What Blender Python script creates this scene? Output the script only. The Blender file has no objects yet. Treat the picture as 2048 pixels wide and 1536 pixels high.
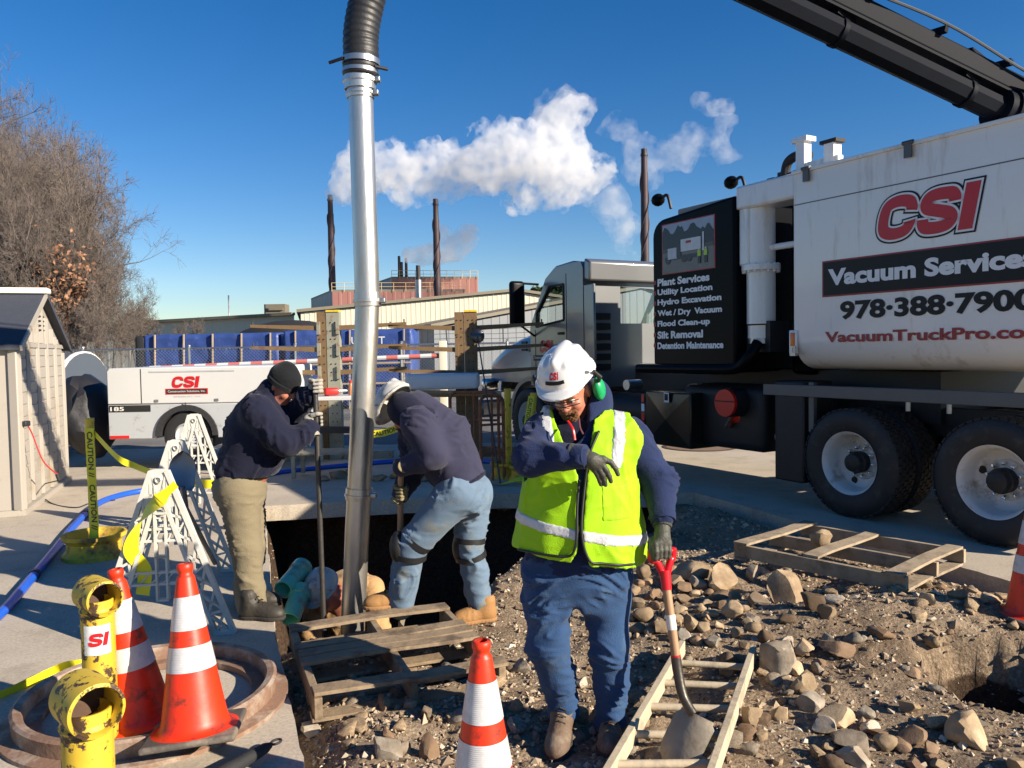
import bpy, math, random
import numpy as np
from mathutils import Vector, Matrix

# ---------------------------------------------------------------- camera, sky, sun, exposure
SC = bpy.context.scene
COL = SC.collection
R = math.radians
CAM_H, FPX = 1.68, 1600.0                 # eye height, focal length in photo pixels (2048 wide)
PITCH, ROLL = R(2.43), R(1.0)
SUN_AZ, SUN_EL = R(62), R(24)             # azimuth: from behind the camera towards the right
_f = np.array([0, math.cos(PITCH), -math.sin(PITCH)])
_r0 = np.array([1.0, 0, 0]); _u0 = np.array([0, math.sin(PITCH), math.cos(PITCH)])
_r = _r0 * math.cos(ROLL) - _u0 * math.sin(ROLL)
_u = _u0 * math.cos(ROLL) + _r0 * math.sin(ROLL)
cam = bpy.data.cameras.new('camera'); cam.sensor_width = 36; cam.lens = FPX / 2048 * 36
cam.clip_start = 0.05; cam.clip_end = 3000
camo = bpy.data.objects.new('camera', cam); COL.objects.link(camo)
camo.matrix_world = Matrix(((_r[0], _u[0], -_f[0], 0), (_r[1], _u[1], -_f[1], 0), (_r[2], _u[2], -_f[2], CAM_H), (0, 0, 0, 1)))
SC.camera = camo

W = bpy.data.worlds.new('World'); SC.world = W; W.use_nodes = True
_nt = W.node_tree; _bg = _nt.nodes['Background']
_sky = _nt.nodes.new('ShaderNodeTexSky'); _sky.sky_type = 'NISHITA'; _sky.sun_disc = False
_sky.sun_elevation = SUN_EL; _sky.sun_rotation = math.pi - SUN_AZ
_sky.air_density = 1.0; _sky.dust_density = 0.0; _sky.ozone_density = 1.6; _sky.altitude = 0
_hs = _nt.nodes.new('ShaderNodeHueSaturation'); _hs.inputs['Saturation'].default_value = 1.46
_tn = _nt.nodes.new('ShaderNodeMix'); _tn.data_type = 'RGBA'; _tn.blend_type = 'MULTIPLY'; _tn.inputs['Factor'].default_value = 1; _tn.inputs['B'].default_value = (.90, .96, 1.18, 1)
_nt.links.new(_sky.outputs[0], _hs.inputs['Color']); _nt.links.new(_hs.outputs[0], _tn.inputs['A']); _nt.links.new(_tn.outputs['Result'], _bg.inputs[0])
_bg.inputs[1].default_value = 0.053

_sd = np.array([math.sin(SUN_AZ) * math.cos(SUN_EL), -math.cos(SUN_AZ) * math.cos(SUN_EL), math.sin(SUN_EL)])
sun = bpy.data.lights.new('sun', 'SUN'); sun.energy = 5.0; sun.angle = R(0.5); sun.color = (1.0, 0.88, 0.72)
suno = bpy.data.objects.new('sun', sun); COL.objects.link(suno)
suno.rotation_mode = 'QUATERNION'; suno.rotation_quaternion = Vector(_sd).to_track_quat('Z', 'Y'); suno.location = (20, -12, 30)

SC.view_settings.view_transform = 'Standard'; SC.view_settings.look = 'None'
SC.view_settings.exposure = 1.0; SC.view_settings.gamma = 1.0
SC.cycles.use_denoising = True
SC.cycles.caustics_reflective = False; SC.cycles.caustics_refractive = False
SC.cycles.max_bounces = 8; SC.cycles.volume_bounces = 12; SC.cycles.transparent_max_bounces = 16
SC.cycles.volume_step_rate = 1.0; SC.cycles.volume_max_steps = 256

# ---------------------------------------------------------------- helpers
rng = np.random.default_rng(7)
random.seed(7)

def ray(px, py):
    return _f + _r * ((px - 1024) / FPX) + _u * ((768 - py) / FPX)
def P(px, py, Y):                          # the point at depth Y seen at a photo pixel
    d = ray(px, py); d = d * (Y / d[1]); return np.array([d[0], d[1], CAM_H + d[2]])
def G(px, py, z=0.0):                      # the point at height z seen at a photo pixel
    d = ray(px, py); d = d * ((z - CAM_H) / d[2]); return np.array([d[0], d[1], z])

def srgb(*c):
    if len(c) == 1: c = c[0]
    c = [x / 255 for x in c]
    return tuple((x / 12.92 if x <= .04045 else ((x + .055) / 1.055) ** 2.4) for x in c)

MATS = {}
def M(name, col, rough=.6, metal=0., var=.12, vs=6., bump=0., bs=60., spec=.5, dirt=None, damt=.5, ds=4., coat=0., sheen=0., stretch=None, hue=None):
    """procedural principled material: noise-varied colour, optional dirt patches, optional bump"""
    if name in MATS: return MATS[name]
    m = bpy.data.materials.new(name); m.use_nodes = True; nt = m.node_tree; N = nt.nodes; L = nt.links
    b = N['Principled BSDF']; b.inputs['Roughness'].default_value = rough; b.inputs['Metallic'].default_value = metal
    b.inputs['Specular IOR Level'].default_value = spec
    if coat: b.inputs['Coat Weight'].default_value = coat; b.inputs['Coat Roughness'].default_value = .08
    if sheen: b.inputs['Sheen Weight'].default_value = sheen; b.inputs['Sheen Roughness'].default_value = .5
    tc = N.new('ShaderNodeTexCoord'); vec = tc.outputs['Object']
    if stretch:
        mp = N.new('ShaderNodeMapping'); mp.inputs['Scale'].default_value = stretch; L.new(vec, mp.inputs['Vector']); vec = mp.outputs[0]
    c = tuple(col)[:3]
    nz = N.new('ShaderNodeTexNoise'); nz.inputs['Scale'].default_value = vs; nz.inputs['Detail'].default_value = 5; nz.inputs['Roughness'].default_value = .62
    L.new(vec, nz.inputs['Vector'])
    mx = N.new('ShaderNodeMix'); mx.data_type = 'RGBA'
    lo = tuple(max(0, x * (1 - var)) for x in c); hi = tuple(min(1, x * (1 + var)) for x in c)
    if hue: hi = tuple(hue)
    mx.inputs['A'].default_value = (*lo, 1); mx.inputs['B'].default_value = (*hi, 1)
    L.new(nz.outputs['Fac'], mx.inputs['Factor']); out = mx.outputs['Result']
    if dirt is not None:
        n2 = N.new('ShaderNodeTexNoise'); n2.inputs['Scale'].default_value = ds; n2.inputs['Detail'].default_value = 8; n2.inputs['Roughness'].default_value = .68
        L.new(vec, n2.inputs['Vector'])
        cr = N.new('ShaderNodeMapRange'); cr.inputs['From Min'].default_value = .62 - damt * .3; cr.inputs['From Max'].default_value = .72 - damt * .18
        cr.inputs['To Min'].default_value = 0; cr.inputs['To Max'].default_value = 1
        L.new(n2.outputs['Fac'], cr.inputs['Value'])
        m2 = N.new('ShaderNodeMix'); m2.data_type = 'RGBA'; L.new(cr.outputs[0], m2.inputs['Factor'])
        L.new(out, m2.inputs['A']); m2.inputs['B'].default_value = (*tuple(dirt)[:3], 1); out = m2.outputs['Result']
    L.new(out, b.inputs['Base Color'])
    if bump:
        n3 = N.new('ShaderNodeTexNoise'); n3.inputs['Scale'].default_value = bs; n3.inputs['Detail'].default_value = 6
        L.new(vec, n3.inputs['Vector'])
        bp = N.new('ShaderNodeBump'); bp.inputs['Strength'].default_value = min(1, bump); bp.inputs['Distance'].default_value = .01
        L.new(n3.outputs['Fac'], bp.inputs['Height']); L.new(bp.outputs[0], b.inputs['Normal'])
    MATS[name] = m; return m

# geometry: every maker returns (verts Nx3 array, faces list)
def _q(V): return np.asarray(V, float).reshape(-1, 3)
def join(*gs):
    V = []; F = []; n = 0
    for v, f in gs:
        v = _q(v); V.append(v); F += [tuple(i + n for i in q) for q in f]; n += len(v)
    return (np.vstack(V) if V else np.zeros((0, 3)), F)
BOXF = [(0, 3, 2, 1), (4, 5, 6, 7), (0, 1, 5, 4), (1, 2, 6, 5), (2, 3, 7, 6), (3, 0, 4, 7)]
def box(c, s, rz=0., rot=None):
    x, y, z = s[0] / 2, s[1] / 2, s[2] / 2
    V = np.array([(-x, -y, -z), (x, -y, -z), (x, y, -z), (-x, y, -z), (-x, -y, z), (x, -y, z), (x, y, z), (-x, y, z)])
    if rot is not None: V = V @ np.array(rot).T
    elif rz: V = V @ np.array([(math.cos(rz), -math.sin(rz), 0), (math.sin(rz), math.cos(rz), 0), (0, 0, 1)]).T
    return V + np.asarray(c, float), list(BOXF)
def rbox(c, s, r, rz=0., n=3):
    """box with rounded vertical edges and chamfered top and bottom"""
    x, y, z = s[0] / 2, s[1] / 2, s[2] / 2
    r = min(r, x * .99, y * .99, z * .99); prof = []
    for cx, cy, a0 in ((x - r, y - r, 0), (-x + r, y - r, 90), (-x + r, -y + r, 180), (x - r, -y + r, 270)):
        for k in range(n + 1):
            a = R(a0 + 90 * k / n); prof.append((cx, cy, math.cos(a), math.sin(a)))
    rings = []
    for k in range(n + 1):
        a = R(-90 + 90 * k / n); rings.append((-z + r + r * math.sin(a), r * math.cos(a)))
    for k in range(n + 1):
        a = R(90 * k / n); rings.append((z - r + r * math.sin(a), r * math.cos(a)))
    V = [(cx + rr * ca, cy + rr * sa, zz) for zz, rr in rings for cx, cy, ca, sa in prof]
    m = len(prof); F = []
    for i in range(len(rings) - 1):
        for j in range(m): F.append((i * m + j, i * m + (j + 1) % m, (i + 1) * m + (j + 1) % m, (i + 1) * m + j))
    F.append(tuple(range(m))[::-1]); F.append(tuple((len(rings) - 1) * m + j for j in range(m)))
    V = np.array(V)
    if rz: V = V @ np.array([(math.cos(rz), -math.sin(rz), 0), (math.sin(rz), math.cos(rz), 0), (0, 0, 1)]).T
    return V + np.asarray(c, float), F
def frame_of(d):
    d = np.asarray(d, float); d = d / (np.linalg.norm(d) + 1e-12)
    a = np.array([0, 0, 1.]) if abs(d[2]) < .9 else np.array([1., 0, 0])
    u = np.cross(a, d); u /= np.linalg.norm(u); return u, np.cross(d, u), d
def beam(p0, p1, w, h, up=None):
    """rectangular bar from p0 to p1, w across, h along up"""
    p0 = np.asarray(p0, float); p1 = np.asarray(p1, float); d = p1 - p0
    if up is None: u, v, d_ = frame_of(d)
    else:
        d_ = d / np.linalg.norm(d); u = np.cross(np.asarray(up, float), d_) * -1; u /= np.linalg.norm(u); v = np.cross(u, d_); v = v if np.dot(v, up) > 0 else -v
    V = [p + u * (a * w / 2) + v * (b * h / 2) for p in (p0, p1) for a, b in ((-1, -1), (1, -1), (1, 1), (-1, 1))]
    return np.array(V), [(0, 1, 2, 3), (7, 6, 5, 4), (0, 4, 5, 1), (1, 5, 6, 2), (2, 6, 7, 3), (3, 7, 4, 0)]
def tube(pts, rad, n=10, caps=True, flat=None):
    pts = _q(pts); k = len(pts); rad = np.broadcast_to(np.asarray(rad, float), (k,))
    T = np.gradient(pts, axis=0); T /= np.linalg.norm(T, axis=1)[:, None] + 1e-12
    u, v, _ = frame_of(T[0]); V = []
    for i in range(k):
        u = u - T[i] * np.dot(u, T[i]); u /= np.linalg.norm(u) + 1e-12; v = np.cross(T[i], u)
        for j in range(n):
            a = 2 * math.pi * j / n; V.append(pts[i] + (u * math.cos(a) + v * math.sin(a) * (flat or 1)) * rad[i])
    F = [(i * n + j, i * n + (j + 1) % n, (i + 1) * n + (j + 1) % n, (i + 1) * n + j) for i in range(k - 1) for j in range(n)]
    if caps: F += [tuple(range(n))[::-1], tuple((k - 1) * n + j for j in range(n))]
    return np.array(V), F
def cyl(p0, p1, r0, r1=None, n=16, caps=True):
    return tube([p0, p1], [r0, r0 if r1 is None else r1], n, caps)
def lathe(prof, n=32, c=(0, 0, 0), axis=(0, 0, 1), closed=False):
    """prof: (radius, height) pairs, spun about axis through c"""
    u, v, d = frame_of(axis); V = []; c = np.asarray(c, float)
    for r, h in prof:
        for j in range(n):
            a = 2 * math.pi * j / n; V.append(c + d * h + (u * math.cos(a) + v * math.sin(a)) * r)
    k = len(prof); m = k if closed else k - 1
    F = [(i * n + j, i * n + (j + 1) % n, ((i + 1) % k) * n + (j + 1) % n, ((i + 1) % k) * n + j) for i in range(m) for j in range(n)]
    return np.array(V), F
def prism(poly, h0, h1, M3=None):
    """polygon (2-D, ccw) extruded along local z from h0 to h1; M3 maps local->world (3x4)"""
    n = len(poly); V = np.array([(x, y, h0) for x, y in poly] + [(x, y, h1) for x, y in poly], float)
    F = [tuple(range(n))[::-1], tuple(range(n, 2 * n))] + [(i, (i + 1) % n, n + (i + 1) % n, n + i) for i in range(n)]
    if M3 is not None: V = V @ np.array(M3)[:, :3].T + np.array(M3)[:, 3]
    return V, F
def icos(sub=2):
    import bmesh
    bm = bmesh.new(); bmesh.ops.create_icosphere(bm, subdivisions=sub, radius=1); bm.verts.ensure_lookup_table()
    V = np.array([v.co[:] for v in bm.verts]); F = [tuple(v.index for v in f.verts) for f in bm.faces]; bm.free(); return V, F
ICO = {k: icos(k) for k in (1, 2, 3)}
def blob(c, r, sub=2):
    V, F = ICO[sub]; return V * np.asarray(r, float) + np.asarray(c, float), list(F)

ORG = {}
def root_of(o):
    while o.parent: o = o.parent
    return o
def mesh_of(name, V, F, smooth=None):
    me = bpy.data.meshes.new(name); V = _q(V)
    me.from_pydata(V.tolist(), [], [tuple(int(i) for i in f) for f in F]); me.validate(); me.update()
    if smooth is not None:
        if smooth >= 180: me.shade_smooth()
        else: me.shade_smooth(); me.set_sharp_from_angle(angle=R(smooth))
    return me
def obj(name, g, mat, parent=None, smooth=35, local=False, bevel=0, org=None, bseg=2):
    V, F = g; V = _q(V)
    if parent is not None and not local: V = V - np.asarray(ORG.get(root_of(parent).name, (0, 0, 0)))
    o = None
    if parent is None:
        if org is None: org = np.array([(V[:, 0].min() + V[:, 0].max()) / 2, (V[:, 1].min() + V[:, 1].max()) / 2, V[:, 2].min()])
        V = V - np.asarray(org)
    me = mesh_of(name, V, F, smooth); o = bpy.data.objects.new(name, me); COL.objects.link(o)
    if parent is None: o.location = tuple(float(x) for x in org)
    else: o.parent = parent
    for m in (mat if isinstance(mat, (list, tuple)) else [mat]): me.materials.append(m)
    if bevel:
        b = o.modifiers.new('bevel', 'BEVEL'); b.width = bevel; b.segments = bseg; b.limit_method = 'ANGLE'; b.angle_limit = R(40)
    return o
def tag(o, label=None, cat=None, group=None, kind=None):
    for k, v in (('label', label), ('category', cat), ('group', group), ('kind', kind)):
        if v: o[k] = v
    return o
def thing(name, label, cat, loc=(0, 0, 0), rz=0., group=None):
    o = bpy.data.objects.new(name, None); COL.objects.link(o); o.location = tuple(float(x) for x in loc); o.rotation_euler = (0, 0, rz)
    o.empty_display_size = .1; ORG[o.name] = np.array(loc, float); return tag(o, label, cat, group)
def copy_tree(o, parent=None):
    c = o.copy(); COL.objects.link(c); c.parent = parent
    for ch in o.children: copy_tree(ch, c)
    return c

TXT = {}
def text_geo(s, h, width=None, bold=0., shear=0., spacing=1.0, extrude=.002):
    """lettering as a flat mesh in local x (along), y (up); left-bottom at 0,0"""
    cu = bpy.data.curves.new('t', 'FONT'); cu.body = s; cu.size = 1; cu.offset = bold; cu.shear = shear; cu.space_character = spacing
    cu.extrude = 0; cu.resolution_u = 4
    o = bpy.data.objects.new('t', cu); COL.objects.link(o)
    dg = bpy.context.evaluated_depsgraph_get(); me = bpy.data.meshes.new_from_object(o.evaluated_get(dg))
    V = np.array([v.co[:] for v in me.vertices]); F = [tuple(p.vertices) for p in me.polygons]
    bpy.data.objects.remove(o); bpy.data.curves.remove(cu); bpy.data.meshes.remove(me)
    mn = V.min(0); mx = V.max(0); V = V - mn
    # cap height of the default font is about 0.73 of its size: scale by the height of the drawn letters
    sy = h / (mx[1] - mn[1]); sx = (width / (mx[0] - mn[0])) if width else sy
    V[:, 0] *= sx; V[:, 1] *= sy; V[:, 2] = 0
    return V, F
def csi_geo(w, h, e=0., shear=.2, letters='CSI'):
    """heavy slanted rounded block letters drawn as thick strokes; e widens the strokes (share of the height)"""
    st = .135 + e; P_ = {'C': [(.84, .62), (.84, .68), (.76, .81), (.60, .865), (.38, .865), (.20, .79), (.135, .62), (.135, .38), (.20, .21), (.38, .135), (.60, .135), (.76, .19), (.84, .32), (.84, .38)],
        'S': [(.84, .66), (.83, .74), (.74, .84), (.58, .865), (.36, .865), (.20, .82), (.145, .70), (.22, .58), (.48, .50), (.74, .42), (.84, .30), (.78, .18), (.60, .135), (.36, .135), (.22, .17), (.145, .27), (.14, .35)], 'I': [(.17, .17), (.17, .5), (.17, .83)]}
    adv = {'C': 1.03, 'S': 1.03, 'I': .34}; V = []; F = []; x = 0.
    for ch in letters:
        pts = np.array(P_[ch]); n = len(pts); out = []
        for i in range(n - 1):
            p0, p1, p2, p3 = pts[max(i - 1, 0)], pts[i], pts[i + 1], pts[min(i + 2, n - 1)]
            for j in range(8):
                s = j / 8; out.append(.5 * ((2 * p1) + (-p0 + p2) * s + (2 * p0 - 5 * p1 + 4 * p2 - p3) * s * s + (-p0 + 3 * p1 - 3 * p2 + p3) * s ** 3))
        out.append(pts[-1]); c = np.array(out); T = np.gradient(c, axis=0); T /= np.linalg.norm(T, axis=1)[:, None]
        k = .17 if ch == 'I' else 0.; c[0] -= T[0] * (e + k); c[-1] += T[-1] * (e + k); N = np.stack([-T[:, 1], T[:, 0]], 1); b = len(V)
        for q, nn in zip(c, N):
            for s in (1, -1): z = q + nn * (st if ch != 'I' else .165 + e) * s; V.append((z[0] + x + shear * z[1], z[1], 0))
        F += [(b + 2 * i, b + 2 * i + 1, b + 2 * i + 3, b + 2 * i + 2) for i in range(len(c) - 1)]; x += adv[ch]
    V = np.array(V, float); tot = sum(adv[c] for c in letters) + shear - .03; V[:, 0] *= w / tot; V[:, 1] *= h; return V, F
def place(g, o, ex, ey):
    """flat geometry (x, y) laid out in the plane at o spanned by ex, ey"""
    V, F = g; ex = np.asarray(ex, float); ey = np.asarray(ey, float); ez = np.cross(ex, ey)
    return np.asarray(o, float) + V[:, :1] * ex + V[:, 1:2] * ey + V[:, 2:3] * ez, F

# noise
_perm = rng.permutation(512); _perm = np.concatenate([_perm, _perm, _perm])
_grad = rng.normal(size=(512, 3)); _grad /= np.linalg.norm(_grad, axis=1)[:, None]
def perlin(p):
    p = np.asarray(p, float); i = np.floor(p).astype(int); f = p - i; i &= 255; u = f * f * f * (f * (f * 6 - 15) + 10)
    out = 0
    for dx in (0, 1):
        for dy in (0, 1):
            for dz in (0, 1):
                h = _perm[_perm[_perm[(i[..., 0] + dx) & 255] + ((i[..., 1] + dy) & 255)] + ((i[..., 2] + dz) & 255)] & 511
                g = _grad[h]; d = f - np.array([dx, dy, dz])
                w = (u[..., 0] if dx else 1 - u[..., 0]) * (u[..., 1] if dy else 1 - u[..., 1]) * (u[..., 2] if dz else 1 - u[..., 2])
                out = out + w * (g * d).sum(-1)
    return out
def fbm(p, o=4, rough=.5):
    p = np.asarray(p, float); s = 0; a = 1
    for k in range(o): s = s + a * perlin(p * 2 ** k + 17.3 * k); a *= rough
    return s

# signed distance fields -> mesh (naive surface nets)
def sdf_mesh(fn, lo, hi, h):
    lo = np.asarray(lo, float) - 2 * h; hi = np.asarray(hi, float) + 2 * h
    n = np.ceil((hi - lo) / h).astype(int) + 1
    ax = [lo[i] + h * np.arange(n[i]) for i in range(3)]
    X, Y, Z = np.meshgrid(*ax, indexing='ij'); D = fn(np.stack([X, Y, Z], -1)).astype(np.float64)
    s = D < 0; c = n - 1
    def cor(a, i, j, k): return a[i:i + c[0], j:j + c[1], k:k + c[2]]
    cnt = np.zeros(c, int)
    for i in (0, 1):
        for j in (0, 1):
            for k in (0, 1): cnt += cor(s, i, j, k)
    act = (cnt > 0) & (cnt < 8); idx = -np.ones(c, int); idx[act] = np.arange(act.sum())
    acc = np.zeros((act.sum(), 3)); num = np.zeros(act.sum())
    E = []
    for a in range(3):
        for p in (0, 1):
            for q in (0, 1):
                o0 = [0, 0, 0]; b, d = [x for x in range(3) if x != a]; o0[b] = p; o0[d] = q; o1 = list(o0); o1[a] = 1
                E.append((o0, o1, a))
    for o0, o1, a in E:
        d0 = cor(D, *o0)[act]; d1 = cor(D, *o1)[act]; m = (d0 < 0) != (d1 < 0)
        t = np.where(m, d0 / np.where(m, d0 - d1, 1), 0); pt = np.tile(np.array(o0, float), (len(d0), 1)); pt[:, a] += t
        acc[m] += pt[m]; num[m] += 1
    base = np.argwhere(act).astype(float); V = lo + h * (base + acc / num[:, None])
    F = []
    for a in range(3):
        b, d = (a + 1) % 3, (a + 2) % 3
        sl0 = [slice(1, n[x] - 1) for x in range(3)]; sl1 = list(sl0); sl0[a] = slice(0, n[a] - 1); sl1[a] = slice(1, n[a])
        s0 = s[tuple(sl0)]; s1 = s[tuple(sl1)]; ch = np.argwhere(s0 != s1)
        if not len(ch): continue
        g = ch.copy(); g[:, b] += 1; g[:, d] += 1; inside = s0[tuple(ch.T)]
        def cell(db, dd):
            q = g.copy(); q[:, b] += db; q[:, d] += dd; return idx[tuple(q.T)]
        quad = np.stack([cell(-1, -1), cell(0, -1), cell(0, 0), cell(-1, 0)], 1)
        quad[~inside] = quad[~inside][:, ::-1]; F += [tuple(q) for q in quad.tolist()]
    return V, F
def sm(a, b, k):
    h = np.clip(.5 + .5 * (b - a) / k, 0, 1); return b * (1 - h) + a * h - k * h * (1 - h)
def smx(a, b, k): return -sm(-a, -b, k)
def rc(p, a, b, ra, rb):                   # tapered capsule
    a = np.asarray(a, float); b = np.asarray(b, float); d = b - a
    t = np.clip(((p - a) @ d) / (d @ d + 1e-12), 0, 1); return np.linalg.norm(p - a - t[..., None] * d, axis=-1) - (ra + (rb - ra) * t)
def el(p, c, r, ax=None):                  # ellipsoid; ax: rows are its axes
    q = p - np.asarray(c, float)
    if ax is not None: q = q @ np.asarray(ax, float).T
    r = np.asarray(r, float); k0 = np.linalg.norm(q / r, axis=-1); k1 = np.linalg.norm(q / (r * r), axis=-1); return k0 * (k0 - 1) / (k1 + 1e-9)
def bx(p, c, s, ax=None, rr=0.):           # rounded box, s = half sizes
    q = p - np.asarray(c, float)
    if ax is not None: q = q @ np.asarray(ax, float).T
    q = np.abs(q) - (np.asarray(s, float) - rr); return np.linalg.norm(np.maximum(q, 0), axis=-1) + np.minimum(q.max(-1), 0) - rr
def chain(p, pts, rad, k=.02):
    d = None
    for i in range(len(pts) - 1):
        e = rc(p, pts[i], pts[i + 1], rad[i], rad[i + 1]); d = e if d is None else sm(d, e, k)
    return d
def loft(p, A, B, u, secs):
    """secs: (s along A->B 0..1, cu, cv, ru, rv); elliptical sections round the axis"""
    A = np.asarray(A, float); B = np.asarray(B, float); d = B - A; L = np.linalg.norm(d); d /= L
    u = np.asarray(u, float); u = u - d * (u @ d); u /= np.linalg.norm(u); v = np.cross(d, u)
    q = p - A; s = (q @ d) / L; ss = [x[0] for x in secs]; c = np.clip(s, ss[0], ss[-1])
    cu, cv, ru, rv = [np.interp(c, ss, [x[i] for x in secs]) for i in (1, 2, 3, 4)]
    x = (q @ u - cu) / ru; y = (q @ v - cv) / rv; rad = (np.sqrt(x * x + y * y) - 1) * np.minimum(ru, rv)
    over = np.maximum((s - ss[-1]) * L, (ss[0] - s) * L); return smx(rad, over, .03)
def bounds(pts, r): pts = _q(pts); return pts.min(0) - r, pts.max(0) + r
# ---------------------------------------------------------------- ground, pavement, dug dirt
from mathutils.geometry import tessellate_polygon
def inside(poly, x, y):
    poly = np.asarray(poly)[:, :2]; c = np.zeros(np.shape(x), bool); n = len(poly)
    for i in range(n):
        x0, y0 = poly[i]; x1, y1 = poly[(i + 1) % n]
        m = ((y0 > y) != (y1 > y)) & (x < (x1 - x0) * (y - y0) / (y1 - y0 + 1e-12) + x0); c ^= m
    return c
def dist_poly(poly, x, y):                 # signed: negative inside
    poly = np.asarray(poly)[:, :2]; d = np.full(np.shape(x), 1e9); n = len(poly)
    for i in range(n):
        a = poly[i]; b = poly[(i + 1) % n]; e = b - a; L = e @ e
        t = np.clip(((x - a[0]) * e[0] + (y - a[1]) * e[1]) / L, 0, 1)
        d = np.minimum(d, np.hypot(x - a[0] - t * e[0], y - a[1] - t * e[1]))
    return np.where(inside(poly, x, y), -d, d)

A_ = G(608, 1536)[:2]; B_ = G(548, 1250)[:2]; C_ = G(528, 1012)[:2]; E_ = G(1000, 988)[:2]; F_ = G(1390, 985)[:2]; H_ = G(2048, 1170)[:2]
A0 = A_ + (A_ - B_) / abs(A_[1] - B_[1]) * (A_[1] - .5); H0 = np.array([5.6, .5])
_raw = [A0, A_, B_, C_, E_, F_, H_, H0]
# a slightly broken slab edge
DIRT = []
for i in range(len(_raw)):
    a, b = _raw[i], _raw[(i + 1) % len(_raw)]; L = np.linalg.norm(b - a); k = max(2, int(L / .09)); nn = np.array([-(b - a)[1], (b - a)[0]]) / L
    for j in range(k):
        t = j / k; j0 = .0 if j == 0 else (rng.normal() * .006 + .02 * float(perlin(np.array([i * 7.1 + t * L * 1.7, .3, .7]))))
        DIRT.append(a + (b - a) * t + nn * j0)
DIRT = np.array(DIRT)
PIT = np.array([(-1.60, 5.12), (-1.95, 6.2), (-2.95, 9.62), (1.7, 9.75), (1.6, 7.75), (.10, 7.0), (-.22, 6.2), (-.34, 5.25), (-1.0, 5.0)])

def zt(x, y):
    x = np.asarray(x, float); y = np.asarray(y, float); p = np.stack([x, y, 0 * x], -1)
    z = -.05 + .075 * fbm(p * .9 + 3.1, 3) + .02 * fbm(p * 4.0, 3, .6)
    z = z + .16 * np.exp(-(((x - 2.35) / .75) ** 2 + ((y - 4.85) / .5) ** 2)) + .10 * np.exp(-(((x - 1.6) / .7) ** 2 + ((y - 4.6) / .7) ** 2))
    z = z + .10 * np.exp(-(((x - 1.3) / .6) ** 2 + ((y - 5.9) / .4) ** 2))
    e = -dist_poly(_raw, x, y); z = z - .12 * np.exp(-(np.maximum(e, 0) / .16) ** 2)          # sunk along the slab edge
    d = dist_poly(PIT, x, y) + .10 * fbm(p * 2.2 + 9, 4, .6); dep = np.interp(x, [-.3, .5, 1.6], [1.5, .7, .3])
    w = 1 / (1 + np.exp((d + .06) / .045)); z = z - dep * w
    d2 = np.hypot((x - 2.53) / .9, (y - 4.02) / .85) - .42 + .12 * fbm(p * 3 + 5, 4, .6); z = z - 1.0 / (1 + np.exp((d2 + .03) / .035))
    return z
def GD(px, py):                            # the dirt seen at a photo pixel
    z = -.03
    for _ in range(12):
        q = G(px, py, z); z = z + .6 * (float(zt(q[0], q[1])) - z)
    return G(px, py, z)

def node_mat(name, build):
    m = bpy.data.materials.new(name); m.use_nodes = True; build(m.node_tree.nodes, m.node_tree.links, m.node_tree.nodes['Principled BSDF']); MATS[name] = m; return m
def _noise(N, L, vec, s, d=6, r=.6):
    n = N.new('ShaderNodeTexNoise'); n.inputs['Scale'].default_value = s; n.inputs['Detail'].default_value = d; n.inputs['Roughness'].default_value = r; L.new(vec, n.inputs['Vector']); return n.outputs['Fac']
def _ramp(N, L, fac, stops):
    r = N.new('ShaderNodeValToRGB'); e = r.color_ramp.elements
    while len(e) < len(stops): e.new(.5)
    for k, (pos, c) in enumerate(stops): e[k].position = pos; e[k].color = (*c, 1)
    L.new(fac, r.inputs['Fac']); return r.outputs['Color']
def _mix(N, L, f, a, b, mode='MIX'):
    m = N.new('ShaderNodeMix'); m.data_type = 'RGBA'; m.blend_type = mode
    for s, v in ((m.inputs['Factor'], f), (m.inputs['A'], a), (m.inputs['B'], b)):
        if isinstance(v, (int, float)): s.default_value = v
        elif isinstance(v, tuple): s.default_value = (*v, 1)
        else: L.new(v, s)
    return m.outputs['Result']
def _bump(N, L, b, h, st, dist=.01, prev=None):
    n = N.new('ShaderNodeBump'); n.inputs['Strength'].default_value = st; n.inputs['Distance'].default_value = dist; L.new(h, n.inputs['Height'])
    if prev is not None: L.new(prev, n.inputs['Normal'])
    L.new(n.outputs[0], b.inputs['Normal']); return n.outputs[0]

def _conc(N, L, b):
    v = N.new('ShaderNodeTexCoord').outputs['Object']
    c = _ramp(N, L, _noise(N, L, v, .9, 8, .65), [(.3, (.34, .285, .215)), (.55, (.47, .405, .315)), (.75, (.56, .49, .395))])
    c = _mix(N, L, .6, c, _ramp(N, L, _noise(N, L, v, 60, 4, .7), [(.35, (.31, .26, .20)), (.6, (.53, .465, .37))]))
    st = _ramp(N, L, _noise(N, L, v, 2.3, 8, .72), [(.5, (0, 0, 0)), (.68, (1, 1, 1))])
    c = _mix(N, L, _mix(N, L, .45, (0, 0, 0), st), c, (.19, .15, .105)); L.new(c, b.inputs['Base Color']); b.inputs['Roughness'].default_value = .9
    _bump(N, L, b, _noise(N, L, v, 130, 5, .7), .25, .004)
CONC = node_mat('concrete', _conc)
def _asph(N, L, b):
    v = N.new('ShaderNodeTexCoord').outputs['Object']
    c = _ramp(N, L, _noise(N, L, v, .5, 8, .65), [(.3, (.10, .095, .09)), (.7, (.19, .18, .165))]); L.new(c, b.inputs['Base Color']); b.inputs['Roughness'].default_value = .9
    _bump(N, L, b, _noise(N, L, v, 90, 4, .7), .3, .005)
ASPH = node_mat('asphalt', _asph)
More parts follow.
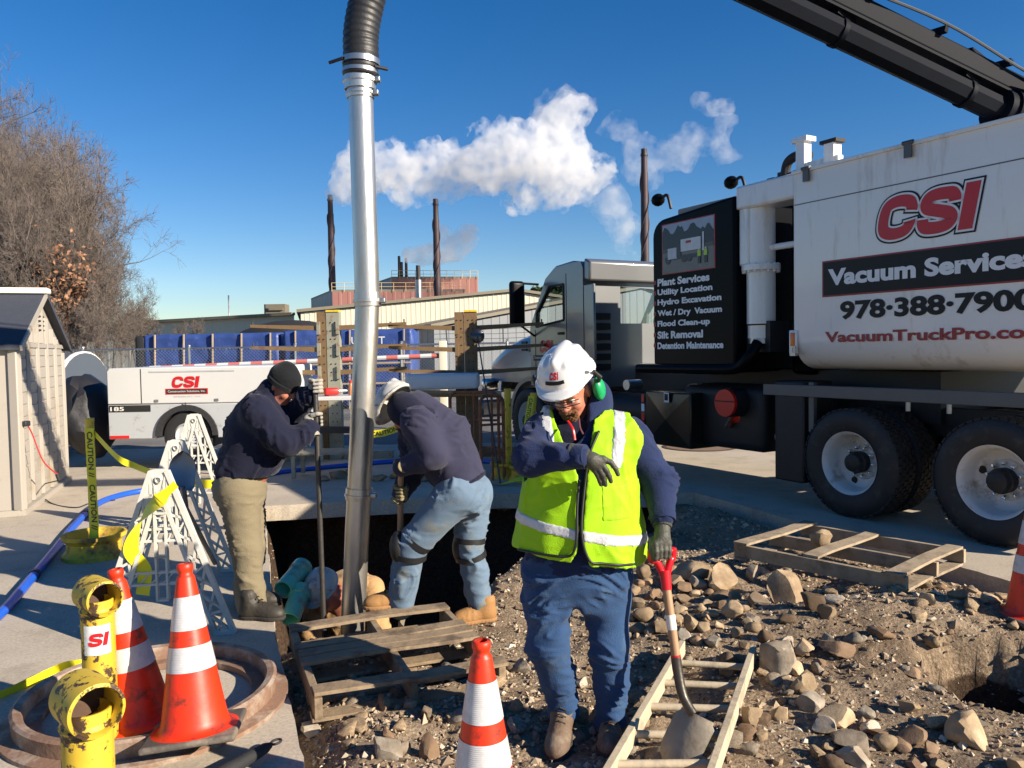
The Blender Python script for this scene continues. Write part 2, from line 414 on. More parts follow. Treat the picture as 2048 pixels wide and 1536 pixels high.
def _dirt(N, L, b):
    v = N.new('ShaderNodeTexCoord').outputs['Object']
    c = _ramp(N, L, _noise(N, L, v, 1.5, 9, .7), [(.30, (.10, .066, .042)), (.44, (.28, .205, .135)), (.60, (.47, .375, .265))])
    c2 = _ramp(N, L, _noise(N, L, v, 45, 5, .75), [(.3, (.07, .046, .03)), (.5, (.25, .18, .115)), (.66, (.52, .42, .30))])
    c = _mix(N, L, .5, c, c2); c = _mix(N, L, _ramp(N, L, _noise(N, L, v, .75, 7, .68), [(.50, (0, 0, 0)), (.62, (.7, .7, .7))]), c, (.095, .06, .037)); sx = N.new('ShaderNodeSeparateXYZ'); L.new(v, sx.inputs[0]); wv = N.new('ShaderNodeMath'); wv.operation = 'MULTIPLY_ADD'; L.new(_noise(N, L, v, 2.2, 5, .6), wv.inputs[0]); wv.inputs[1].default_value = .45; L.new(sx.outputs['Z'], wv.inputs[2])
    c = _mix(N, L, _ramp(N, L, wv.outputs[0], [(0, (1, 1, 1)), (.02, (0, 0, 0))]), c, _ramp(N, L, _noise(N, L, v, 30, 5, .7), [(.35, (.035, .023, .015)), (.65, (.085, .055, .035))])); L.new(c, b.inputs['Base Color']); b.inputs['Roughness'].default_value = .95; b.inputs['Specular IOR Level'].default_value = .15  # soil colour darkened below grade, painting the pit's shade into it
    vo = N.new('ShaderNodeTexVoronoi'); vo.inputs['Scale'].default_value = 55; L.new(v, vo.inputs['Vector'])
    n1 = _bump(N, L, b, _noise(N, L, v, 35, 8, .75), .9, .02); _bump(N, L, b, vo.outputs['Distance'], .5, .012, n1)
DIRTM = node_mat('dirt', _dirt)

def sheet(outer, hole, z, drop=0.):
    polys = [[Vector((x, y, 0)) for x, y in outer]] + ([[Vector((x, y, 0)) for x, y in hole]] if hole is not None else [])
    tri = tessellate_polygon(polys); pts = [(v.x, v.y, z) for pl in polys for v in pl]; F = []
    for t in tri:
        a, b, c = (np.array(pts[i]) for i in t); F.append(tuple(t) if np.cross(b - a, c - a)[2] > 0 else tuple(t)[::-1])
    if drop and hole is not None:
        n0 = len(outer); n = len(hole); k = len(pts); pts += [(x, y, z - drop) for x, y in hole]
        for i in range(n): F.append((n0 + i, k + i, k + (i + 1) % n, n0 + (i + 1) % n))
    return np.array(pts), F
_pr = [(-12, -4), (11, -4), (11, 14.5), (-12, 14.5)]
tag(obj('ground', sheet([(-900, -300), (900, -300), (900, 1500), (-900, 1500)], [(x * .99, y * .99) for x, y in _pr], -.006), ASPH, org=(0, 0, 0), smooth=None), kind='structure')
tag(obj('concrete_pavement', sheet(_pr, DIRT, 0, .17), CONC, org=(0, 0, 0), smooth=None), kind='structure')
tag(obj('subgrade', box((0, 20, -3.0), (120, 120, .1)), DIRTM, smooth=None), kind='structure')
# the dug area
_st = .026; _gx = np.arange(-3.3, 5.9, _st); _gy = np.arange(.4, 10.4, _st)
X_, Y_ = np.meshgrid(_gx, _gy, indexing='ij'); Z_ = zt(X_, Y_) + .016 * fbm(np.stack([X_, Y_, 0 * X_], -1) * 11, 4, .62) * np.clip(1 + 2.2 * perlin(np.stack([X_, Y_, 0 * X_ + 3], -1) * 1.3), .25, 2.2)
_dd = dist_poly(_raw, X_, Y_); _keep = (_dd < .14) | ((_dd < .95) & (Y_ > 8.5) & (X_ < 2.2))
Z_ = np.where(_dd > -.05, np.minimum(Z_, -.05), Z_); Z_ = np.where(_dd > .0, np.minimum(Z_, -.185), Z_)
_id = -np.ones(X_.shape, int); _id[_keep] = np.arange(_keep.sum())
_c = _keep[:-1, :-1] & _keep[1:, :-1] & _keep[1:, 1:] & _keep[:-1, 1:]
_F = np.stack([_id[:-1, :-1][_c], _id[1:, :-1][_c], _id[1:, 1:][_c], _id[:-1, 1:][_c]], 1)
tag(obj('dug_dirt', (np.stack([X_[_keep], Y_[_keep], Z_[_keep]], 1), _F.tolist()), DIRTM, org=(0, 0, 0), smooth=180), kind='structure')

# gravel: nobody could count it
def scatter_pebbles(n, sel, smin, smax, seed):
    r = np.random.default_rng(seed); px = r.uniform(-3.0, 4.6, n * 4); py = 2.2 + (r.uniform(0, 1, n * 4) ** 1.5) * 6.6
    k = (dist_poly(_raw, px, py) < -.04) & sel(px, py); px, py = px[k][:n], py[k][:n]; z = zt(px, py); n = len(px)
    s = smin * (smax / smin) ** (r.uniform(0, 1, n) ** 2.2)
    O = np.array([(1, 0, 0), (-1, 0, 0), (0, 1, 0), (0, -1, 0), (0, 0, 1), (0, 0, -1.)]); f = [(0, 2, 4), (2, 1, 4), (1, 3, 4), (3, 0, 4), (2, 0, 5), (1, 2, 5), (3, 1, 5), (0, 3, 5)]
    V = O[None] * (s[:, None, None] * r.uniform(.55, 1.25, (n, 6, 1))) + r.normal(size=(n, 6, 3)) * (s[:, None, None] * .22)
    V[:, :, 2] *= .7; a = r.uniform(0, 6.28, n); ca, sa = np.cos(a)[:, None], np.sin(a)[:, None]
    V = np.stack([V[..., 0] * ca - V[..., 1] * sa, V[..., 0] * sa + V[..., 1] * ca, V[..., 2]], -1) + np.stack([px, py, z + s * .25], -1)[:, None]
    F = (np.array(f)[None] + 6 * np.arange(n)[:, None, None]).reshape(-1, 3)
    return V.reshape(-1, 3), F.tolist()
def _peb(N, L, b):
    g = N.new('ShaderNodeNewGeometry').outputs['Random Per Island']
    c = _ramp(N, L, g, [(0, (.12, .08, .05)), (.35, (.27, .195, .125)), (.65, (.38, .295, .20)), (.9, (.46, .385, .285)), (1, (.58, .52, .42))]); L.new(c, b.inputs['Base Color']); b.inputs['Roughness'].default_value = .9
PEB = node_mat('pebbles', _peb)
_nopit = lambda x, y: dist_poly(PIT, x, y) > -.08
tag(obj('gravel', join(scatter_pebbles(26000, _nopit, .004, .016, 1), scatter_pebbles(4200, _nopit, .012, .034, 2),
    scatter_pebbles(9000, lambda x, y: _nopit(x, y) & (x < .5) & (y < 4.2), .005, .02, 3)), PEB, org=(0, 0, 0), smooth=None), 'pale broken gravel strewn over the dug dirt', 'gravel', kind='stuff')

# ---------------------------------------------------------------- rocks
def rock_geo(seed, ang=0., sub=3):
    r = np.random.default_rng(seed); V, F = ICO[sub]; V = V.copy(); o = r.uniform(-50, 50, 3)
    V = V * (1 + .34 * fbm(V * 1.0 + o, 3)[:, None])
    for _ in range(int(ang) + 6):
        n = r.normal(size=3); n /= np.linalg.norm(n); d = r.uniform(.36, .74) if ang > 1 else r.uniform(.55, .85); k = V @ n; V = V - np.maximum(k - d, 0)[:, None] * n * .94
    V = V * (1 + .09 * fbm(V * 3.5 + o, 4, .6)[:, None]); V = V - (V.max(0) + V.min(0)) / 2; return V / np.abs(V).max(0), F
def stone_mat(name, a, b_, c_, sc=9):
    def f(N, L, b):
        v = N.new('ShaderNodeTexCoord').outputs['Object']; oi = N.new('ShaderNodeObjectInfo')
        ad = N.new('ShaderNodeVectorMath'); ad.operation = 'ADD'; L.new(v, ad.inputs[0]); L.new(oi.outputs['Location'], ad.inputs[1]); v = ad.outputs[0]
        c = _ramp(N, L, _noise(N, L, v, sc, 8, .7), [(.3, a), (.52, b_), (.7, c_)])
        c = _mix(N, L, _ramp(N, L, _noise(N, L, v, 3.2, 6, .6), [(.42, (0, 0, 0)), (.66, (.85, .85, .85))]), c, (.19, .13, .08))
        hv = N.new('ShaderNodeHueSaturation'); mr = N.new('ShaderNodeMapRange'); mr.inputs['To Min'].default_value = .7; mr.inputs['To Max'].default_value = 1.12
        L.new(oi.outputs['Random'], mr.inputs['Value']); L.new(mr.outputs[0], hv.inputs['Value']); L.new(c, hv.inputs['Color']); L.new(hv.outputs[0], b.inputs['Base Color'])
        b.inputs['Roughness'].default_value = .88; b.inputs['Specular IOR Level'].default_value = .25; _bump(N, L, b, _noise(N, L, v, 70, 6, .7), .5, .006)
    return node_mat(name, f)
ST = {'t': stone_mat('tan_stone', (.24, .165, .095), (.40, .295, .18), (.52, .41, .275)), 'g': stone_mat('grey_stone', (.18, .15, .115), (.31, .265, .205), (.43, .375, .295), 14),
      'w': stone_mat('white_quartz', (.36, .30, .225), (.52, .455, .36), (.64, .58, .48), 20), 'd': stone_mat('soil_clod', (.05, .032, .02), (.10, .065, .04), (.16, .11, .07), 20),
      'b': stone_mat('brown_stone', (.16, .095, .055), (.26, .165, .10), (.34, .23, .145))}
SLAB = {'t': ('rounded tan fieldstone dug up and lying on the dirt', 'tan fieldstones'), 'g': ('grey angular stone chunk lying on the dirt', 'grey stone chunks'),
        'w': ('white broken quartz stone lying on the dirt', 'white quartz stones'), 'd': ('dark crumbly clod of soil on the dirt', 'soil clods'), 'b': ('flat brown stone slab lying on the dirt', 'brown stone slabs')}
SNAME = {'t': 'fieldstone', 'g': 'stone_chunk', 'w': 'quartz_stone', 'd': 'soil_clod', 'b': 'flat_stone'}
def c5(x, y, w, h): return (980 + .3098 * x, 1060 + .3098 * y, .3098 * w, .3098 * h)
def c6(x, y, w, h): return (1440 + .336 * x, 1020 + .336 * y, .336 * w, .336 * h)
def c8(x, y, w, h): return (540 + .254 * x, 1160 + .254 * y, .254 * w, .254 * h)
ROCKS = [(c5(990, 265, 100, 110), 't', 0), (c5(1310, 245, 270, 130), 't', 4), (c5(1500, 290, 205, 200), 't', 5), (c5(1345, 335, 115, 95), 'g', 4), (c5(1195, 330, 130, 90), 't', 1),
 (c5(1250, 365, 95, 70), 'b', 3), (c5(950, 470, 95, 90), 't', 3), (c5(1050, 405, 120, 80), 'b', 4), (c5(990, 540, 150, 105), 't', 0), (c5(1212, 510, 95, 80), 't', 0), (c5(1100, 600, 95, 140), 't', 2),
 (c5(1300, 590, 110, 140), 't', 6), (c5(1205, 575, 80, 80), 't', 2), (c5(950, 630, 125, 75), 't', 0), (c5(1250, 668, 90, 105), 'w', 5), (c5(1420, 535, 115, 55), 't', 0), (c5(1565, 510, 150, 130), 't', 0),
 (c5(1320, 405, 80, 50), 't', 1), (c5(1490, 418, 145, 60), 'b', 2), (c5(1725, 425, 155, 115), 'g', 5), (c5(1662, 582, 85, 75), 'w', 5), (c5(1440, 715, 105, 75), 'g', 6), (c5(1530, 895, 112, 92), 't', 0),
 (c5(1690, 1180, 135, 150), 't', 4), (c5(1850, 1150, 95, 95), 't', 2), (c5(1150, 440, 80, 60), 't', 2), (c5(1060, 480, 80, 60), 'b', 3), (c5(1180, 250, 110, 60), 't', 1), (c5(1130, 820, 90, 50), 'b', 2),
 (c6(390, 450, 215, 235), 't', 7), (c6(552, 535, 140, 120), 'd', 0), (c6(632, 590, 115, 100), 't', 6), (c6(190, 365, 75, 110), 'g', 4), (c6(340, 862, 205, 195), 'g', 4), (c6(505, 815, 125, 115), 't', 6),
 (c6(700, 800, 205, 90), 'b', 3), (c6(490, 1010, 165, 145), 't', 5), (c6(452, 940, 115, 95), 't', 4), (c6(590, 920, 95, 75), 'b', 5), (c6(540, 1130, 175, 115), 'g', 2), (c6(680, 1210, 265, 155), 't', 5),
 (c6(350, 1190, 125, 120), 't', 3), (c6(620, 1270, 155, 105), 'w', 7), (c6(770, 1350, 215, 135), 'g', 7), (c6(990, 1372, 152, 112), 't', 0), (c6(945, 1320, 140, 55), 'b', 4), (c6(1130, 1162, 142, 95), 't', 5),
 (c6(1130, 1322, 180, 135), 'b', 7), (c6(800, 1450, 195, 135), 'w', 6), (c6(1260, 1412, 95, 85), 'b', 6), (c6(1310, 1500, 115, 65), 't', 5), (c6(1460, 1280, 235, 225), 't', 3), (c6(1780, 1500, 135, 95), 't', 2),
 (c6(1150, 960, 115, 65), 'b', 7), (c6(1410, 500, 130, 62), 't', 1), (c6(1530, 452, 95, 62), 'g', 3), (c6(1620, 522, 115, 75), 't', 1), (c6(1230, 522, 95, 85), 't', 6), (c6(890, 1275, 135, 85), 'w', 5),
 (c6(1090, 1392, 135, 85), 'b', 6), (c6(270, 740, 100, 90), 'd', 0), (c6(190, 640, 90, 70), 'w', 4), (c6(840, 760, 65, 45), 'w', 4), (c6(1240, 742, 75, 30), 't', 3), (c6(60, 880, 120, 110), 'd', 0), (c6(400, 640, 120, 60), 'd', 0),
 (c6(660, 1490, 150, 110), 'd', 0), (c6(250, 1230, 120, 80), 'd', 0), (c6(860, 1200, 130, 80), 'g', 3),
 (c8(330, 1165, 185, 115), 'w', 6), (c8(930, 1295, 250, 180), 'g', 7), (c8(1255, 1290, 170, 250), 'b', 7), (c8(1230, 1030, 95, 120), 'g', 6), (c8(1060, 1300, 110, 110), 'g', 5), (c8(720, 1110, 90, 60), 'w', 5),
 (c8(470, 1330, 80, 60), 'w', 5), *[(c5(*v), 'ttgtbt'[i % 6], (i * 3) % 6) for i, v in enumerate([(930, 380, 90, 70), (1010, 330, 80, 60), (1120, 300, 90, 60), (1400, 470, 90, 60), (1460, 480, 70, 50), (1360, 500, 80, 60), (1380, 620, 90, 70), (1480, 610, 70, 60), (1030, 650, 80, 60), (1170, 690, 70, 60), (1330, 700, 90, 60), (1600, 660, 80, 70), (1580, 420, 90, 70), (1640, 500, 80, 60), (920, 560, 70, 60), (1130, 520, 80, 60), (1410, 400, 80, 60), (1250, 440, 90, 60), (1700, 620, 100, 80), (1640, 740, 70, 60), (1130, 230, 80, 60), (1040, 200, 90, 60), (960, 340, 80, 60), (1410, 560, 60, 50)])], (c8(1420, 1060, 70, 60), 't', 3)]
_rl = [(c5(1310, 245, 0, 0), 'long tan stone lying tilted on top of the rock pile behind the red grip'), (c5(1500, 290, 0, 0), 'big tan boulder on the rock pile beside the broken pallet corner'), (c5(1250, 668, 0, 0), 'whitish speckled stone right beside the wooden shovel shaft'),
 (c5(1530, 895, 0, 0), 'egg shaped tan stone resting at the top rung of the ladder'), (c5(1690, 1180, 0, 0), 'tan stone lying against a side rail of the ladder'), (c6(390, 450, 0, 0), 'tall pointed pale boulder leaning on the broken pallet'), (c6(552, 535, 0, 0), 'dark soil clod in front of the broken pallet next to the pointed boulder'),
 (c6(340, 862, 0, 0), 'big grey boulder just beyond the far end of the ladder'), (c6(700, 800, 0, 0), 'large flat brown stone lying beyond the big grey boulder'), (c6(680, 1210, 0, 0), 'large pale angular stone slab with white quartz at its foot'), (c6(770, 1350, 0, 0), 'squared grey concrete lump among the stones'),
 (c6(990, 1372, 0, 0), 'smooth rounded tan cobble beside the squared grey concrete lump'), (c6(1460, 1280, 0, 0), 'large tilted tan boulder lying before the dark dug hole'), (c6(1150, 960, 0, 0), 'brick shaped brown stone lying alone on the dirt mound'), (c6(490, 1010, 0, 0), 'blocky tan stone lying below the big grey boulder'),
 (c8(330, 1165, 0, 0), 'pale broken concrete chunk at the corner of the weathered pallet'), (c8(930, 1295, 0, 0), 'grey broken slab lying in the gravel beside the lone cone'), (c8(1255, 1290, 0, 0), 'brown slab standing in the gravel right beside the lone cone')]
RLAB = {(round(k[0]), round(k[1])): v for k, v in _rl}
for i, ((px, py, w, h), k, ang) in enumerate(ROCKS):
    q = GD(px, py + h * .42); d = q[1]; sx = w * d / FPX / 2; sz = h * d / FPX / 2 * (1.0 if h > w * .6 else .95)
    g = rock_geo(100 + i, ang); rr = np.random.default_rng(i); sy = (sx + sz) / 2 * rr.uniform(.85, 1.15)
    if k == 'b': sy = sx
    z0 = float(zt(q[0], q[1])); V = g[0] * (sx, sy, sz) + (q[0], q[1], z0 + sz * .62)
    o = obj(SNAME[k], (V, g[1]), ST[k], smooth=180 if ang < 1 else 26); tag(o, RLAB.get((round(px), round(py)), SLAB[k][0]), 'rock' if k != 'd' else 'clod', None if (round(px), round(py)) in RLAB else SLAB[k][1])
for i, px in enumerate((648, 676, 705, 760, 790, 822, 850, 884, 905)):
    q = G(px, 962 - (i % 3) * 5); g = rock_geo(500 + i, 3); s_ = .06 + .03 * ((i * 7) % 4) / 3; tag(obj('fieldstone', (g[0] * (s_ * 1.4, s_, s_ * .7) + (q[0], q[1], s_ * .55), g[1]), ST['t'], smooth=30), 'tan stone in the row set along the slab edge behind the pit', 'rock', 'stones along the slab edge')
# small loose stones, each one a thing
_sm = [mesh_of('loose_stone', rock_geo(900 + i, 5, 2)[0], ICO[2][1], 50) for i in range(8)]
for i, me in enumerate(_sm): me.materials.append(ST['ttgwbtgt'[i]])
_n = 0; _rs = np.random.default_rng(55)
while _n < 290:
    if _n < 215: x, y = _rs.uniform(.5, 3.4), _rs.uniform(3.2, 6.0)
    else: x, y = _rs.uniform(-.9, .6), _rs.uniform(2.9, 4.4)
    if dist_poly(_raw, x, y) > -.1 or dist_poly(PIT, x, y) < .06: continue
    s = .018 * (3.2 ** (_rs.uniform() ** 1.4)); o = bpy.data.objects.new('loose_stone', _sm[_n % 8]); COL.objects.link(o)
    o.location = (x, y, float(zt(x, y)) + s * .35); o.scale = (s * _rs.uniform(.8, 1.4), s * _rs.uniform(.8, 1.2), s * _rs.uniform(.5, .9)); o.rotation_euler = (0, 0, _rs.uniform(0, 6.28))
    tag(o, 'small loose stone scattered on the dug dirt', 'stone', 'small loose stones'); _n += 1
# ---------------------------------------------------------------- background: works buildings, chimneys
def corr(p0, p1, z0, top, pitch=.5, dep=.022, n=None):
    """corrugated sheet wall from p0 to p1 (plan), z0 up to top(s) along s=0..1, ribs standing out of it"""
    p0 = np.array(p0, float); p1 = np.array(p1, float); L = np.linalg.norm(p1 - p0); d = (p1 - p0) / L; nn = np.array([d[1], -d[0]])
    k = n or int(L / pitch); V = []; F = []; s = []
    for i in range(k):
        for a, o in ((0, 0), (.62, 0), (.7, 1), (.92, 1)): s.append(((i + a) / k, o))
    s.append((1, 0))
    for a, o in s:
        q = p0 + d * L * a + nn * dep * o; V += [(q[0], q[1], z0), (q[0], q[1], top(a))]
    for i in range(len(s) - 1): F.append((2 * i, 2 * i + 2, 2 * i + 3, 2 * i + 1))
    return np.array(V), F
def cladding(name, col, rough=.5): return M(name, col, rough, 0, .07, .8, 0)
BEI = cladding('beige_cladding', srgb(196, 191, 172)); GRYC = cladding('grey_and_shade_cladding', srgb(120, 124, 128)); PINK = cladding('red_cladding', srgb(150, 104, 96)); ROOF = M('roof_sheet', srgb(120, 112, 96), .6)
WHITE = M('white_paint', (.62, .62, .60), .35, 0, .04, 3, 0); STEEL = M('galvanised', (.42, .43, .43), .38, .9, .18, 12, .05, 60); DARKM = M('dark_steel', (.035, .033, .035), .5, .3, .3, 3)
BLACK = M('black_paint', (.008, .009, .012), .22, 0, .2, 4, 0, coat=.6); RUBBER = M('rubber', (.018, .018, .019), .75, 0, .3, 20, .2, 90); WOOD = M('weathered_wood', (.36, .28, .19), .85, 0, .4, 5, .35, 40, dirt=(.20, .16, .115), damt=.55, ds=7, stretch=(1, 1, 1))
GLASS = M('window_glass', (.02, .025, .03), .05, 0, .1, 3); YEL = M('yellow_paint', (.72, .50, .035), .5, 0, .12, 8, .12, 40, dirt=(.07, .04, .022), damt=.30, ds=9)
def gable_house(name, label, corner, ang, w, dep, ze, zp, wallm, sidem, peak=.5, roofm=ROOF, pitch=.5):
    c = np.array(corner, float); d = np.array([math.cos(ang), math.sin(ang)]); n = np.array([-d[1], d[0]])
    t = thing(name, label, 'building', (*c, 0)); q = [c, c + d * w, c + d * w + n * dep, c + n * dep]
    top = lambda a: np.interp(a, [0, peak, 1], [ze, zp, ze])
    obj('front_wall', corr(q[0], q[1], 0, top, pitch), wallm, t, None); obj('rear_wall', corr(q[2], q[3], 0, top, 2.), sidem, t, None)
    obj('side_wall', corr(q[3], q[0], 0, lambda a: ze, pitch * 2), sidem, t, None); obj('side_wall', corr(q[1], q[2], 0, lambda a: ze, pitch * 2), wallm, t, None)  # sidem turns the beige hall's left wall grey: shade put into its colour
    def z3(p, z): return (*p, z)
    pk0 = c + d * w * peak - n * .3; pk1 = pk0 + n * (dep + .6)
    for e in (q[0] - d * .3 - n * .3, q[1] + d * .3 - n * .3):
        e2 = e + n * (dep + .6); g = np.array([z3(e, ze + .02), z3(pk0, zp + .05), z3(pk1, zp + .05), z3(e2, ze + .02)])
        obj('roof_sheet', join((np.vstack([g, g + (0, 0, .22)]), BOXF)), roofm, t, None)
    return t
gable_house('factory_hall', 'long beige corrugated factory hall with low gabled roof', (-15.7, 60), R(14), 27, 45, 4.75, 6.3, BEI, GRYC, .62, pitch=.38)
gable_house('factory_annex', 'grey factory annex with a low gable in front of the beige hall', (-5.0, 52), R(24), 26, 10, 3.2, 6.0, GRYC, GRYC, .62, pitch=.6)
t = thing('warehouse', 'low long beige warehouse with a flat roof beyond the bare trees', 'building', (-40, 105, 0))
obj('wall', corr((-62, 112), (-27, 100), 0, lambda a: 5.9 + .6 * a, 1.2), BEI, t, None); obj('roof_edge', beam((-62, 111.6, 6.05), (-27, 99.6, 6.65), .8, .35, up=(0, 0, 1)), ROOF, t, None)
obj('ventilation_unit', join(box((-29.6, 101.6, 7.3), (2.6, 2, 1.3)), box((-29.6, 100.5, 7.3), (2.2, .3, .25))), ROOF, t, None)
obj('rooftop_pole', cyl((-36.5, 104, 6.2), (-36.5, 104, 9.4), .09), WHITE, t)
def block(name, label, x0, x1, y, z0, z1, dep, rails=()):
    t = thing(name, label, 'building', ((x0 + x1) / 2, y, 0)); d = np.array([.985, .17])
    a = np.array([x0, y]); b = a + d * (x1 - x0); n = np.array([-d[1], d[0]]) * dep
    obj('front_wall', corr(a, b, z0, lambda s: z1, 1.0), PINK, t, None); obj('side_wall', corr(a + n + (-dep * .25, 0), a, z0, lambda s: z1, 1.0), GRYC, t, None); obj('side_wall', corr(b, b + n, z0, lambda s: z1, 1.), PINK, t, None)  # left wall grey instead of red: its shade painted as colour
    g = np.array([(*a, z1), (*b, z1), *[(*p, z1) for p in (b + n, a + n + (-dep * .25, 0))]]); obj('roof', (np.vstack([g, g + (0, 0, .25)]), BOXF), ROOF, t, None)
    r = [tube([(*(a + (b - a) * s - (0, .2)), z1 + h) for s in (0, 1)], .03, 4) for h in (.55, 1.0)]
    obj('roof_railing', join(*r, *[cyl((*(a + (b - a) * s - (0, .2)), z1), (*(a + (b - a) * s - (0, .2)), z1 + 1.0), .03, n=4) for s in np.linspace(0, 1, 12)]), M('rail_cream', srgb(205, 180, 130), .6), t, None)
    return t
t = block('process_building', 'dusky red lower process building with a roof railing behind the hall', -20.4, -5.0, 92, 0, 8.7, 14)
obj('wall_vent', box((-11.0, 93.4, 7.5), (1.1, .3, .9)), WHITE, t)
block('boiler_house', 'dusky red upper boiler house rising behind the process building', -15.0, -4.0, 102, 0, 11.0, 12)
STACKM = M('chimney_steel', srgb(70, 55, 58), .6, .2, .2, 1.2, dirt=srgb(45, 38, 42), damt=.5, ds=.6)
def chimney(label, px, ptop, pbot, Y, r, helix=True, group=None, name='chimney', mat=STACKM):
    tp = P(px, ptop, Y); x, z1 = tp[0], tp[2]; t = thing(name, label, 'chimney', (x, Y, 0), group=group)
    obj('flue', lathe([(r * 1.08, 0), (r, z1 * .5), (r * .9, z1 - 2.2), (r * .8, z1 - 2.2), (r * .72, z1), (r * .6, z1), (r * .6, z1 - 1)], 20, (x, Y, 0)), mat, t)
    if helix:
        z0 = z1 * .42
        for k in range(2):
            h = np.linspace(0, 1, 60); a = h * 8 + k * 2.094; obj('strake', tube(np.stack([x + (r * 1.02) * np.cos(a), Y + (r * 1.02) * np.sin(a), z0 + (z1 - 2.3 - z0) * h], 1), .055, 5), mat, t)
        obj('top_band', lathe([(r * .86, z1 - .7), (r * .9, z1 - .65), (r * .9, z1 - .5), (r * .86, z1 - .45)], 20, (x, Y, 0)), DARKM, t)
    return t
chimney('tall dark chimney with spiral strakes beside the steel vacuum pipe', 660, 390, 590, 95, .40)
chimney('tall dark chimney with spiral strakes standing before the red buildings', 871, 398, 575, 88, .38)
chimney('tall dark chimney with spiral strakes rising behind the black hopper of the truck', 1288, 298, 520, 75, .38)
for px, pt in ((798, 512), (803, 524), (812, 516)): chimney('short dark flue in a cluster on the red building roof', px, pt, 560, 104, .24, False, 'short flues on the red building', 'flue_stack')
x = P(836, 531, 90); t = thing('vent_stack', 'silver vent stack with a dark top in front of the red building', 'chimney', (x[0], 90, 0))
obj('pipe', cyl((x[0], 90, 0), (x[0], 90, x[2] - 1.6), .36), STEEL, t); obj('top_pipe', cyl((x[0], 90, x[2] - 1.65), (x[0], 90, x[2]), .25), DARKM, t)

# evergreens far behind
PINE = M('pine_needles', (.035, .06, .022), .8, 0, .5, .6); BARK = M('bark', (.11, .088, .07), .9, 0, .35, 3)
def evergreen(px, ptop, Y, rad):
    tp = P(px, ptop, Y); r = np.random.default_rng(int(px)); n = 1400; z1 = tp[2]
    h = r.uniform(.1, 1, n) ** .8; a = r.uniform(0, 6.28, n); rr = rad * (1 - h * .75) * np.sqrt(r.uniform(.1, 1, n)) * (1 + .35 * np.sin(h * 25))
    c = np.stack([tp[0] + rr * np.cos(a), Y + rr * np.sin(a), 1 + (z1 - 1) * h], 1); u = r.normal(size=(n, 3)); u /= np.linalg.norm(u, axis=1)[:, None]; v = np.cross(u, r.normal(size=(n, 3))); v /= np.linalg.norm(v, axis=1)[:, None]
    s = r.uniform(.25, .6, n)[:, None]; V = np.stack([c - u * s, c + v * s * .5, c + u * s, c - v * s * .5], 1).reshape(-1, 3)
    t = thing('pine_tree', 'distant dark green pine tree seen behind the truck cab', 'tree', (tp[0], Y, 0), group='distant pines')
    obj('crown', (V, np.arange(4 * n).reshape(-1, 4).tolist()), PINE, t, None); obj('trunk', cyl((tp[0], Y, 0), (tp[0], Y, z1 * .9), .25, .06, 8), BARK, t)
for a in ((1075, 578, 95, 3), (1102, 572, 98, 3.2), (1122, 566, 92, 3.2), (1150, 572, 96, 3), (1230, 560, 90, 3.5), (1262, 556, 94, 3.5), (1290, 566, 96, 3)): evergreen(*a)

# bare trees
def bare_tree_geo(seed, H, spread=.5, dens=1.0, r0=None):
    r = np.random.default_rng(seed); segs = []
    def go(p, d, L, rad, lv):
        k = 3 if lv < 2 else 2
        for i in range(k):
            d = d + r.normal(size=3) * (.10 + .05 * lv) + np.array([0, 0, .05]); d /= np.linalg.norm(d)
            q = p + d * L / k; r1 = rad * (1 - .22 / k * 1.6); segs.append((p, q, rad, r1)); p, rad = q, r1
            if lv < 5 and (i > 0 or lv > 0):
                for _ in range(r.integers(1, 3) if lv < 4 else int(r.integers(2, 4) * dens)):
                    a = r.normal(size=3); a -= d * (a @ d); a /= np.linalg.norm(a) + 1e-9; e = d * r.uniform(.55, .95) + a * r.uniform(.45, .85) + np.array([0, 0, .22]); e /= np.linalg.norm(e)
                    go(p, e, L * r.uniform(.5, .72), rad * r.uniform(.45, .62), lv + 1)
        if lv < 5: go(p, d, L * .66, rad * .8, lv + 1)
    go(np.zeros(3), np.array([r.normal() * .06, r.normal() * .06, 1.]), H * .36, r0 or H * .013, 0)
    A = np.array([s[0] for s in segs]); B = np.array([s[1] for s in segs]); ra = np.maximum([s[2] for s in segs], .006); rb = np.maximum([s[3] for s in segs], .005)
    top = B[:, 2].max(); A *= H / top; B *= H / top
    d = B - A; d /= np.linalg.norm(d, axis=1)[:, None]; u = np.cross(d, np.where(np.abs(d[:, 2:3]) < .9, [[0, 0, 1.]], [[1., 0, 0]])); u /= np.linalg.norm(u, axis=1)[:, None]; v = np.cross(d, u)
    V = []
    for c, rr in ((A, ra), (B, rb)):
        for j in range(3): V.append(c + (u * math.cos(j * 2.094) + v * math.sin(j * 2.094)) * rr[:, None])
    V = np.stack(V, 1); n = len(segs); f = np.array([(0, 1, 4, 3), (1, 2, 5, 4), (2, 0, 3, 5)]); F = (f[None] + 6 * np.arange(n)[:, None, None])
    thick = ra > H * .0045
    return V, F, thick, B
TWIG = M('grey_twigs', (.13, .104, .088), .9, 0, .3, .5); LEAFB = M('dead_oak_leaves', (.30, .15, .08), .8, 0, .4, 3)
BT = []
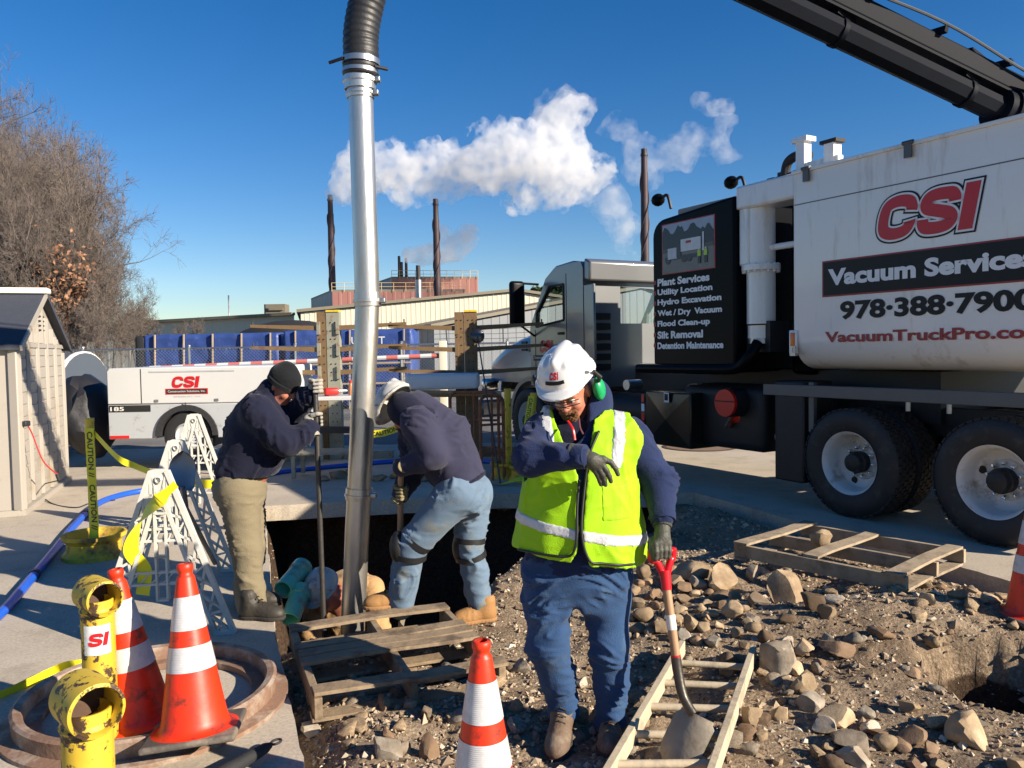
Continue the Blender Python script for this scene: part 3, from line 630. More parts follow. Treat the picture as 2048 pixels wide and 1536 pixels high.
for i, H in enumerate((14, 12, 9, 6)):
    V, F, th, tips = bare_tree_geo(31 + i, H, dens=1.7 if i < 3 else 2.0)
    m1 = mesh_of('trunk', V.reshape(-1, 3), F[th].reshape(-1, 4).tolist(), None); m2 = mesh_of('crown', V.reshape(-1, 3), F[~th].reshape(-1, 4).tolist(), None)
    for m in (m1, m2):
        import bmesh
        bm = bmesh.new(); bm.from_mesh(m); bmesh.ops.delete(bm, geom=[v for v in bm.verts if not v.link_faces], context='VERTS'); bm.to_mesh(m); bm.free()
    m1.materials.append(BARK); m2.materials.append(TWIG); BT.append((m1, m2, H, tips))
def put_tree(k, px, ytop, Y, rz, label, group, name='bare_tree', wd=.68):
    tp = P(px, ytop, Y); m1, m2, H, _ = BT[k]; s = tp[2] / H; t = thing(name, label, 'tree', (tp[0], Y, 0), rz, group); t.scale = (s * wd, s * wd, s)
    for nm, m in (('trunk', m1), ('crown', m2)):
        o = bpy.data.objects.new(nm, m); COL.objects.link(o); o.parent = t
    return t
_tl = ('tall leafless tree with dense grey twigs behind the beige shed', 'bare trees behind the shed')
for j, (k, px, yt, Y) in enumerate(((0, -80, 80, 34), (1, -10, 130, 37), (0, 45, 160, 33), (1, 95, 180, 36), (2, 125, 250, 32), (1, 130, 290, 38), (2, 165, 370, 34), (0, 60, 260, 30), (2, 110, 330, 29), (1, 20, 240, 31), (2, 150, 420, 30), (2, 185, 470, 35), (2, 215, 520, 38), (1, 30, 330, 27), (2, 85, 400, 28), (1, -30, 250, 29), (2, 140, 440, 27), (0, 10, 190, 40), (0, 80, 260, 42), (1, 150, 420, 42), (0, -20, 150, 36), (1, 20, 175, 34), (0, 60, 215, 37), (1, 95, 260, 34), (2, 120, 330, 35), (1, 55, 300, 32), (2, 150, 380, 36))):
    put_tree(k, px, yt, Y, j * 1.7, *_tl)
_bl = ('small leafless bush of thin twigs growing along the tree line', 'bare bushes along the tree line')
for j, (px, yt, Y) in enumerate(((20, 430, 27), (75, 450, 26), (130, 480, 28), (170, 520, 27), (205, 540, 29), (225, 570, 31), (250, 585, 34), (205, 610, 26), (268, 590, 36), (290, 610, 38), (275, 625, 33), (180, 480, 30), (40, 380, 29), (110, 420, 30), (150, 580, 26), (100, 560, 25), (235, 610, 30))):
    put_tree(3, px, yt, Y, j * 2.3, *_bl, name='bare_bush')
for j, (px, yt, Y) in enumerate(((350, 640, 60), (385, 632, 62))): put_tree(3, px, yt, Y, j * 1.3, 'small bare tree standing in front of the low beige warehouse', 'bare trees by the warehouse')
r = np.random.default_rng(3); n = 900; cen = P(132, 570, 27); c = cen + r.normal(size=(n, 3)) * (.42, .5, .62); u = r.normal(size=(n, 3)); u /= np.linalg.norm(u, axis=1)[:, None]; v = np.cross(u, r.normal(size=(n, 3))); v /= np.linalg.norm(v, axis=1)[:, None]
V = np.stack([c - u * .09, c + v * .05, c + u * .09, c - v * .05], 1).reshape(-1, 3)
t = thing('oak_sapling', 'young oak still holding brown dead leaves behind the shed', 'tree', (cen[0], cen[1], 0))
obj('crown', (V, np.arange(4 * n).reshape(-1, 4).tolist()), LEAFB, t, None)
obj('trunk', join(tube([(cen[0], cen[1], 0), (cen[0] + .1, cen[1], 2), cen], [.08, .05, .02], 6), *[tube([cen + (0, 0, -1.2 + .25 * k), cen + r.normal(size=3) * .7], [.025, .008], 4) for k in range(7)]), BARK, t)

# ---------------------------------------------------------------- yard behind: fence, tarped stacks, racks
FY = 20.0; t = thing('chain_link_fence', 'galvanised chain link fence with round posts and a top rail', 'fence', (-5, FY, 0))
fx0, fx1, fh = -16.0, 2.5, 1.86
for x in np.arange(fx0, fx1 + .1, 2.65): obj('post', join(cyl((x, FY, 0), (x, FY, fh + .05), .035, n=8), blob((x, FY, fh + .06), .045, 1)), STEEL, t)
obj('top_rail', cyl((fx0, FY, fh), (fx1, FY, fh), .024, n=8), STEEL, t)
ws = []
for x in np.arange(fx0 - fh, fx1 + fh, .085):
    for s in (1, -1):
        xa, xb = (x, x + fh) if s > 0 else (x + fh, x); za, zb = .03, fh - .02; lo, hi = min(xa, xb), max(xa, xb)
        if lo < fx0 or hi > fx1: continue
        ws.append(cyl((xa, FY - .004 * s, za), (xb, FY - .004 * s, zb), .0035, n=3, caps=False))
obj('wire_mesh', join(*ws), STEEL, t, None)
for i in range(3):
    z = fh + .12 + .12 * i; obj('barbed_wire', tube([(x, FY - .1 - .09 * i, z + .01 * math.sin(x * 3)) for x in np.arange(-2.0, fx1, .4)], .006, 4), STEEL, t)
for x in (-1.6, -.2, 1.2, 2.4): obj('barb_arm', beam((x, FY, fh), (x, FY - .32, fh + .42), .03, .03), STEEL, t)

TARP = M('blue_tarp', srgb(48, 70, 130), .45, 0, .22, 2.2, .6, 14, dirt=srgb(80, 98, 150), damt=.22, ds=3); BATT = M('batten_wood', (.40, .31, .20), .8, 0, .3, 4)
def tarp_stack(label, x0, x1, y, z1, dep, seed, nb):
    t = thing('tarp_covered_stack', label, 'stack', ((x0 + x1) / 2, y, 0)); nx, nz = 60, 18
    xs = np.linspace(x0, x1, nx); V = []; F = []
    prof = [(0, zz) for zz in np.linspace(.1, z1, nz)] + [(dd, z1 + .04 * math.sin(dd * 3)) for dd in np.linspace(.1, dep, 6)] + [(dep, .1)]
    for x in xs:
        for dd, zz in prof:
            w = float(perlin(np.array([x * 1.6, zz * 2.2 + dd, seed]))) * .05 + float(perlin(np.array([x * 5 + zz * 3, zz * 2, seed]))) * .03
            V.append((x, y + dd - w, zz + (w * .5 if zz > z1 - .05 else 0)))
    m = len(prof); F = [(i * m + j, (i + 1) * m + j, (i + 1) * m + j + 1, i * m + j + 1) for i in range(nx - 1) for j in range(m - 1)]
    F += [tuple(range(m)), tuple((nx - 1) * m + j for j in range(m))[::-1]]
    obj('tarp', (np.array(V), F), TARP, t, 180)
    for x in np.linspace(x0 + .3, x1 - .25, nb): obj('batten', beam((x, y - .075, 0), (x + .06, y - .06, z1 + .02), .06, .03), BATT, t)
    for z in (.75, 1.35): obj('rail', beam((x0, y - .105, z), (x1, y - .105, z + .02), .025, .05, up=(0, 0, 1)), BATT, t)
    return t
t = tarp_stack('long stack under a blue tarpaulin held by wooden battens, behind the fence', -11.0, -7.0, 24, 2.3, 2.2, 1.5, 5)
obj('end_cap', rbox((-11.12, 25.1, 1.15), (.35, 2.2, 2.3), .1), RUBBER, t)
t = tarp_stack('shorter blue tarpaulin stack with white lettering behind the steel rack', -6.8, -3.0, 24, 2.35, 2.2, 7.5, 3)
obj('lettering', place(text_geo('UNNIT', .22, 1.0, .01), (-4.75, 23.80, 1.93), (1, 0, 0), (0, 0, 1)), WHITE, t, None)
tag(obj('dark_tarp_heap', blob((-8.2, 30, 1.6), (2.6, 1.6, 1.35), 3), RUBBER), 'dark tarpaulin heap behind the blue tarp stack', 'heap')

a, b = P(300, 737, 17), P(886, 711, 17); t = thing('barrier_arm', 'white barrier arm with red stripes stretched before the fence', 'barrier', (a[0], 17, 0))
FADED = M('faded_red', srgb(196, 110, 100), .5, 0, .1, 5); RED = M('red_paint', srgb(200, 40, 35), .45, 0, .1, 5)
for k in range(26):
    p, q = a + (b - a) * k / 26, a + (b - a) * (k + 1) / 26; obj('stripe', cyl(p, q, .055, n=10), FADED if k % 2 else WHITE, t)
obj('arm_post', rbox((b[0], 17, .95), (.16, .16, 1.9), .01), M('cream_post', srgb(225, 215, 190), .5), t); obj('arm_rest', box((a[0], 17, a[2] / 2), (.12, .12, a[2] - .06)), WHITE, t)

RACKT = M('tan_rack', srgb(118, 95, 64), .7, 0, .2, 8, .1, 30, dirt=(.14, .07, .04), damt=.35, ds=8); RACKG = M('grey_rack', srgb(140, 140, 125), .6, 0, .15, 8, dirt=(.2, .11, .06), damt=.3, ds=9)
def rack(label, px, Y, m1, m2):
    c = P(px, 700, Y); x = c[0]; t = thing('cantilever_rack', label, 'rack', (x, Y, 0), group='cantilever racks')
    zt_ = P(px, 624, Y)[2]
    for s, w, m in ((-1, .14, m1), (1, .2, m2)):
        xx = x + (-.11 if s < 0 else .07); p = obj('upright', join(box((xx, Y, zt_ / 2), (w, .03, zt_)), box((xx - w / 2 + .012, Y + .08, zt_ / 2), (.02, .16, zt_)), box((xx + w / 2 - .012, Y + .08, zt_ / 2), (.02, .16, zt_))), m, t)
        for z in np.arange(.6, zt_ - .05, .13):
            for dx in (-.035, .035): obj('bolt_hole', cyl((xx + dx, Y - .0155, z), (xx + dx, Y - .022, z), .011, n=8), DARKM, p)
    obj('cap', box((x + .07, Y + .07, zt_ + .015), (.2, .2, .03)), YEL, t)
    for py in (656, 699, 745):
        z = P(px, py, Y)[2]
        for s in (-1, 1):
            V = []; L = 1.05
            for dx, hh, up in ((.0, .075, 0), (L, .045, .05)):
                for yy in (-.05, .05): V += [(x + s * (.17 + dx), Y + yy + .02, z - hh / 2 + up), (x + s * (.17 + dx), Y + yy + .02, z + hh / 2 + up)]
            o = obj('arm', (np.array(V), [(0, 1, 3, 2), (4, 6, 7, 5), (0, 4, 5, 1), (2, 3, 7, 6), (1, 5, 7, 3), (0, 2, 6, 4)]), RACKT, t)
            obj('arm_bracket', box((x + s * .15, Y - .03, z), (.05, .05, .2)), m2, o); obj('stop_pin', cyl((x + s * (.17 + L - .03), Y, z + .06), (x + s * (.17 + L - .03), Y, z + .12), .012, n=6), DARKM, o)
    obj('base_beam', box((x, Y + .1, .06), (1.9, .2, .12)), m2, t)
    return t
rack('tan and grey steel cantilever rack beside the steel vacuum pipe', 658, 12.6, RACKT, RACKG)
rack('brown steel cantilever rack holding the white wrapped bundle', 933, 12.6, RACKT, RACKT)
WRAP = M('white_wrap', (.70, .70, .70), .35, 0, .05, 6, .7, 9)
V, F = rbox((0, 0, 0), (1.12, .55, .24), .05, n=4); c = P(886, 762, 12.35)
tag(obj('wrapped_bundle', (V + c, F), WRAP), 'white plastic wrapped bundle resting on the rack boards', 'bundle')
for k in range(4): tag(obj('lumber_board', beam(P(820, 783 + 2.5 * k, 12.2 + .16 * k), P(1003, 785 + 2.5 * k, 12.2 + .16 * k), .14, .04, up=(0, 0, 1)), BATT), 'long brown lumber board lying across the rack below the wrapped bundle', 'board', 'lumber boards on the rack')
# bench with tools
c = P(652, 795, 10.8); t = thing('work_bench', 'white topped work bench with steel legs in front of the grey rack', 'bench', (c[0], c[1], 0))
obj('top', box(c, (.95, .6, .05)), WHITE, t, bevel=.006); zt_ = c[2]
for sx in (-.4, .4):
    for sy in (-.24, .24): obj('leg', box((c[0] + sx, c[1] + sy, zt_ / 2), (.05, .05, zt_ - .05)), RACKG, t)
obj('shelf', box((c[0], c[1], .35), (.85, .5, .03)), RACKG, t)
q = c + (.1, -.1, .025); t = thing('power_drill', 'small red power tool lying on the white bench', 'tool', q)
obj('body', rbox(q + (0, 0, .06), (.2, .09, .1), .035, .4), RED, t); obj('chuck', cyl(q + (.08, .03, .065), (q + (.19, .08, .065)), .03, .018), STEEL, t); obj('grip', rbox(q + (-.06, -.02, .03), (.06, .05, .06), .015), RUBBER, t)
q = c + (-.36, -.1, .025); t = thing('pipe_clamp', 'red and silver clamp lying on the bench beside the beanie worker', 'clamp', q)
obj('band', lathe([(.09, 0), (.09, .06), (.078, .06), (.078, 0)], 20, q, closed=True), STEEL, t); obj('screw_block', rbox(q + (.11, 0, .03), (.08, .06, .06), .01), RED, t)
q = c + (.33, .05, .025); t = thing('spray_bottle', 'small orange capped bottle standing on the bench', 'bottle', q)
obj('body', lathe([(0, 0), (.035, 0), (.035, .12), (.018, .15), (.018, .17)], 14, q), M('amber', srgb(190, 120, 70), .4), t); obj('cap', cyl(q + (0, 0, .165), q + (0, 0, .2), .022), RED, t)

# rusty pipe guards and yellow posts on wheel rims
RUST = M('rusty_pipe', srgb(150, 92, 62), .7, .1, .25, 9, .15, 50, dirt=(.12, .055, .03), damt=.5, ds=8)
def guard(label, px0, px1, Y, h, ang):
    a = P(px0, 800, Y)[:2]; L = (px1 - px0) * Y / FPX; d = np.array([math.cos(ang), math.sin(ang)]); b = a + d * L
    t = thing('pipe_guardrail', label, 'guardrail', (a[0], a[1], 0), group='rusty pipe guardrails')
    p = lambda s, z: (*(a + (b - a) * s), z); rr = .1; pts = [p(0, 0), p(0, h - rr)] + [p(rr / L * (1 - math.cos(R(k * 22.5))), h - rr + rr * math.sin(R(k * 22.5))) for k in range(1, 5)] + [p(1 - rr / L * (1 - math.sin(R(k * 22.5))), h - rr + rr * math.cos(R(k * 22.5))) for k in range(0, 5)] + [p(1, 0)]
    obj('hoop', tube(pts, .022, 8), RUST, t)
    for z in (h * .33, h * .66): obj('cross_rail', cyl(p(0, z), p(1, z), .016, n=8), RUST, t)
    obj('middle_post', cyl(p(.5, 0), p(.5, h - .01), .016, n=8), RUST, t)
guard('rusty bent pipe guardrail in front of the brown rack', 900, 1000, 10.9, 1.12, -.25); guard('rusty bent pipe guardrail beside the yellow post', 960, 1012, 10.2, 1.1, .5)
RIMY = M('yellow_rim', (.62, .42, .03), .6, 0, .2, 6, .15, 40, dirt=(.16, .10, .04), damt=.45, ds=5)
def rim_base(parent, c, r, h):
    obj('wheel_rim_base', lathe([(r * .55, .02), (r, 0), (r, .03), (r * .86, .07), (r * .84, h - .07), (r, h - .03), (r, h), (r * .93, h), (r * .8, h - .05), (r * .78, h * .45), (r * .2, h * .4), (0, h * .4)], 40, c), RIMY, parent)
    for k in range(5):
        a = k * 1.2566 + .4; obj('hand_hole', cyl((c[0] + r * .5 * math.cos(a), c[1] + r * .5 * math.sin(a), c[2] + h * .42), (c[0] + r * .5 * math.cos(a), c[1] + r * .5 * math.sin(a), c[2] + h * .43), r * .1, n=12), DARKM, parent)
def yellow_post(label, px, pyb, h, rb, r, lean=(0, 0)):
    g = G(px, pyb); t = thing('yellow_post', label, 'post', g); rim_base(t, g, rb, .2)
    tp = g + np.array([lean[0], lean[1], h]); obj('pole', cyl(g + (0, 0, .02), tp, r, n=18), YEL, t); obj('cap', cyl(tp - (0, 0, .004), tp + (0, 0, .02), r * 1.08, n=18), YEL, t); return t, tp
_, YP3 = yellow_post('thin yellow post on a wheel rim base with hanging caution tape', 190, 1112, 1.15, .25, .034)
_, YP4 = yellow_post('thin yellow post on a wheel rim beside the front wheel of the truck', 1018, 953, 1.15, .25, .045)
_, YP5 = yellow_post('yellow post leaning behind the worker in the lime vest', 1052, 960, 1.1, .22, .045, (.12, .1))
c0 = P(955, 672, 10.6); c1 = P(1000, 905, 10.0); t = thing('inspection_mirror', 'black disc mirror on a long thin pole leaning at the brown rack', 'mirror', (c1[0], c1[1], 0))
obj('pole', tube([c1 * (1, 1, 0) + (0, 0, .0), c0], [.014, .01], 6), M('pole_brown', (.06, .04, .04), .5), t); obj('disc', lathe([(0, .006), (.085, .006), (.095, 0), (.085, -.006), (0, -.006)], 24, c0, axis=(.25, -1, .1)), BLACK, t)
# ---------------------------------------------------------------- shed, compressor and things by the tree line
SHEDM = M('beige_plastic', srgb(163, 156, 145), .55, 0, .05, 3, .06, 120, dirt=srgb(150, 138, 118), damt=.2, ds=2); SHEDD = M('shingle_dark', srgb(58, 62, 72), .8, 0, .2, 14, .4, 40); CREAM = M('cream_trim', srgb(228, 224, 212), .5, 0, .04, 4)
a = G(42, 1030); b = G(134, 962); d = (b - a)[:2]; Lg = np.linalg.norm(d); d /= Lg; n = np.array([d[1], -d[0]])      # n points out of the gable, to the right
n = n if n[0] > 0 else -n
t = thing('garden_shed', 'beige plastic garden shed with ribbed panels and dark shingled roof', 'shed', (a[0], a[1], 0)); S3 = lambda s, o, z: np.array([*(a[:2] + d * s + n * o), z])
ze, zp = 1.86, 2.43; Ls = 3.2
fl = lambda P0: [S3(s, o, z) for s, o, z in P0]
pts = fl([(0, 0, .05), (Lg, 0, .05), (Lg, 0, ze), (Lg / 2, 0, zp), (0, 0, ze), (0, -Ls, .05), (Lg, -Ls, .05), (Lg, -Ls, ze), (Lg / 2, -Ls, zp), (0, -Ls, ze)])
obj('wall', (np.array(pts), [(0, 1, 2, 3, 4), (5, 9, 8, 7, 6), (0, 4, 9, 5), (1, 6, 7, 2)]), SHEDM, t, None)
obj('base_sill', join(beam(S3(-.05, 0, .03), S3(Lg + .05, 0, .03), .12, .06, up=(0, 0, 1)), beam(S3(0, 0, .03), S3(0, -Ls, .03), .12, .06, up=(0, 0, 1))), SHEDM, t)
ncol = 5
for i in range(ncol + 1): obj('stile', beam(S3(.03 + i * (Lg - .06) / ncol, .012, .07), S3(.03 + i * (Lg - .06) / ncol, .012, np.interp(i / ncol, [0, .5, 1], [ze, zp - .06, ze]) - .11), .07, .024), SHEDM, t, bevel=.006)
for i in range(ncol):
    for k in range(13):
        z0 = .1 + k * .134; obj('siding_panel', beam(S3((i + .13) * (Lg - .06) / ncol + .03, .004, z0 + .055), S3((i + .87) * (Lg - .06) / ncol + .03, .004, z0 + .055), .014, .105, up=(0, 0, 1)), SHEDM, t, bevel=.006)
obj('gable_band', beam(S3(.02, .016, ze - .03), S3(Lg - .02, .016, ze - .03), .02, .05, up=(0, 0, 1)), SHEDM, t)
for i in range(9):
    s = (i + .5) * Lg / 9; zz = np.interp(s / Lg, [0, .5, 1], [ze, zp, ze]) - .13
    if zz > ze + .03: obj('gable_rib', beam(S3(s, .008, ze), S3(s, .008, zz), .09, .02), SHEDM, t, bevel=.005)
for k in range(4): obj('vent_slot', beam(S3(Lg * .43, .013, 2.02 + .055 * k), S3(Lg * .57, .013, 2.02 + .055 * k), .012, .018, up=(0, 0, 1)), DARKM, t)
for s0, s1 in ((-.10, Lg / 2), (Lg + .10, Lg / 2)):
    z0 = ze - .085; g = np.array([S3(s0, .08, z0), S3(s1, .08, zp), S3(s1, -Ls, zp), S3(s0, -Ls, z0)]); obj('roof', (np.vstack([g, g + (0, 0, .05)]), BOXF), SHEDD, t, None)
    obj('fascia', beam(S3(s0, .09, z0 + .015), S3(s1, .09, zp + .015), .02, .06, up=(0, 0, 1)), SHEDD if s0 > 1 else SHEDM, t)
obj('ridge_cap', beam(S3(Lg / 2, .12, zp + .06), S3(Lg / 2, -Ls, zp + .06), .2, .07, up=(0, 0, 1)), CREAM, t, bevel=.015)
obj('corner_post', beam(S3(.0, -.0, .05), S3(.0, -.0, ze - .02), .1, .1), SHEDM, t, bevel=.012)
o = obj('door_latch', rbox(S3(.03, .07, .98), (.07, .09, .06), .012), DARKM, t)
# cords by the shed
pts = [S3(.03, .09, .97), S3(.1, .12, .85), S3(.16, .2, .55), S3(.3, .3, .38)]; REDC = M('red_cable', srgb(190, 50, 50), .5)
def curve(pts, k=8):
    pts = _q(pts); m = len(pts); out = []
    for i in range(m - 1):
        p0, p1, p2, p3 = pts[max(i - 1, 0)], pts[i], pts[i + 1], pts[min(i + 2, m - 1)]
        for j in range(k):
            s = j / k; out.append(.5 * ((2 * p1) + (-p0 + p2) * s + (2 * p0 - 5 * p1 + 4 * p2 - p3) * s * s + (-p0 + 3 * p1 - 3 * p2 + p3) * s ** 3))
    out.append(pts[-1]); return np.array(out)
t = thing('extension_cord', 'red and black power cord hanging from the shed to the ground', 'cord', (pts[-1][0], pts[-1][1], 0))
obj('red_lead', tube(curve(pts), .008, 6), REDC, t); obj('plug', cyl(pts[-1], pts[-1] + (.02, .0, -.07), .022, .018), RUBBER, t)
obj('black_lead', tube(curve([pts[-1] + (.02, 0, -.07), G(75, 975, .08), G(100, 1005, .008), G(150, 1015, .008), G(182, 1006, .008), G(230, 1000, .008)]), .007, 6), RUBBER, t)

# tank trailer with arched ribs and black tarped load behind the shed
c = P(150, 742, 14.0); t = thing('arched_trailer', 'pale grey trailer with ribbed arched roof behind the shed', 'trailer', (c[0] - .6, 14.0, 0)); GPAL = M('pale_grey_metal', srgb(84, 92, 102), .5, .1, .06, 2)
def arch(x0, x1, y, z0, zt_, w, m=14): 
    prof = [(y - w, z0)] + [(y - w * math.cos(R(k * 180 / m)), z0 + (zt_ - z0) * (.45 + .55 * math.sin(R(k * 180 / m)))) for k in range(m + 1)] + [(y + w, z0)]
    V = [(x0, p, q) for p, q in prof] + [(x1, p, q) for p, q in prof]; k = len(prof); return np.array(V), [(i, i + 1, k + i + 1, k + i) for i in range(k - 1)] + [tuple(range(k))[::-1], tuple(range(k, 2 * k))]
xr = c[0] + .2; obj('shell', arch(xr - 2.6, xr, 14.0, .6, 1.76, .8), GPAL, t)
for k in range(4): obj('rib', arch(xr - .02 - .6 * k, xr - .08 - .6 * k, 14.0, .58, 1.79, .83), CREAM, t)
for yy in (13.3, 14.7): obj('wheel', lathe([(.0, .09), (.16, .09), (.32, .1), (.34, .06), (.34, -.06), (.32, -.1), (0, -.1)], 24, (xr - 1.3, yy, .34), axis=(0, 1, 0)), RUBBER, t)
obj('chassis', box((xr - 1.3, 14.0, .5), (2.7, 1.3, .18)), DARKM, t)
V, F = ICO[3]; V = V.copy(); V *= (1 + .30 * fbm(V * 1.4 + 4, 3) + .10 * (1 - 2 * np.abs(perlin(V * 4))))[:, None]; c = P(172, 815, 12.3); V = V * (.36, .5, .62) + (c[0], 12.3, .78); V[:, 2] = np.maximum(V[:, 2], .12); V[:, 0] += .12 * np.clip(.8 - V[:, 2], 0, 1)
tag(obj('tarped_load', (V, F), M('black_tarp', (.014, .014, .017), .5, 0, .2, 6, .9, 8)), 'lumpy load under a shiny black tarpaulin between shed and compressor', 'tarpaulin')

# compressor trailer
CY = 11.7; x0 = P(215, 800, CY)[0]; x1 = P(575, 800, CY)[0]; z0, z1 = P(215, 879, CY)[2], P(215, 737, CY)[2]; zm = P(215, 810, CY)[2]
t = thing('compressor_trailer', 'white and grey towable air compressor trailer with red lettering', 'compressor', ((x0 + x1) / 2, CY, 0)); LG = M('light_grey_paint', srgb(180, 184, 186), .4, 0, .04, 3, dirt=srgb(140, 138, 132), damt=.15)
wx = P(372, 800, CY)[0]; wr = .36; wz = z0 + .03
def side_panel(xa, xb, za, zb, hole=None):
    pts = [(xa, za)]
    if hole:
        hx, hz, hr = hole; a0 = math.asin(min(1, (za - hz) / hr)); pts += [(hx + hr * math.cos(a), hz + hr * math.sin(a)) for a in np.linspace(math.pi - a0, a0, 18)]
    pts += [(xb, za), (xb, zb), (xa, zb)]; return pts
def xz_prism(poly, y0, y1):
    n = len(poly); V = [(x, y0, z) for x, z in poly] + [(x, y1, z) for x, z in poly]
    F = [tuple(range(n)), tuple(range(n, 2 * n))[::-1]] + [(i, n + i, n + (i + 1) % n, (i + 1) % n) for i in range(n)]; return np.array(V), F
obj('lower_body', xz_prism(side_panel(x0, x1, z0, zm - .003, (wx, wz, wr + .09)), CY, CY + 1.5), LG, t, bevel=.012)
cx = x0 + .0; o = obj('canopy', xz_prism([(x0, zm + .003), (x1, zm + .003), (x1, z1), (x0 + .04, z1), (x0, z1 - .04)], CY - .006, CY + 1.5), WHITE, t, bevel=.015)
xs = P(283, 780, CY)[0]; obj('door_seam', box((xs, CY - .008, (zm + z1) / 2), (.008, .006, z1 - zm - .03)), DARKM, o); obj('hinge_strip', box((xs + .75, CY - .009, z1 - .06), (1.25, .006, .022)), LG, o)
for xx in (xs + .22, xs + 1.1): obj('latch', box((xx, CY - .012, zm + .05), (.05, .012, .035)), STEEL, o)
obj('lifting_hook', tube([(wx - .02, CY - .02, zm - .06), (wx, CY - .03, zm + .02), (wx + .02, CY - .02, zm - .06)], .008, 6), DARKM, t)
xe = P(302, 818, CY)[0]; o = obj('number_plate', box(((x0 + xe) / 2 + .01, CY - .004, P(215, 818, CY)[2]), (xe - x0 - .03, .006, .095)), M('black_decal', (.02, .02, .02), .5), t)
obj('number', place(text_geo('185', .06, .2, .02), (x0 + .04, CY - .0095, P(215, 822.5, CY)[2]), (1, 0, 0), (0, 0, 1)), CREAM, o, None)
obj('reflector_strip', box((x0 + .16, CY - .004, z0 + .03), (.28, .006, .045)), RED, t)
obj('tail_light', box((x0 - .03, CY + .12, z0 + .12), (.05, .1, .16)), DARKM, t)
obj('fender', join(*[xz_prism([(wx + (wr + r0) * math.cos(aa), wz + (wr + r0) * math.sin(aa)) for aa, r0 in ((a_, .10), (a_, .02), (a_ + .16, .02), (a_ + .16, .10))], CY - .03, CY + .2) for a_ in np.arange(.02, 2.98, .155)]), M('fender_black', (.03, .03, .032), .55), t, None)
def small_wheel(parent, c, r, w, rimm, axis=(0, 1, 0)):
    ty = obj('tyre', lathe([(r * .55, w * .45), (r * .8, w * .5), (r * .96, w * .42), (r, w * .25), (r, -w * .25), (r * .96, -w * .42), (r * .8, -w * .5), (r * .55, -w * .45)], 36, c, axis), RUBBER, parent); return ty
w_ = small_wheel(t, (wx, CY + .1, wz + .0), wr, .2, None); obj('rim', lathe([(wr * .57, -.07), (wr * .5, -.085), (wr * .45, -.04), (wr * .2, -.03), (wr * .16, -.08), (0, -.08)], 28, (wx, CY + .1, wz), (0, 1, 0)), LG, w_)
obj('jack_leg', cyl((x1 + .3, CY + .7, 0), (x1 + .3, CY + .7, .6), .04), STEEL, t); obj('drawbar', beam((x1 - .1, CY + .7, .5), (x1 + 1.0, CY + .7, .48), .1, .1), DARKM, t); obj('axle_block', box((wx, CY + .75, .36), (.2, 1.2, .2)), DARKM, t)
def csi_logo_old(parent, o, ex, ey, h, k=.004, red=None, nm='logo_lettering', rim=True, wd=1.55):
    """slanted heavy CSI lettering with white and black outlines, as layered flat lettering"""
    ez = np.cross(ex, ey); red = red or M('logo_red', srgb(196, 24, 34), .35, 0, .03, 3)
    w = h * wd; base = dict(shear=.22, spacing=.94)
    lay = ([(M('logo_black', (.012, .012, .014), .4), .118, h * .075), (M('logo_white', (.8, .8, .8), .4), .094, h * .048)] if rim else []) + [(red, .055, 0)]
    for i, (m, bo, ext) in enumerate(lay):
        g = text_geo('CSI', h + 2 * ext, w + 2 * ext, bo, **base); obj(nm, place(g, np.asarray(o, float) - np.asarray(ex) * ext - np.asarray(ey) * ext + ez * k * (i + 1), ex, ey), m, parent, None)
lz = P(380, 775, CY)[2]; lx = P(343, 775, CY)[0]; obj('logo_lettering', place(csi_geo(.42, .165), (lx, CY - .011, lz), (1, 0, 0), (0, 0, 1)), M('logo_red', srgb(196, 24, 34), .35, 0, .03, 3), t, None)
obj('logo_bar_edge', box((P(374, 783, CY)[0], CY - .009, P(374, 782.5, CY)[2]), (.62, .004, .085)), RED, t); obj('logo_bar', box((P(374, 783, CY)[0], CY - .012, P(374, 782.5, CY)[2]), (.59, .004, .062)), M('black_decal', (.02, .02, .02), .5), t)
obj('bar_lettering', place(text_geo('Construction Solutions, Inc.', .036, .55, .01), (P(374, 783, CY)[0] - .275, CY - .0155, P(374, 785, CY)[2]), (1, 0, 0), (0, 0, 1)), WHITE, t, None)
obj('town_lettering', place(text_geo('AMESBURY, MA', .026, .4, 0), (P(374, 793, CY)[0] - .2, CY - .0085, P(374, 795, CY)[2]), (1, 0, 0), (0, 0, 1)), LG, t, None)

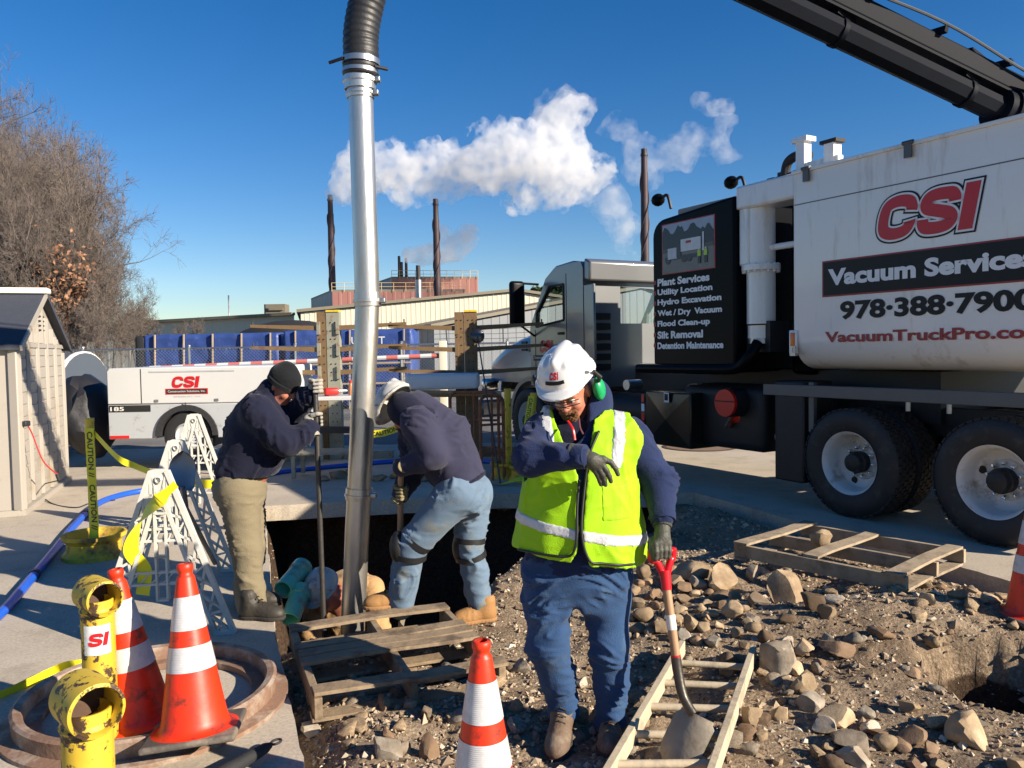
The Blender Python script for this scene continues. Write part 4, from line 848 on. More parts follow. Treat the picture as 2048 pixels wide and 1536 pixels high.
# ---------------------------------------------------------------- yellow sleeve posts, iron ring, cones
def sleeve_post(label, px, pytop, Y, r, ang, sticker=False):
    tp = P(px, pytop, Y); x, y, z = tp; t = thing('sleeve_post', label, 'post', (x, y, 0)); hr = r * 1.12
    d = np.array([math.sin(ang), -math.cos(ang), 0]); hc = np.array([x, y, z - hr])
    obj('pipe', lathe([(r, 0), (r, z - hr * 1.2), (r * .9, z - hr * 1.2)], 40, (x, y, 0)), YELW, t, 60)
    L = .17; u = hc - d * L * .45
    obj('sleeve', lathe([(hr * .86, 0), (hr, .004), (hr * 1.02, .02), (hr * 1.02, L - .02), (hr, L - .004), (hr * .88, L), (hr * .84, L - .01), (hr * .84, .01)], 44, u, d, closed=True), YELW, t, 60)
    obj('sleeve_back', lathe([(0, .03), (hr * .85, .03)], 30, u, d), RUSTD, t); obj('weld', lathe([(r * 1.0, 0), (r * 1.09, .012), (r * 1.0, .024)], 30, (x, y, z - hr * 1.95)), YELW, t)
    if sticker:
        A = np.linspace(-.9, .75, 14); f = np.array([(.0 - x) , (0 - y)]); f /= np.linalg.norm(f); bs = math.atan2(f[1], f[0])
        V = [(x + (r + .0015) * math.cos(bs + q), y + (r + .0015) * math.sin(bs + q), zz) for q in A for zz in (z - .31, z - .185)]
        s = obj('sticker', (np.array(V), [(2 * i, 2 * i + 2, 2 * i + 3, 2 * i + 1) for i in range(13)]), M('sticker_white', (.62, .64, .64), .4, 0, .05, 5, dirt=(.4, .4, .36), damt=.3, ds=20), t, 180)
        V, F = csi_geo(.082, .055, 0., .2, 'SI'); q = bs - .62 + V[:, 0] / r; V = np.stack([x + (r + .0035) * np.cos(q), y + (r + .0035) * np.sin(q), z - .272 + V[:, 1]], 1); obj('lettering', (V, F), M('logo_red', srgb(196, 24, 34), .35), s, None)
    return t
def _yw(N, L, b):
    v = N.new('ShaderNodeTexCoord').outputs['Object']; n1 = _noise(N, L, v, 8, 8, .68)
    f = _ramp(N, L, n1, [(.55, (0, 0, 0)), (.57, (1, 1, 1))]); c = _ramp(N, L, _noise(N, L, v, 5, 5, .6), [(.3, (.44, .295, .02)), (.7, (.64, .445, .035))])
    f2 = _ramp(N, L, _noise(N, L, v, 30, 5, .6), [(.62, (0, 0, 0)), (.66, (1, 1, 1))]); f = _mix(N, L, 1., f, f2, 'ADD')
    c = _mix(N, L, f, c, _ramp(N, L, _noise(N, L, v, 30, 4, .6), [(.3, (.02, .014, .01)), (.7, (.09, .045, .02))])); L.new(c, b.inputs['Base Color']); b.inputs['Roughness'].default_value = .55
    _bump(N, L, b, f, .35, -.003)
YELW = node_mat('chipped_yellow_paint', _yw); RUSTD = M('dark_rust', (.085, .048, .03), .85, 0, .4, 14, .3, 60)
sleeve_post('chipped yellow pipe post with open sleeve head and no sticker', 170, 1352, 2.3, .070, R(46))
sleeve_post('yellow pipe post with open sleeve head and a white sticker reading SI', 192, 1156, 3.35, .066, R(48), True)
# iron ring
RING = M('rusty_cast_iron', (.22, .13, .085), .8, .1, .35, 6, .4, 40, dirt=(.42, .35, .28), damt=.5, ds=4)
rc_ = np.array([-1.76, 3.78, 0]); rr = .575
t = thing('iron_frame_ring', 'large rusty cast iron manhole frame ring lying on the concrete', 'ring', rc_)
obj('rim', lathe([(rr, .0), (rr, .075), (rr * 1.01, .095), (rr * .985, .105), (rr * .93, .1), (rr * .915, .085), (rr * .915, .03), (rr * .87, .025), (rr * .865, .0)], 80, rc_), RING, t)
obj('flange', lathe([(rr * 1.1, .0), (rr * 1.1, .018), (rr * .99, .03), (rr * .99, 0)], 80, rc_), RING, t); obj('inner_seat', lathe([(rr * .92, .004), (rr * .92, .035), (rr * .8, .035), (rr * .8, .004)], 80, rc_), RING, t)
# cones
ORG_ = M('cone_orange', srgb(226, 50, 16), .45, 0, .08, 5, .08, 30, dirt=srgb(120, 44, 30), damt=.34, ds=12); CBASE = M('cone_base_rubber', (.10, .085, .07), .85, 0, .3, 8, .3, 50, dirt=(.25, .2, .15), damt=.4)
def _refl(N, L, b):
    v = N.new('ShaderNodeTexCoord').outputs['Object']; c = _ramp(N, L, _noise(N, L, v, 12, 8, .7), [(.3, (.30, .28, .26)), (.45, (.52, .51, .51)), (.65, (.66, .655, .66))]); L.new(c, b.inputs['Base Color']); b.inputs['Roughness'].default_value = .35
    w = N.new('ShaderNodeTexWave'); w.bands_direction = 'Z'; w.inputs['Scale'].default_value = 48; L.new(v, w.inputs['Vector']); _bump(N, L, b, w.outputs['Fac'], .25, .002)
REFL = node_mat('reflective_sleeve', _refl)
def cone(label, base, tilt=(0, 0), H=.71, rz=.3, s=1.0):
    t = thing('traffic_cone', label, 'cone', base); t.rotation_euler = (tilt[0], tilt[1], rz); t.scale = (s, s, s)
    rad = lambda z: np.interp(z, [.03, .06, .655, .66, .71], [.150, .133, .036, .030, .030])
    def part(nm, z0, z1, m, off=0., k=6):
        zs = np.linspace(z0, z1, k); pr = [(rad(z) + off, z) for z in zs]; return obj(nm, lathe(pr, 48), m, t, 60, local=True)
    body = obj('body', lathe([(.175, .028), (.15, .034), (.138, .05)] + [(rad(z), z) for z in np.linspace(.07, .65, 10)] + [(.0355, .655), (.029, .662), (.029, .678), (.033, .685), (.033, .706), (.029, .71), (.022, .71), (.022, .64)], 48), ORG_, t, 60, local=True)
    part('reflective_collar', .44, .575, REFL, .0022); part('reflective_collar', .275, .375, REFL, .0022)
    obj('base', rbox((0, 0, .014), (.37, .37, .028), .013, n=4), CBASE, t, 40, local=True); return t
gg = lambda px, py: G(px, py)
cone('traffic cone standing alone on the gravel in front of the weathered pallet', np.array([*P(962, 1262, 2.74)[:2], float(zt(-.1, 2.74)) - .0]), H=.71, rz=.5, s=1.0)
q = P(391, 1458, 3.30); cone('traffic cone tilted on the iron ring beside the gap to the pallet', q - (0, 0, .02), (R(-7), R(-3), ), rz=.2)
q = P(283, 1440, 3.50); cone('traffic cone leaning on the iron ring against the stickered yellow post', q - (0, 0, .02), (R(-5), R(-5)), rz=.9)
q = GD(2064, 1236); cone('traffic cone at the pavement edge beside the rear wheels of the truck', q, rz=.1)

# ---------------------------------------------------------------- white plastic A-frames
WPL = M('white_plastic', (.56, .55, .50), .45, 0, .08, 8, .05, 40, dirt=(.42, .38, .31), damt=.22, ds=6)
def a_frame(label, px_apex, py_apex, Y, rz, h=1.03):
    tp = P(px_apex, py_apex, Y); t = thing('barricade_leg_frame', label, 'barricade', (tp[0], tp[1], 0), rz, 'white barricade leg frames'); h = tp[2]
    def bar(p, q, w, dpt=.045): return beam((p[0], 0, p[1]), (q[0], 0, q[1]), dpt, w, up=(-(q[1] - p[1]), 0, q[0] - p[0]))
    for s in (-1, 1):
        o_t, o_b = np.array([s * .045, h]), np.array([s * .40, 0]); i_t, i_b = np.array([s * .012, h - .14]), np.array([s * .295, 0]); gs = []
        obj('leg_rail', bar(o_t, o_b, .026), WPL, t, None, local=True); obj('leg_rail', bar(i_t, i_b, .022), WPL, t, None, local=True)
        k = 7
        for j in range(k):
            a0, a1 = j / k, (j + 1) / k; A = o_t + (o_b - o_t) * a0, i_t + (i_b - i_t) * a0; B = o_t + (o_b - o_t) * a1, i_t + (i_b - i_t) * a1
            gs += [bar(A[0], B[1], .015, .03), bar(A[1], B[0], .015, .03)]
            if j % 2 == 0: gs.append(bar(A[0], A[1], .010, .034))
        obj('lattice', join(*gs), WPL, t, None, local=True)
        web = np.array([(o_t[0], .006, o_t[1]), (i_t[0], .006, i_t[1]), (*[(i_t + (i_b - i_t) * .3)[0]], .006, (i_t + (i_b - i_t) * .3)[1]), ((o_t + (o_b - o_t) * .3)[0], .006, (o_t + (o_b - o_t) * .3)[1])])
        obj('leg_foot', box((s * .347, 0, .012), (.12, .06, .024)), WPL, t, None, local=True)
    obj('head_plate', xz_prism([(-.055, h - .01), (-.055, h), (-.03, h + .012), (.03, h + .012), (.055, h), (.12, h - .2), (.055, h - .22), (.03, h - .15), (-.03, h - .15), (-.055, h - .22), (-.12, h - .2)][::-1], -.012, .02), WPL, t, None, local=True)
    obj('head_ring', lathe([(.016, 0), (.022, .004), (.022, .02), (.016, .02)], 20, (0, -.03, h - .05), (0, 1, 0), closed=True), WPL, t, local=True)
    for z, hw in ((.36 * h, .20), (.62 * h, .115)):
        obj('cross_bar', join(box((0, 0, z - .035), (2 * hw, .035, .014)), box((0, 0, z + .035), (2 * hw, .035, .014)), *[bar((x, z - .035), (x + hw / 3, z + .035), .008, .025) for x in np.linspace(-hw, hw - hw / 3, 6)]), WPL, t, None, local=True)
        obj('slot_frame', join(box((-.03, -.005, z + .0), (.012, .045, .26)), box((.03, -.005, z), (.012, .045, .26)), box((0, -.005, z + .13), (.07, .045, .012)), box((0, -.005, z - .13), (.07, .045, .012))), WPL, t, None, local=True)
    obj('slot_ladder', join(*[box((0, -.004, h * .72 + .028 * j), (.05, .02, .008)) for j in range(7)], box((-.026, -.004, h * .72 + .085), (.006, .03, .21)), box((.026, -.004, h * .72 + .085), (.006, .03, .21))), WPL, t, None, local=True)
    return t
a_frame('white plastic lattice barricade frame behind the two leaning cones', 318, 942, 4.72, R(8))
a_frame('white plastic lattice barricade frame carrying the steel shovel blade', 352, 882, 6.1, R(12))
a_frame('white plastic lattice barricade frame beside the compressor wheel', 388, 830, 7.6, R(10))
# shovel laid over the frames
STL = M('blued_steel', (.16, .18, .22), .35, .8, .2, 10, .1, 40)
def spade_blade(L=.30, w=.115, n=14, m=9):
    V = []; F = []
    for i in range(n + 1):
        s = i / n; ww = w * (1 - max(0, (s - .55) / .45) ** 2.2) ** .8 * (1 if s > .06 else .85) if s < 1 else .004
        for j in range(m):
            u = -1 + 2 * j / (m - 1); V.append((u * ww, .035 * (u * u) * (1 - .5 * s) - .018 * math.sin(s * 2.6), -s * L))
    for i in range(n):
        for j in range(m - 1): F.append((i * m + j, i * m + j + 1, (i + 1) * m + j + 1, (i + 1) * m + j))
    V = np.array(V); k = len(V); V2 = V + (0, .004, 0); return np.vstack([V, V2]), F + [tuple(x + k for x in f)[::-1] for f in F]
q = P(362, 905, 5.6); t = thing('steel_shovel', 'steel round point shovel laid with its blade up between the barricade frames', 'shovel', q)
V, F = spade_blade(.28, .095); ang = R(172); V = V @ np.array([(1, 0, 0), (0, math.cos(ang), -math.sin(ang)), (0, math.sin(ang), math.cos(ang))]).T
obj('blade', (V + q + (0, 0, -.27), F), STL, t, 60); obj('socket', tube([q + (0, .01, -.24), q + (.01, .03, -.42)], [.022, .019], 10), STL, t); obj('shaft', tube([q + (.01, .03, -.4), q + (.12, .25, -.86)], .017, 10), WOOD, t)

# blue hose, caution tape
BLUE = M('blue_hose', srgb(28, 84, 190), .4, 0, .1, 6, .1, 40)
hp = [G(-520, 1420, .03), G(-240, 1350, .03), G(-60, 1262, .03), G(0, 1228, .03), G(60, 1160, .03), G(110, 1100, .03), G(150, 1050, .03), G(200, 1005, .03), G(270, 984, .03), G(360, 975, .03), G(470, 962, .03), G(560, 944, .03), G(700, 930, .03), G(800, 922, .03), G(900, 918, .03), G(1000, 925, .03)]
t = thing('blue_hose', 'long blue discharge hose snaking over the concrete behind the workers', 'hose', (*hp[8][:2], 0)); cp = curve(hp, 14); obj('hose_wall', tube(cp, .034, 12), BLUE, t)
for k in (58, 90, 118): obj("coupling", cyl(cp[k], cp[k + 1] * .7 + cp[k] * .3, .041), DARKM, t)
TAPE = M('caution_tape', srgb(226, 214, 40), .4, 0, .08, 5, .1, 20); INK = M('tape_ink', (.02, .02, .015), .5)
def ribbon(pts, w, up, k=10, tw=0.):
    c = curve(pts, k); T = np.gradient(c, axis=0); T /= np.linalg.norm(T, axis=1)[:, None]; up = np.asarray(up, float); V = []
    for i, p in enumerate(c):
        a = tw * i / len(c); u = up - T[i] * (up @ T[i]); u /= np.linalg.norm(u); v = np.cross(T[i], u); u = u * math.cos(a) + v * math.sin(a)
        V += [p - u * w / 2, p + u * w / 2]
    return np.array(V), [(2 * i, 2 * i + 2, 2 * i + 3, 2 * i + 1) for i in range(len(c) - 1)], c
def tape(label, pts, w=.075, up=(0, 0, 1), txt=None, tw=0., cam_side=True):
    V, F, c = ribbon(pts, w, up, 10, tw); t = thing('caution_tape', label, 'tape', (*c[len(c) // 2][:2], c[:, 2].min())); obj('ribbon', (V, F), TAPE, t, 180)
    if txt:
        L = np.concatenate([[0], np.cumsum(np.linalg.norm(np.diff(c, axis=0), axis=1))]); g, f = text_geo(txt, w * .62, None, .02); step = g[:, 0].max() + .06; out = []
        mid0, mid1 = V[0::2], V[1::2]
        for k in range(int((L[-1] - .03) / step)):
            s = g[:, 0] + .03 + k * step; h = .19 + .62 * g[:, 1] / g[:, 1].max(); lo = np.stack([np.interp(s, L, mid0[:, i]) for i in range(3)], 1); hi = np.stack([np.interp(s, L, mid1[:, i]) for i in range(3)], 1)
            q = lo + (hi - lo) * h[:, None]; cd = np.array([0, 0, CAM_H]) - q; cd /= np.linalg.norm(cd, axis=1)[:, None]; out.append((q + cd * .004, f))
        for g_ in out: obj('lettering', g_, INK, t, None)
    return t
y3 = YP3; f3 = np.array([0, -.05, 0])
tape('yellow caution tape hanging down the thin post on the wheel rim', [y3 + f3 + (.02, 0, -.06), y3 + f3 + (.03, -.01, -.5), y3 + f3 + (.035, -.01, -.9), y3 + f3 + (.0, -.03, -1.18 + .1)], .085, (1, -.2, 0), 'CAUTION //')
tape('yellow caution tape strung from the thin post towards the barricade frames', [y3 + (.04, -.02, -.1), P(235, 915, 6.4), P(270, 932, 6.4), P(300, 944, 6.3)], .05, (0, 0, 1))
tape('yellow caution tape slung round the barricade frame behind the cones', [P(352, 968, 4.6), P(318, 1000, 4.55), P(280, 1040, 4.6), P(262, 1100, 4.66), P(288, 1140, 4.7), P(285, 1190, 4.7)], .085, (.5, 0, .8), None)
tape('yellow caution tape lying on the concrete beside the stickered post', [G(-420, 1520, .01), G(-200, 1470, .01), G(-20, 1402, .01), G(60, 1366, .02), G(110, 1342, .03), G(150, 1330, .08), G(175, 1332, .05)], .06, (0, -.3, 1))
tape('yellow caution tape wrapped low on the barricade frame by the compressor', [P(385, 965, 7.3), P(410, 968, 7.2), P(428, 968, 7.2)], .08, (0, 0, 1), None)
tape('yellow caution tape sagging behind the steel vacuum pipe', [P(738, 869, 9.5), P(765, 866, 9.5), P(790, 858, 9.5), P(815, 848, 9.4), P(830, 842, 9.4)], .085, (0, 0, 1), 'CAUTION //')
tape('yellow caution tape tied to the leaning yellow post behind the vest', [YP5 + (-.03, -.06, -.02), YP5 + (-.09, -.1, -.35), YP5 + (-.16, -.12, -.8), YP5 + (-.25, -.12, -1.05)], .08, (1, -.2, 0), 'CAUTION')
tape('crumpled yellow caution tape lying at the base of the yellow post', [G(945, 968, .03), G(975, 960, .06), G(1000, 968, .02), G(1040, 958, .08), G(1075, 962, .04)], .09, (0, -.6, 1), None, 2.)

# ---------------------------------------------------------------- pallets, ladder, black handle
def pallet_boards(t, c, ex, ey, zb, L, W_, tops, bots, hs=.09, th=.018, m=WOOD, stringers=3, seed=0):
    """boards run along ex; stringers along ey"""
    r = np.random.default_rng(seed); e3 = lambda u, v, z: np.array([c[0] + ex[0] * u + ey[0] * v, c[1] + ex[1] * u + ey[1] * v, z])
    for k in range(stringers):
        u = -L / 2 + .02 + k * (L - .04) / (stringers - 1); obj('stringer', beam(e3(u, -W_ / 2, zb + th + hs / 2), e3(u, W_ / 2, zb + th + hs / 2), .038, hs, up=(0, 0, 1)), m, t, None, bevel=.003)
    def board(v, w, z):
        n = 9; V = []; j1, j2 = r.normal(size=2) * .006
        for i in range(n + 1):
            u = -L / 2 + L * i / n + (r.normal() * .004 if 0 < i < n else r.normal() * .012); ww = w / 2
            for dv, dz in ((-ww, 0), (ww, 0), (ww, th), (-ww, th)): V.append(e3(u, v + dv + (j1 if i < 5 else j2) + r.normal() * .0012, z + dz + .004 * math.sin(i * .7 + v * 9)))
        F = [(4 * i + a, 4 * i + (a + 1) % 4, 4 * i + 4 + (a + 1) % 4, 4 * i + 4 + a) for i in range(n) for a in range(4)] + [(3, 2, 1, 0), (4 * n, 4 * n + 1, 4 * n + 2, 4 * n + 3)]
        obj('deck_board', (np.array(V), F), m, t, None)
    for v, w in tops: board(v * W_, w, zb + th + hs + .001)
    for v, w in bots: board(v * W_, w, zb)
    return e3
a0 = G(628, 1400, .06)[:2]; a1 = G(1012, 1318, .10)[:2]; a2 = G(566, 1256, .06)[:2]; ex = a1 - a0; L = np.linalg.norm(ex); ex /= L; ey = np.array([-ex[1], ex[0]]); W1 = abs((a2 - a0) @ ey)
c = a0 + ex * L / 2 + ey * W1 / 2; t = thing('wooden_pallet', 'weathered wooden pallet bridging the pit edge under the tan boots', 'pallet', (*c, 0)); PW = M('pallet_wood', (.25, .18, .11), .85, 0, .45, 4, .5, 30, dirt=(.12, .085, .055), damt=.45, ds=5, hue=(.40, .295, .185))
pallet_boards(t, c, ex, ey, -.055, L, W1, [(-.45, .1), (-.07, .09), (.03, .088), (.13, .088), (.45, .11)], [(-.45, .1), (-.24, .1), (.0, .1), (.3, .1), (.45, .1)], .10, m=PW, seed=3)
b0 = G(1468, 1146)[:2]; b1 = G(1812, 1224)[:2]; b2 = G(1575, 1102)[:2]; ey = b1 - b0; W2 = np.linalg.norm(ey); ey /= W2; ex = np.array([-ey[1], ey[0]]); ex = ex if ex @ (b2 - b0) > 0 else -ex; L2 = 1.0
c = b0 + ey * W2 / 2 + ex * L2 / 2; t = thing('broken_pallet', 'broken wooden pallet with three deck boards left lying on the dirt', 'pallet', (*c, 0)); zz = max(float(zt(*(b0))), float(zt(*b1)), 0.0) - .01
PW2 = M('dusty_pallet_wood', (.33, .26, .175), .9, 0, .35, 4, .4, 30, dirt=(.2, .15, .10), damt=.5, ds=5); pallet_boards(t, c, ex, ey, zz, L2, W2, [(-.44, .11), (-.02, .11), (.44, .11)], [(-.44, .1), (.44, .1)], .095, m=PW2, seed=8)
g = rock_geo(777, 6); q = c + ey * (-.12 * W2) + ex * -.1; tag(obj('fieldstone', (g[0] * (.075, .06, .075) + (*q, zz + .15), g[1]), ST['t'], smooth=40), 'pointed tan stone sitting inside the broken pallet', 'rock')
# ladder
LW = M('ladder_wood', (.47, .39, .27), .8, 0, .25, 6, .25, 40, dirt=(.33, .27, .19), damt=.4, ds=8)
l0, l1, r0_, r1_ = GD(1365, 1316), G(1244, 1545, -.05), GD(1507, 1316), G(1440, 1545, -.05)
zl = max(float(zt(p[0], p[1])) for p in (l0, l1, r0_, r1_)) + .03; t = thing('wooden_ladder', 'old wooden ladder lying flat on the dirt under the red handled shovel', 'ladder', ((l0[0] + r1_[0]) / 2, (l0[1] + r1_[1]) / 2, zl - .03))
lo = lambda p: np.array([p[0], p[1], zl]); ext = .25
for p, q in ((l0, l1), (r0_, r1_)):
    d_ = (lo(q) - lo(p)); d_ /= np.linalg.norm(d_); obj('rail', beam(lo(p) - d_ * .0, lo(q) + d_ * ext, .032, .075, up=(0, 0, 1)), LW, t, None, bevel=.003)
for py in (1324, 1364, 1411, 1466, 1526):
    s = (G(1400, py, zl)[1] - l0[1]) / (l1[1] - l0[1]); p = lo(l0 + (l1 - l0) * s); q = lo(r0_ + (r1_ - r0_) * s); obj('rung', cyl(p, q, .017, n=12), LW, t)
LAD_Z = zl
# black tool handle at the lower edge
p0 = G(430, 1556, .05); p1 = G(548, 1486, .05); d_ = (p1 - p0) / np.linalg.norm(p1 - p0); t = thing('tool_handle', 'black tapered tool handle with hanging loop and blue collar on the concrete', 'tool', (*p0[:2], 0))
obj('grip', tube([p0 - d_ * .25, p0, p1 - d_ * .05, p1 - d_ * .02], [.032, .032, .022, .012], 18), RUBBER, t); a_ = np.linspace(0, 6.28, 20); obj('hanging_loop', tube([p1 + d_ * (.012 + .024 * math.cos(k)) + np.array([-d_[1], d_[0], 0]) * .017 * math.sin(k) for k in a_], .0055, 8), RUBBER, t)
obj('collar', cyl(p0 - d_ * .02, p0 - d_ * .06, .036, n=20), BLUE, t)
# digging bar is held by the left worker; vacuum pipe and hose
PD = 5.35; ALU = M('scuffed_aluminium', (.60, .585, .545), .38, .9, .15, 5, .12, 60, dirt=(.48, .42, .33), damt=.4, ds=4, stretch=(1, 1, .25))
pa, pb, pc, pd = P(721, 188, PD), P(735, 602, PD), P(718, 990, PD), P(707, 1226, PD); pe = pd + (pd - pc) / np.linalg.norm(pd - pc) * .75
t = thing('vacuum_pipe', 'dented aluminium vacuum pipe standing in the pit below the black hose', 'pipe', pe)
rp = .081
def seg(p, q, r, n=36): 
    pts = [p + (q - p) * s for s in np.linspace(0, 1, 24)]; g = tube(pts, r, n, caps=False); V, F = g; return V + .003 * fbm(V * 4.0, 3)[:, None] * (V - np.repeat(np.array(pts), n, 0)) / r, F
obj('upper_tube', seg(pa, pb, rp), ALU, t, 180); obj('middle_tube', seg(pb, pc, rp * .985), ALU, t, 180); obj('lower_tube', seg(pc, pe, rp), ALU, t, 180)
def clamp(p, dirn, r, nm, hgt=.05, m=ALU):
    dirn = np.asarray(dirn) / np.linalg.norm(dirn); o = obj(nm, lathe([(r * 1.02, -hgt), (r * 1.1, -hgt), (r * 1.12, -hgt * .3), (r * 1.2, -hgt * .25), (r * 1.2, hgt * .25), (r * 1.12, hgt * .3), (r * 1.1, hgt * 1.6), (r * 1.02, hgt * 1.6)], 36, p, dirn), m, t)
    obj('clamp_lug', rbox(np.asarray(p) + (r * 1.25, -.02, 0), (.045, .05, .035), .008), STEEL, o); return o
clamp(pb, pa - pb, rp, 'joint_clamp', .035); clamp(pc, pb - pc, rp, 'joint_clamp', .03); clamp(pa, pa - pb, rp, 'top_clamp', .03)
clamp(pa + (-.002, 0, .085), (0, 0, 1), rp * 1.15, 'hose_adapter', .06)
hs = curve([P(721, 155, PD), P(722, 110, PD), P(722, 70, PD), P(730, 20, PD), P(748, -40, PD), P(800, -130, PD), P(900, -190, 5.45), P(1020, -190, 5.5)], 40)
L = np.concatenate([[0], np.cumsum(np.linalg.norm(np.diff(hs, axis=0), axis=1))]); sL = np.arange(0, L[-1], .011); hc_ = np.stack([np.interp(sL, L, hs[:, i]) for i in range(3)], 1); rad = .108 + .010 * np.abs(np.sin(sL * math.pi / .042)) ** .6
h = thing('suction_hose', 'black ribbed suction hose bending down from the boom to the steel pipe', 'hose', hc_[0]); HOSE = M('hose_rubber', (.016, .016, .018), .5, 0, .4, 12, .15, 60); obj('hose_wall', tube(hc_, rad, 36), HOSE, h, 180)
hb = obj('band_clamp', lathe([(.118, -.018), (.124, -.018), (.124, .018), (.118, .018)], 36, hc_[9], hc_[12] - hc_[6]), STEEL, h); obj('clamp_bolt', cyl(hc_[9] + (-.2, -.03, -.01), hc_[9] + (-.1, -.08, 0), .011), DARKM, hb); obj('clamp_bolt', cyl(hc_[9] + (.1, -.06, -.05), hc_[9] + (.18, -.03, -.06), .011), DARKM, hb)
obj('band_clamp', lathe([(.116, -.012), (.121, -.012), (.121, .012), (.116, .012)], 36, hc_[3], hc_[5] - hc_[1]), STEEL, h)
HOSE_TOP = hc_[-1]
# ---------------------------------------------------------------- vacuum truck (local: x rearwards, y inwards from the near side, z up)
T0 = np.array([3.22, 7.68, 0.]); TA = math.atan2(-.868, .497); tax = np.array([math.cos(TA), math.sin(TA), 0]); tay = np.array([-math.sin(TA), math.cos(TA), 0])
def LP(px, py, y=0.):
    d = ray(px, py); o = np.array([0, 0, CAM_H]); s = (y - (o - T0) @ tay) / (d @ tay); p = o + d * s - T0; return np.array([p @ tax, p @ tay, p[2]])
def toL(p): p = np.asarray(p, float) - T0; return np.array([p @ tax, p @ tay, p[2]])
TR = thing('vacuum_truck', 'white and black vacuum truck with red lettering, parked beside the dug ground', 'truck', T0, TA)
def tp(name, g, m, parent=TR, **k): return obj(name, g, m, parent, local=True, **k)
TWH = M('truck_white', (.80, .795, .77), .2, 0, .03, 1.2, 0, coat=.4, dirt=(.62, .585, .52), damt=.24, ds=5, stretch=(1, 1, .16)); TBK = M('truck_black', (.004, .0045, .006), .3, 0, .2, 3, 0, spec=.07, coat=.0); CHAS = M('chassis_black', (.012, .012, .013), .55, 0, .3, 6, .1)
TGY = M('cab_grey', (.19, .195, .2), .3, .4, .05, 3, 0, coat=.5); RIMW = M('rim_white', (.66, .65, .62), .35, 0, .06, 5, dirt=(.38, .34, .28), damt=.3, ds=6); CHR = M('chrome', (.75, .75, .75), .15, 1., .05, 5); TGR = M('grey_rail', (.10, .105, .11), .45, .3, .15, 4); AMB = M('amber_lens', srgb(220, 110, 20), .2); TRED = M('truck_red', srgb(205, 25, 20), .35)
def _gl(N, L, b):
    tr = N.new('ShaderNodeBsdfTransparent'); tr.inputs[0].default_value = (.88, .92, .92, 1); gl = N.new('ShaderNodeBsdfGlossy'); gl.inputs['Roughness'].default_value = .02; fr = N.new('ShaderNodeValue'); fr.outputs[0].default_value = .07
    mx = N.new('ShaderNodeMixShader'); L.new(fr.outputs[0], mx.inputs[0]); L.new(tr.outputs[0], mx.inputs[1]); L.new(gl.outputs[0], mx.inputs[2]); out = [n for n in N if n.type == 'OUTPUT_MATERIAL'][0]; L.new(mx.outputs[0], out.inputs['Surface'])
CGL = node_mat('cab_glass', _gl)
# frame
for y in (.82, 1.62): tp('frame_rail', box((-2.0, y, .92), (10.2, .09, .28)), CHAS, bevel=.01)
tp('cross_members', join(*[box((x, 1.22, .92), (.1, .72, .2)) for x in (-6.5, -4.5, -2.5, -.6, .7, 2.4)]), CHAS)
for x in (0, 1.37): tp('axle', cyl((x, .3, .53), (x, 2.15, .53), .08), CHAS)
tp('axle', cyl((-6.1, .3, .53), (-6.1, 2.15, .53), .06), CHAS); tp('suspension', join(box((.68, .75, .62), (1.5, .1, .12)), box((.68, 1.7, .62), (1.5, .1, .12))), CHAS)
# wheels
def tyre_geo(R_=.53, w=.28):
    prof = [(.295, w * .40), (.33, w * .47), (.42, w * .5), (.49, w * .47), (R_ - .012, w * .40), (R_ - .012, -w * .40), (.49, -w * .47), (.42, -w * .5), (.33, -w * .47), (.295, -w * .40)]
    return lathe(prof, 64, (0, 0, 0), (0, 1, 0))
def tread_geo(R_=.53, w=.28):
    gs = []; k = 46
    for i in range(k):
        for j, yy in enumerate((-.36, -.18, 0, .18, .36)):
            a = 2 * math.pi * (i + (.5 if j % 2 else 0)) / k; c = np.array([math.cos(a) * (R_ - .006), yy * w, math.sin(a) * (R_ - .006)]); rot = np.array([(math.cos(a), 0, -math.sin(a)), (0, 1, 0), (math.sin(a), 0, math.cos(a))])
            gs.append(box(c, (.016, w * .15, .055), rot=rot))
    return join(*gs)
MT = mesh_of('tyre', *tyre_geo(), 40); MT.materials.append(M('tyre_rubber', (.014, .014, .015), .6, 0, .3, 8, .1, 60, dirt=(.045, .042, .038), damt=.3, ds=5)); MTR = mesh_of('tread', *tread_geo(), None); MTR.materials.append(RUBBER)
def rim_mesh(dish):          # outer face towards -y; dish = depth of the disc behind the flange
    pr = [(.300, -.125), (.308, -.13), (.302, -.118), (.285, -.108), (.272, -.06), (.262, dish - .02), (.245, dish), (.175, dish + .012), (.165, dish - .012), (.12, dish - .016), (0, dish - .016)]
    m = mesh_of('rim', *lathe(pr, 64, (0, 0, 0), (0, 1, 0)), 50); m.materials.append(RIMW); return m
RIMD, RIMF = rim_mesh(.075), rim_mesh(-.03)
HUBM = mesh_of('hub', *lathe([(.105, .0), (.108, -.09), (.095, -.1), (.085, -.15), (.05, -.165), (0, -.165)], 32, (0, 0, 0), (0, 1, 0)), 40); HUBM.materials.append(M('hub_black', (.012, .012, .012), .55, 0, .3, 20, .4, 40))
NUTM = mesh_of('lug_nut', *lathe([(.021, 0), (.021, -.02), (.013, -.045), (0, -.05)], 8, (0, 0, 0), (0, 1, 0)), 40); NUTM.materials.append(CHR)
HOLM = mesh_of('hand_hole', *lathe([(.034, .0), (.034, -.003), (0, -.003)], 20, (0, 0, 0), (0, 1, 0)), None); HOLM.materials.append(M('hole_dark', (.03, .022, .016), .9))
def link(name, me, parent, loc, rot=(0, 0, 0)):
    o = bpy.data.objects.new(name, me); COL.objects.link(o); o.parent = parent; o.location = loc; o.rotation_euler = rot; return o
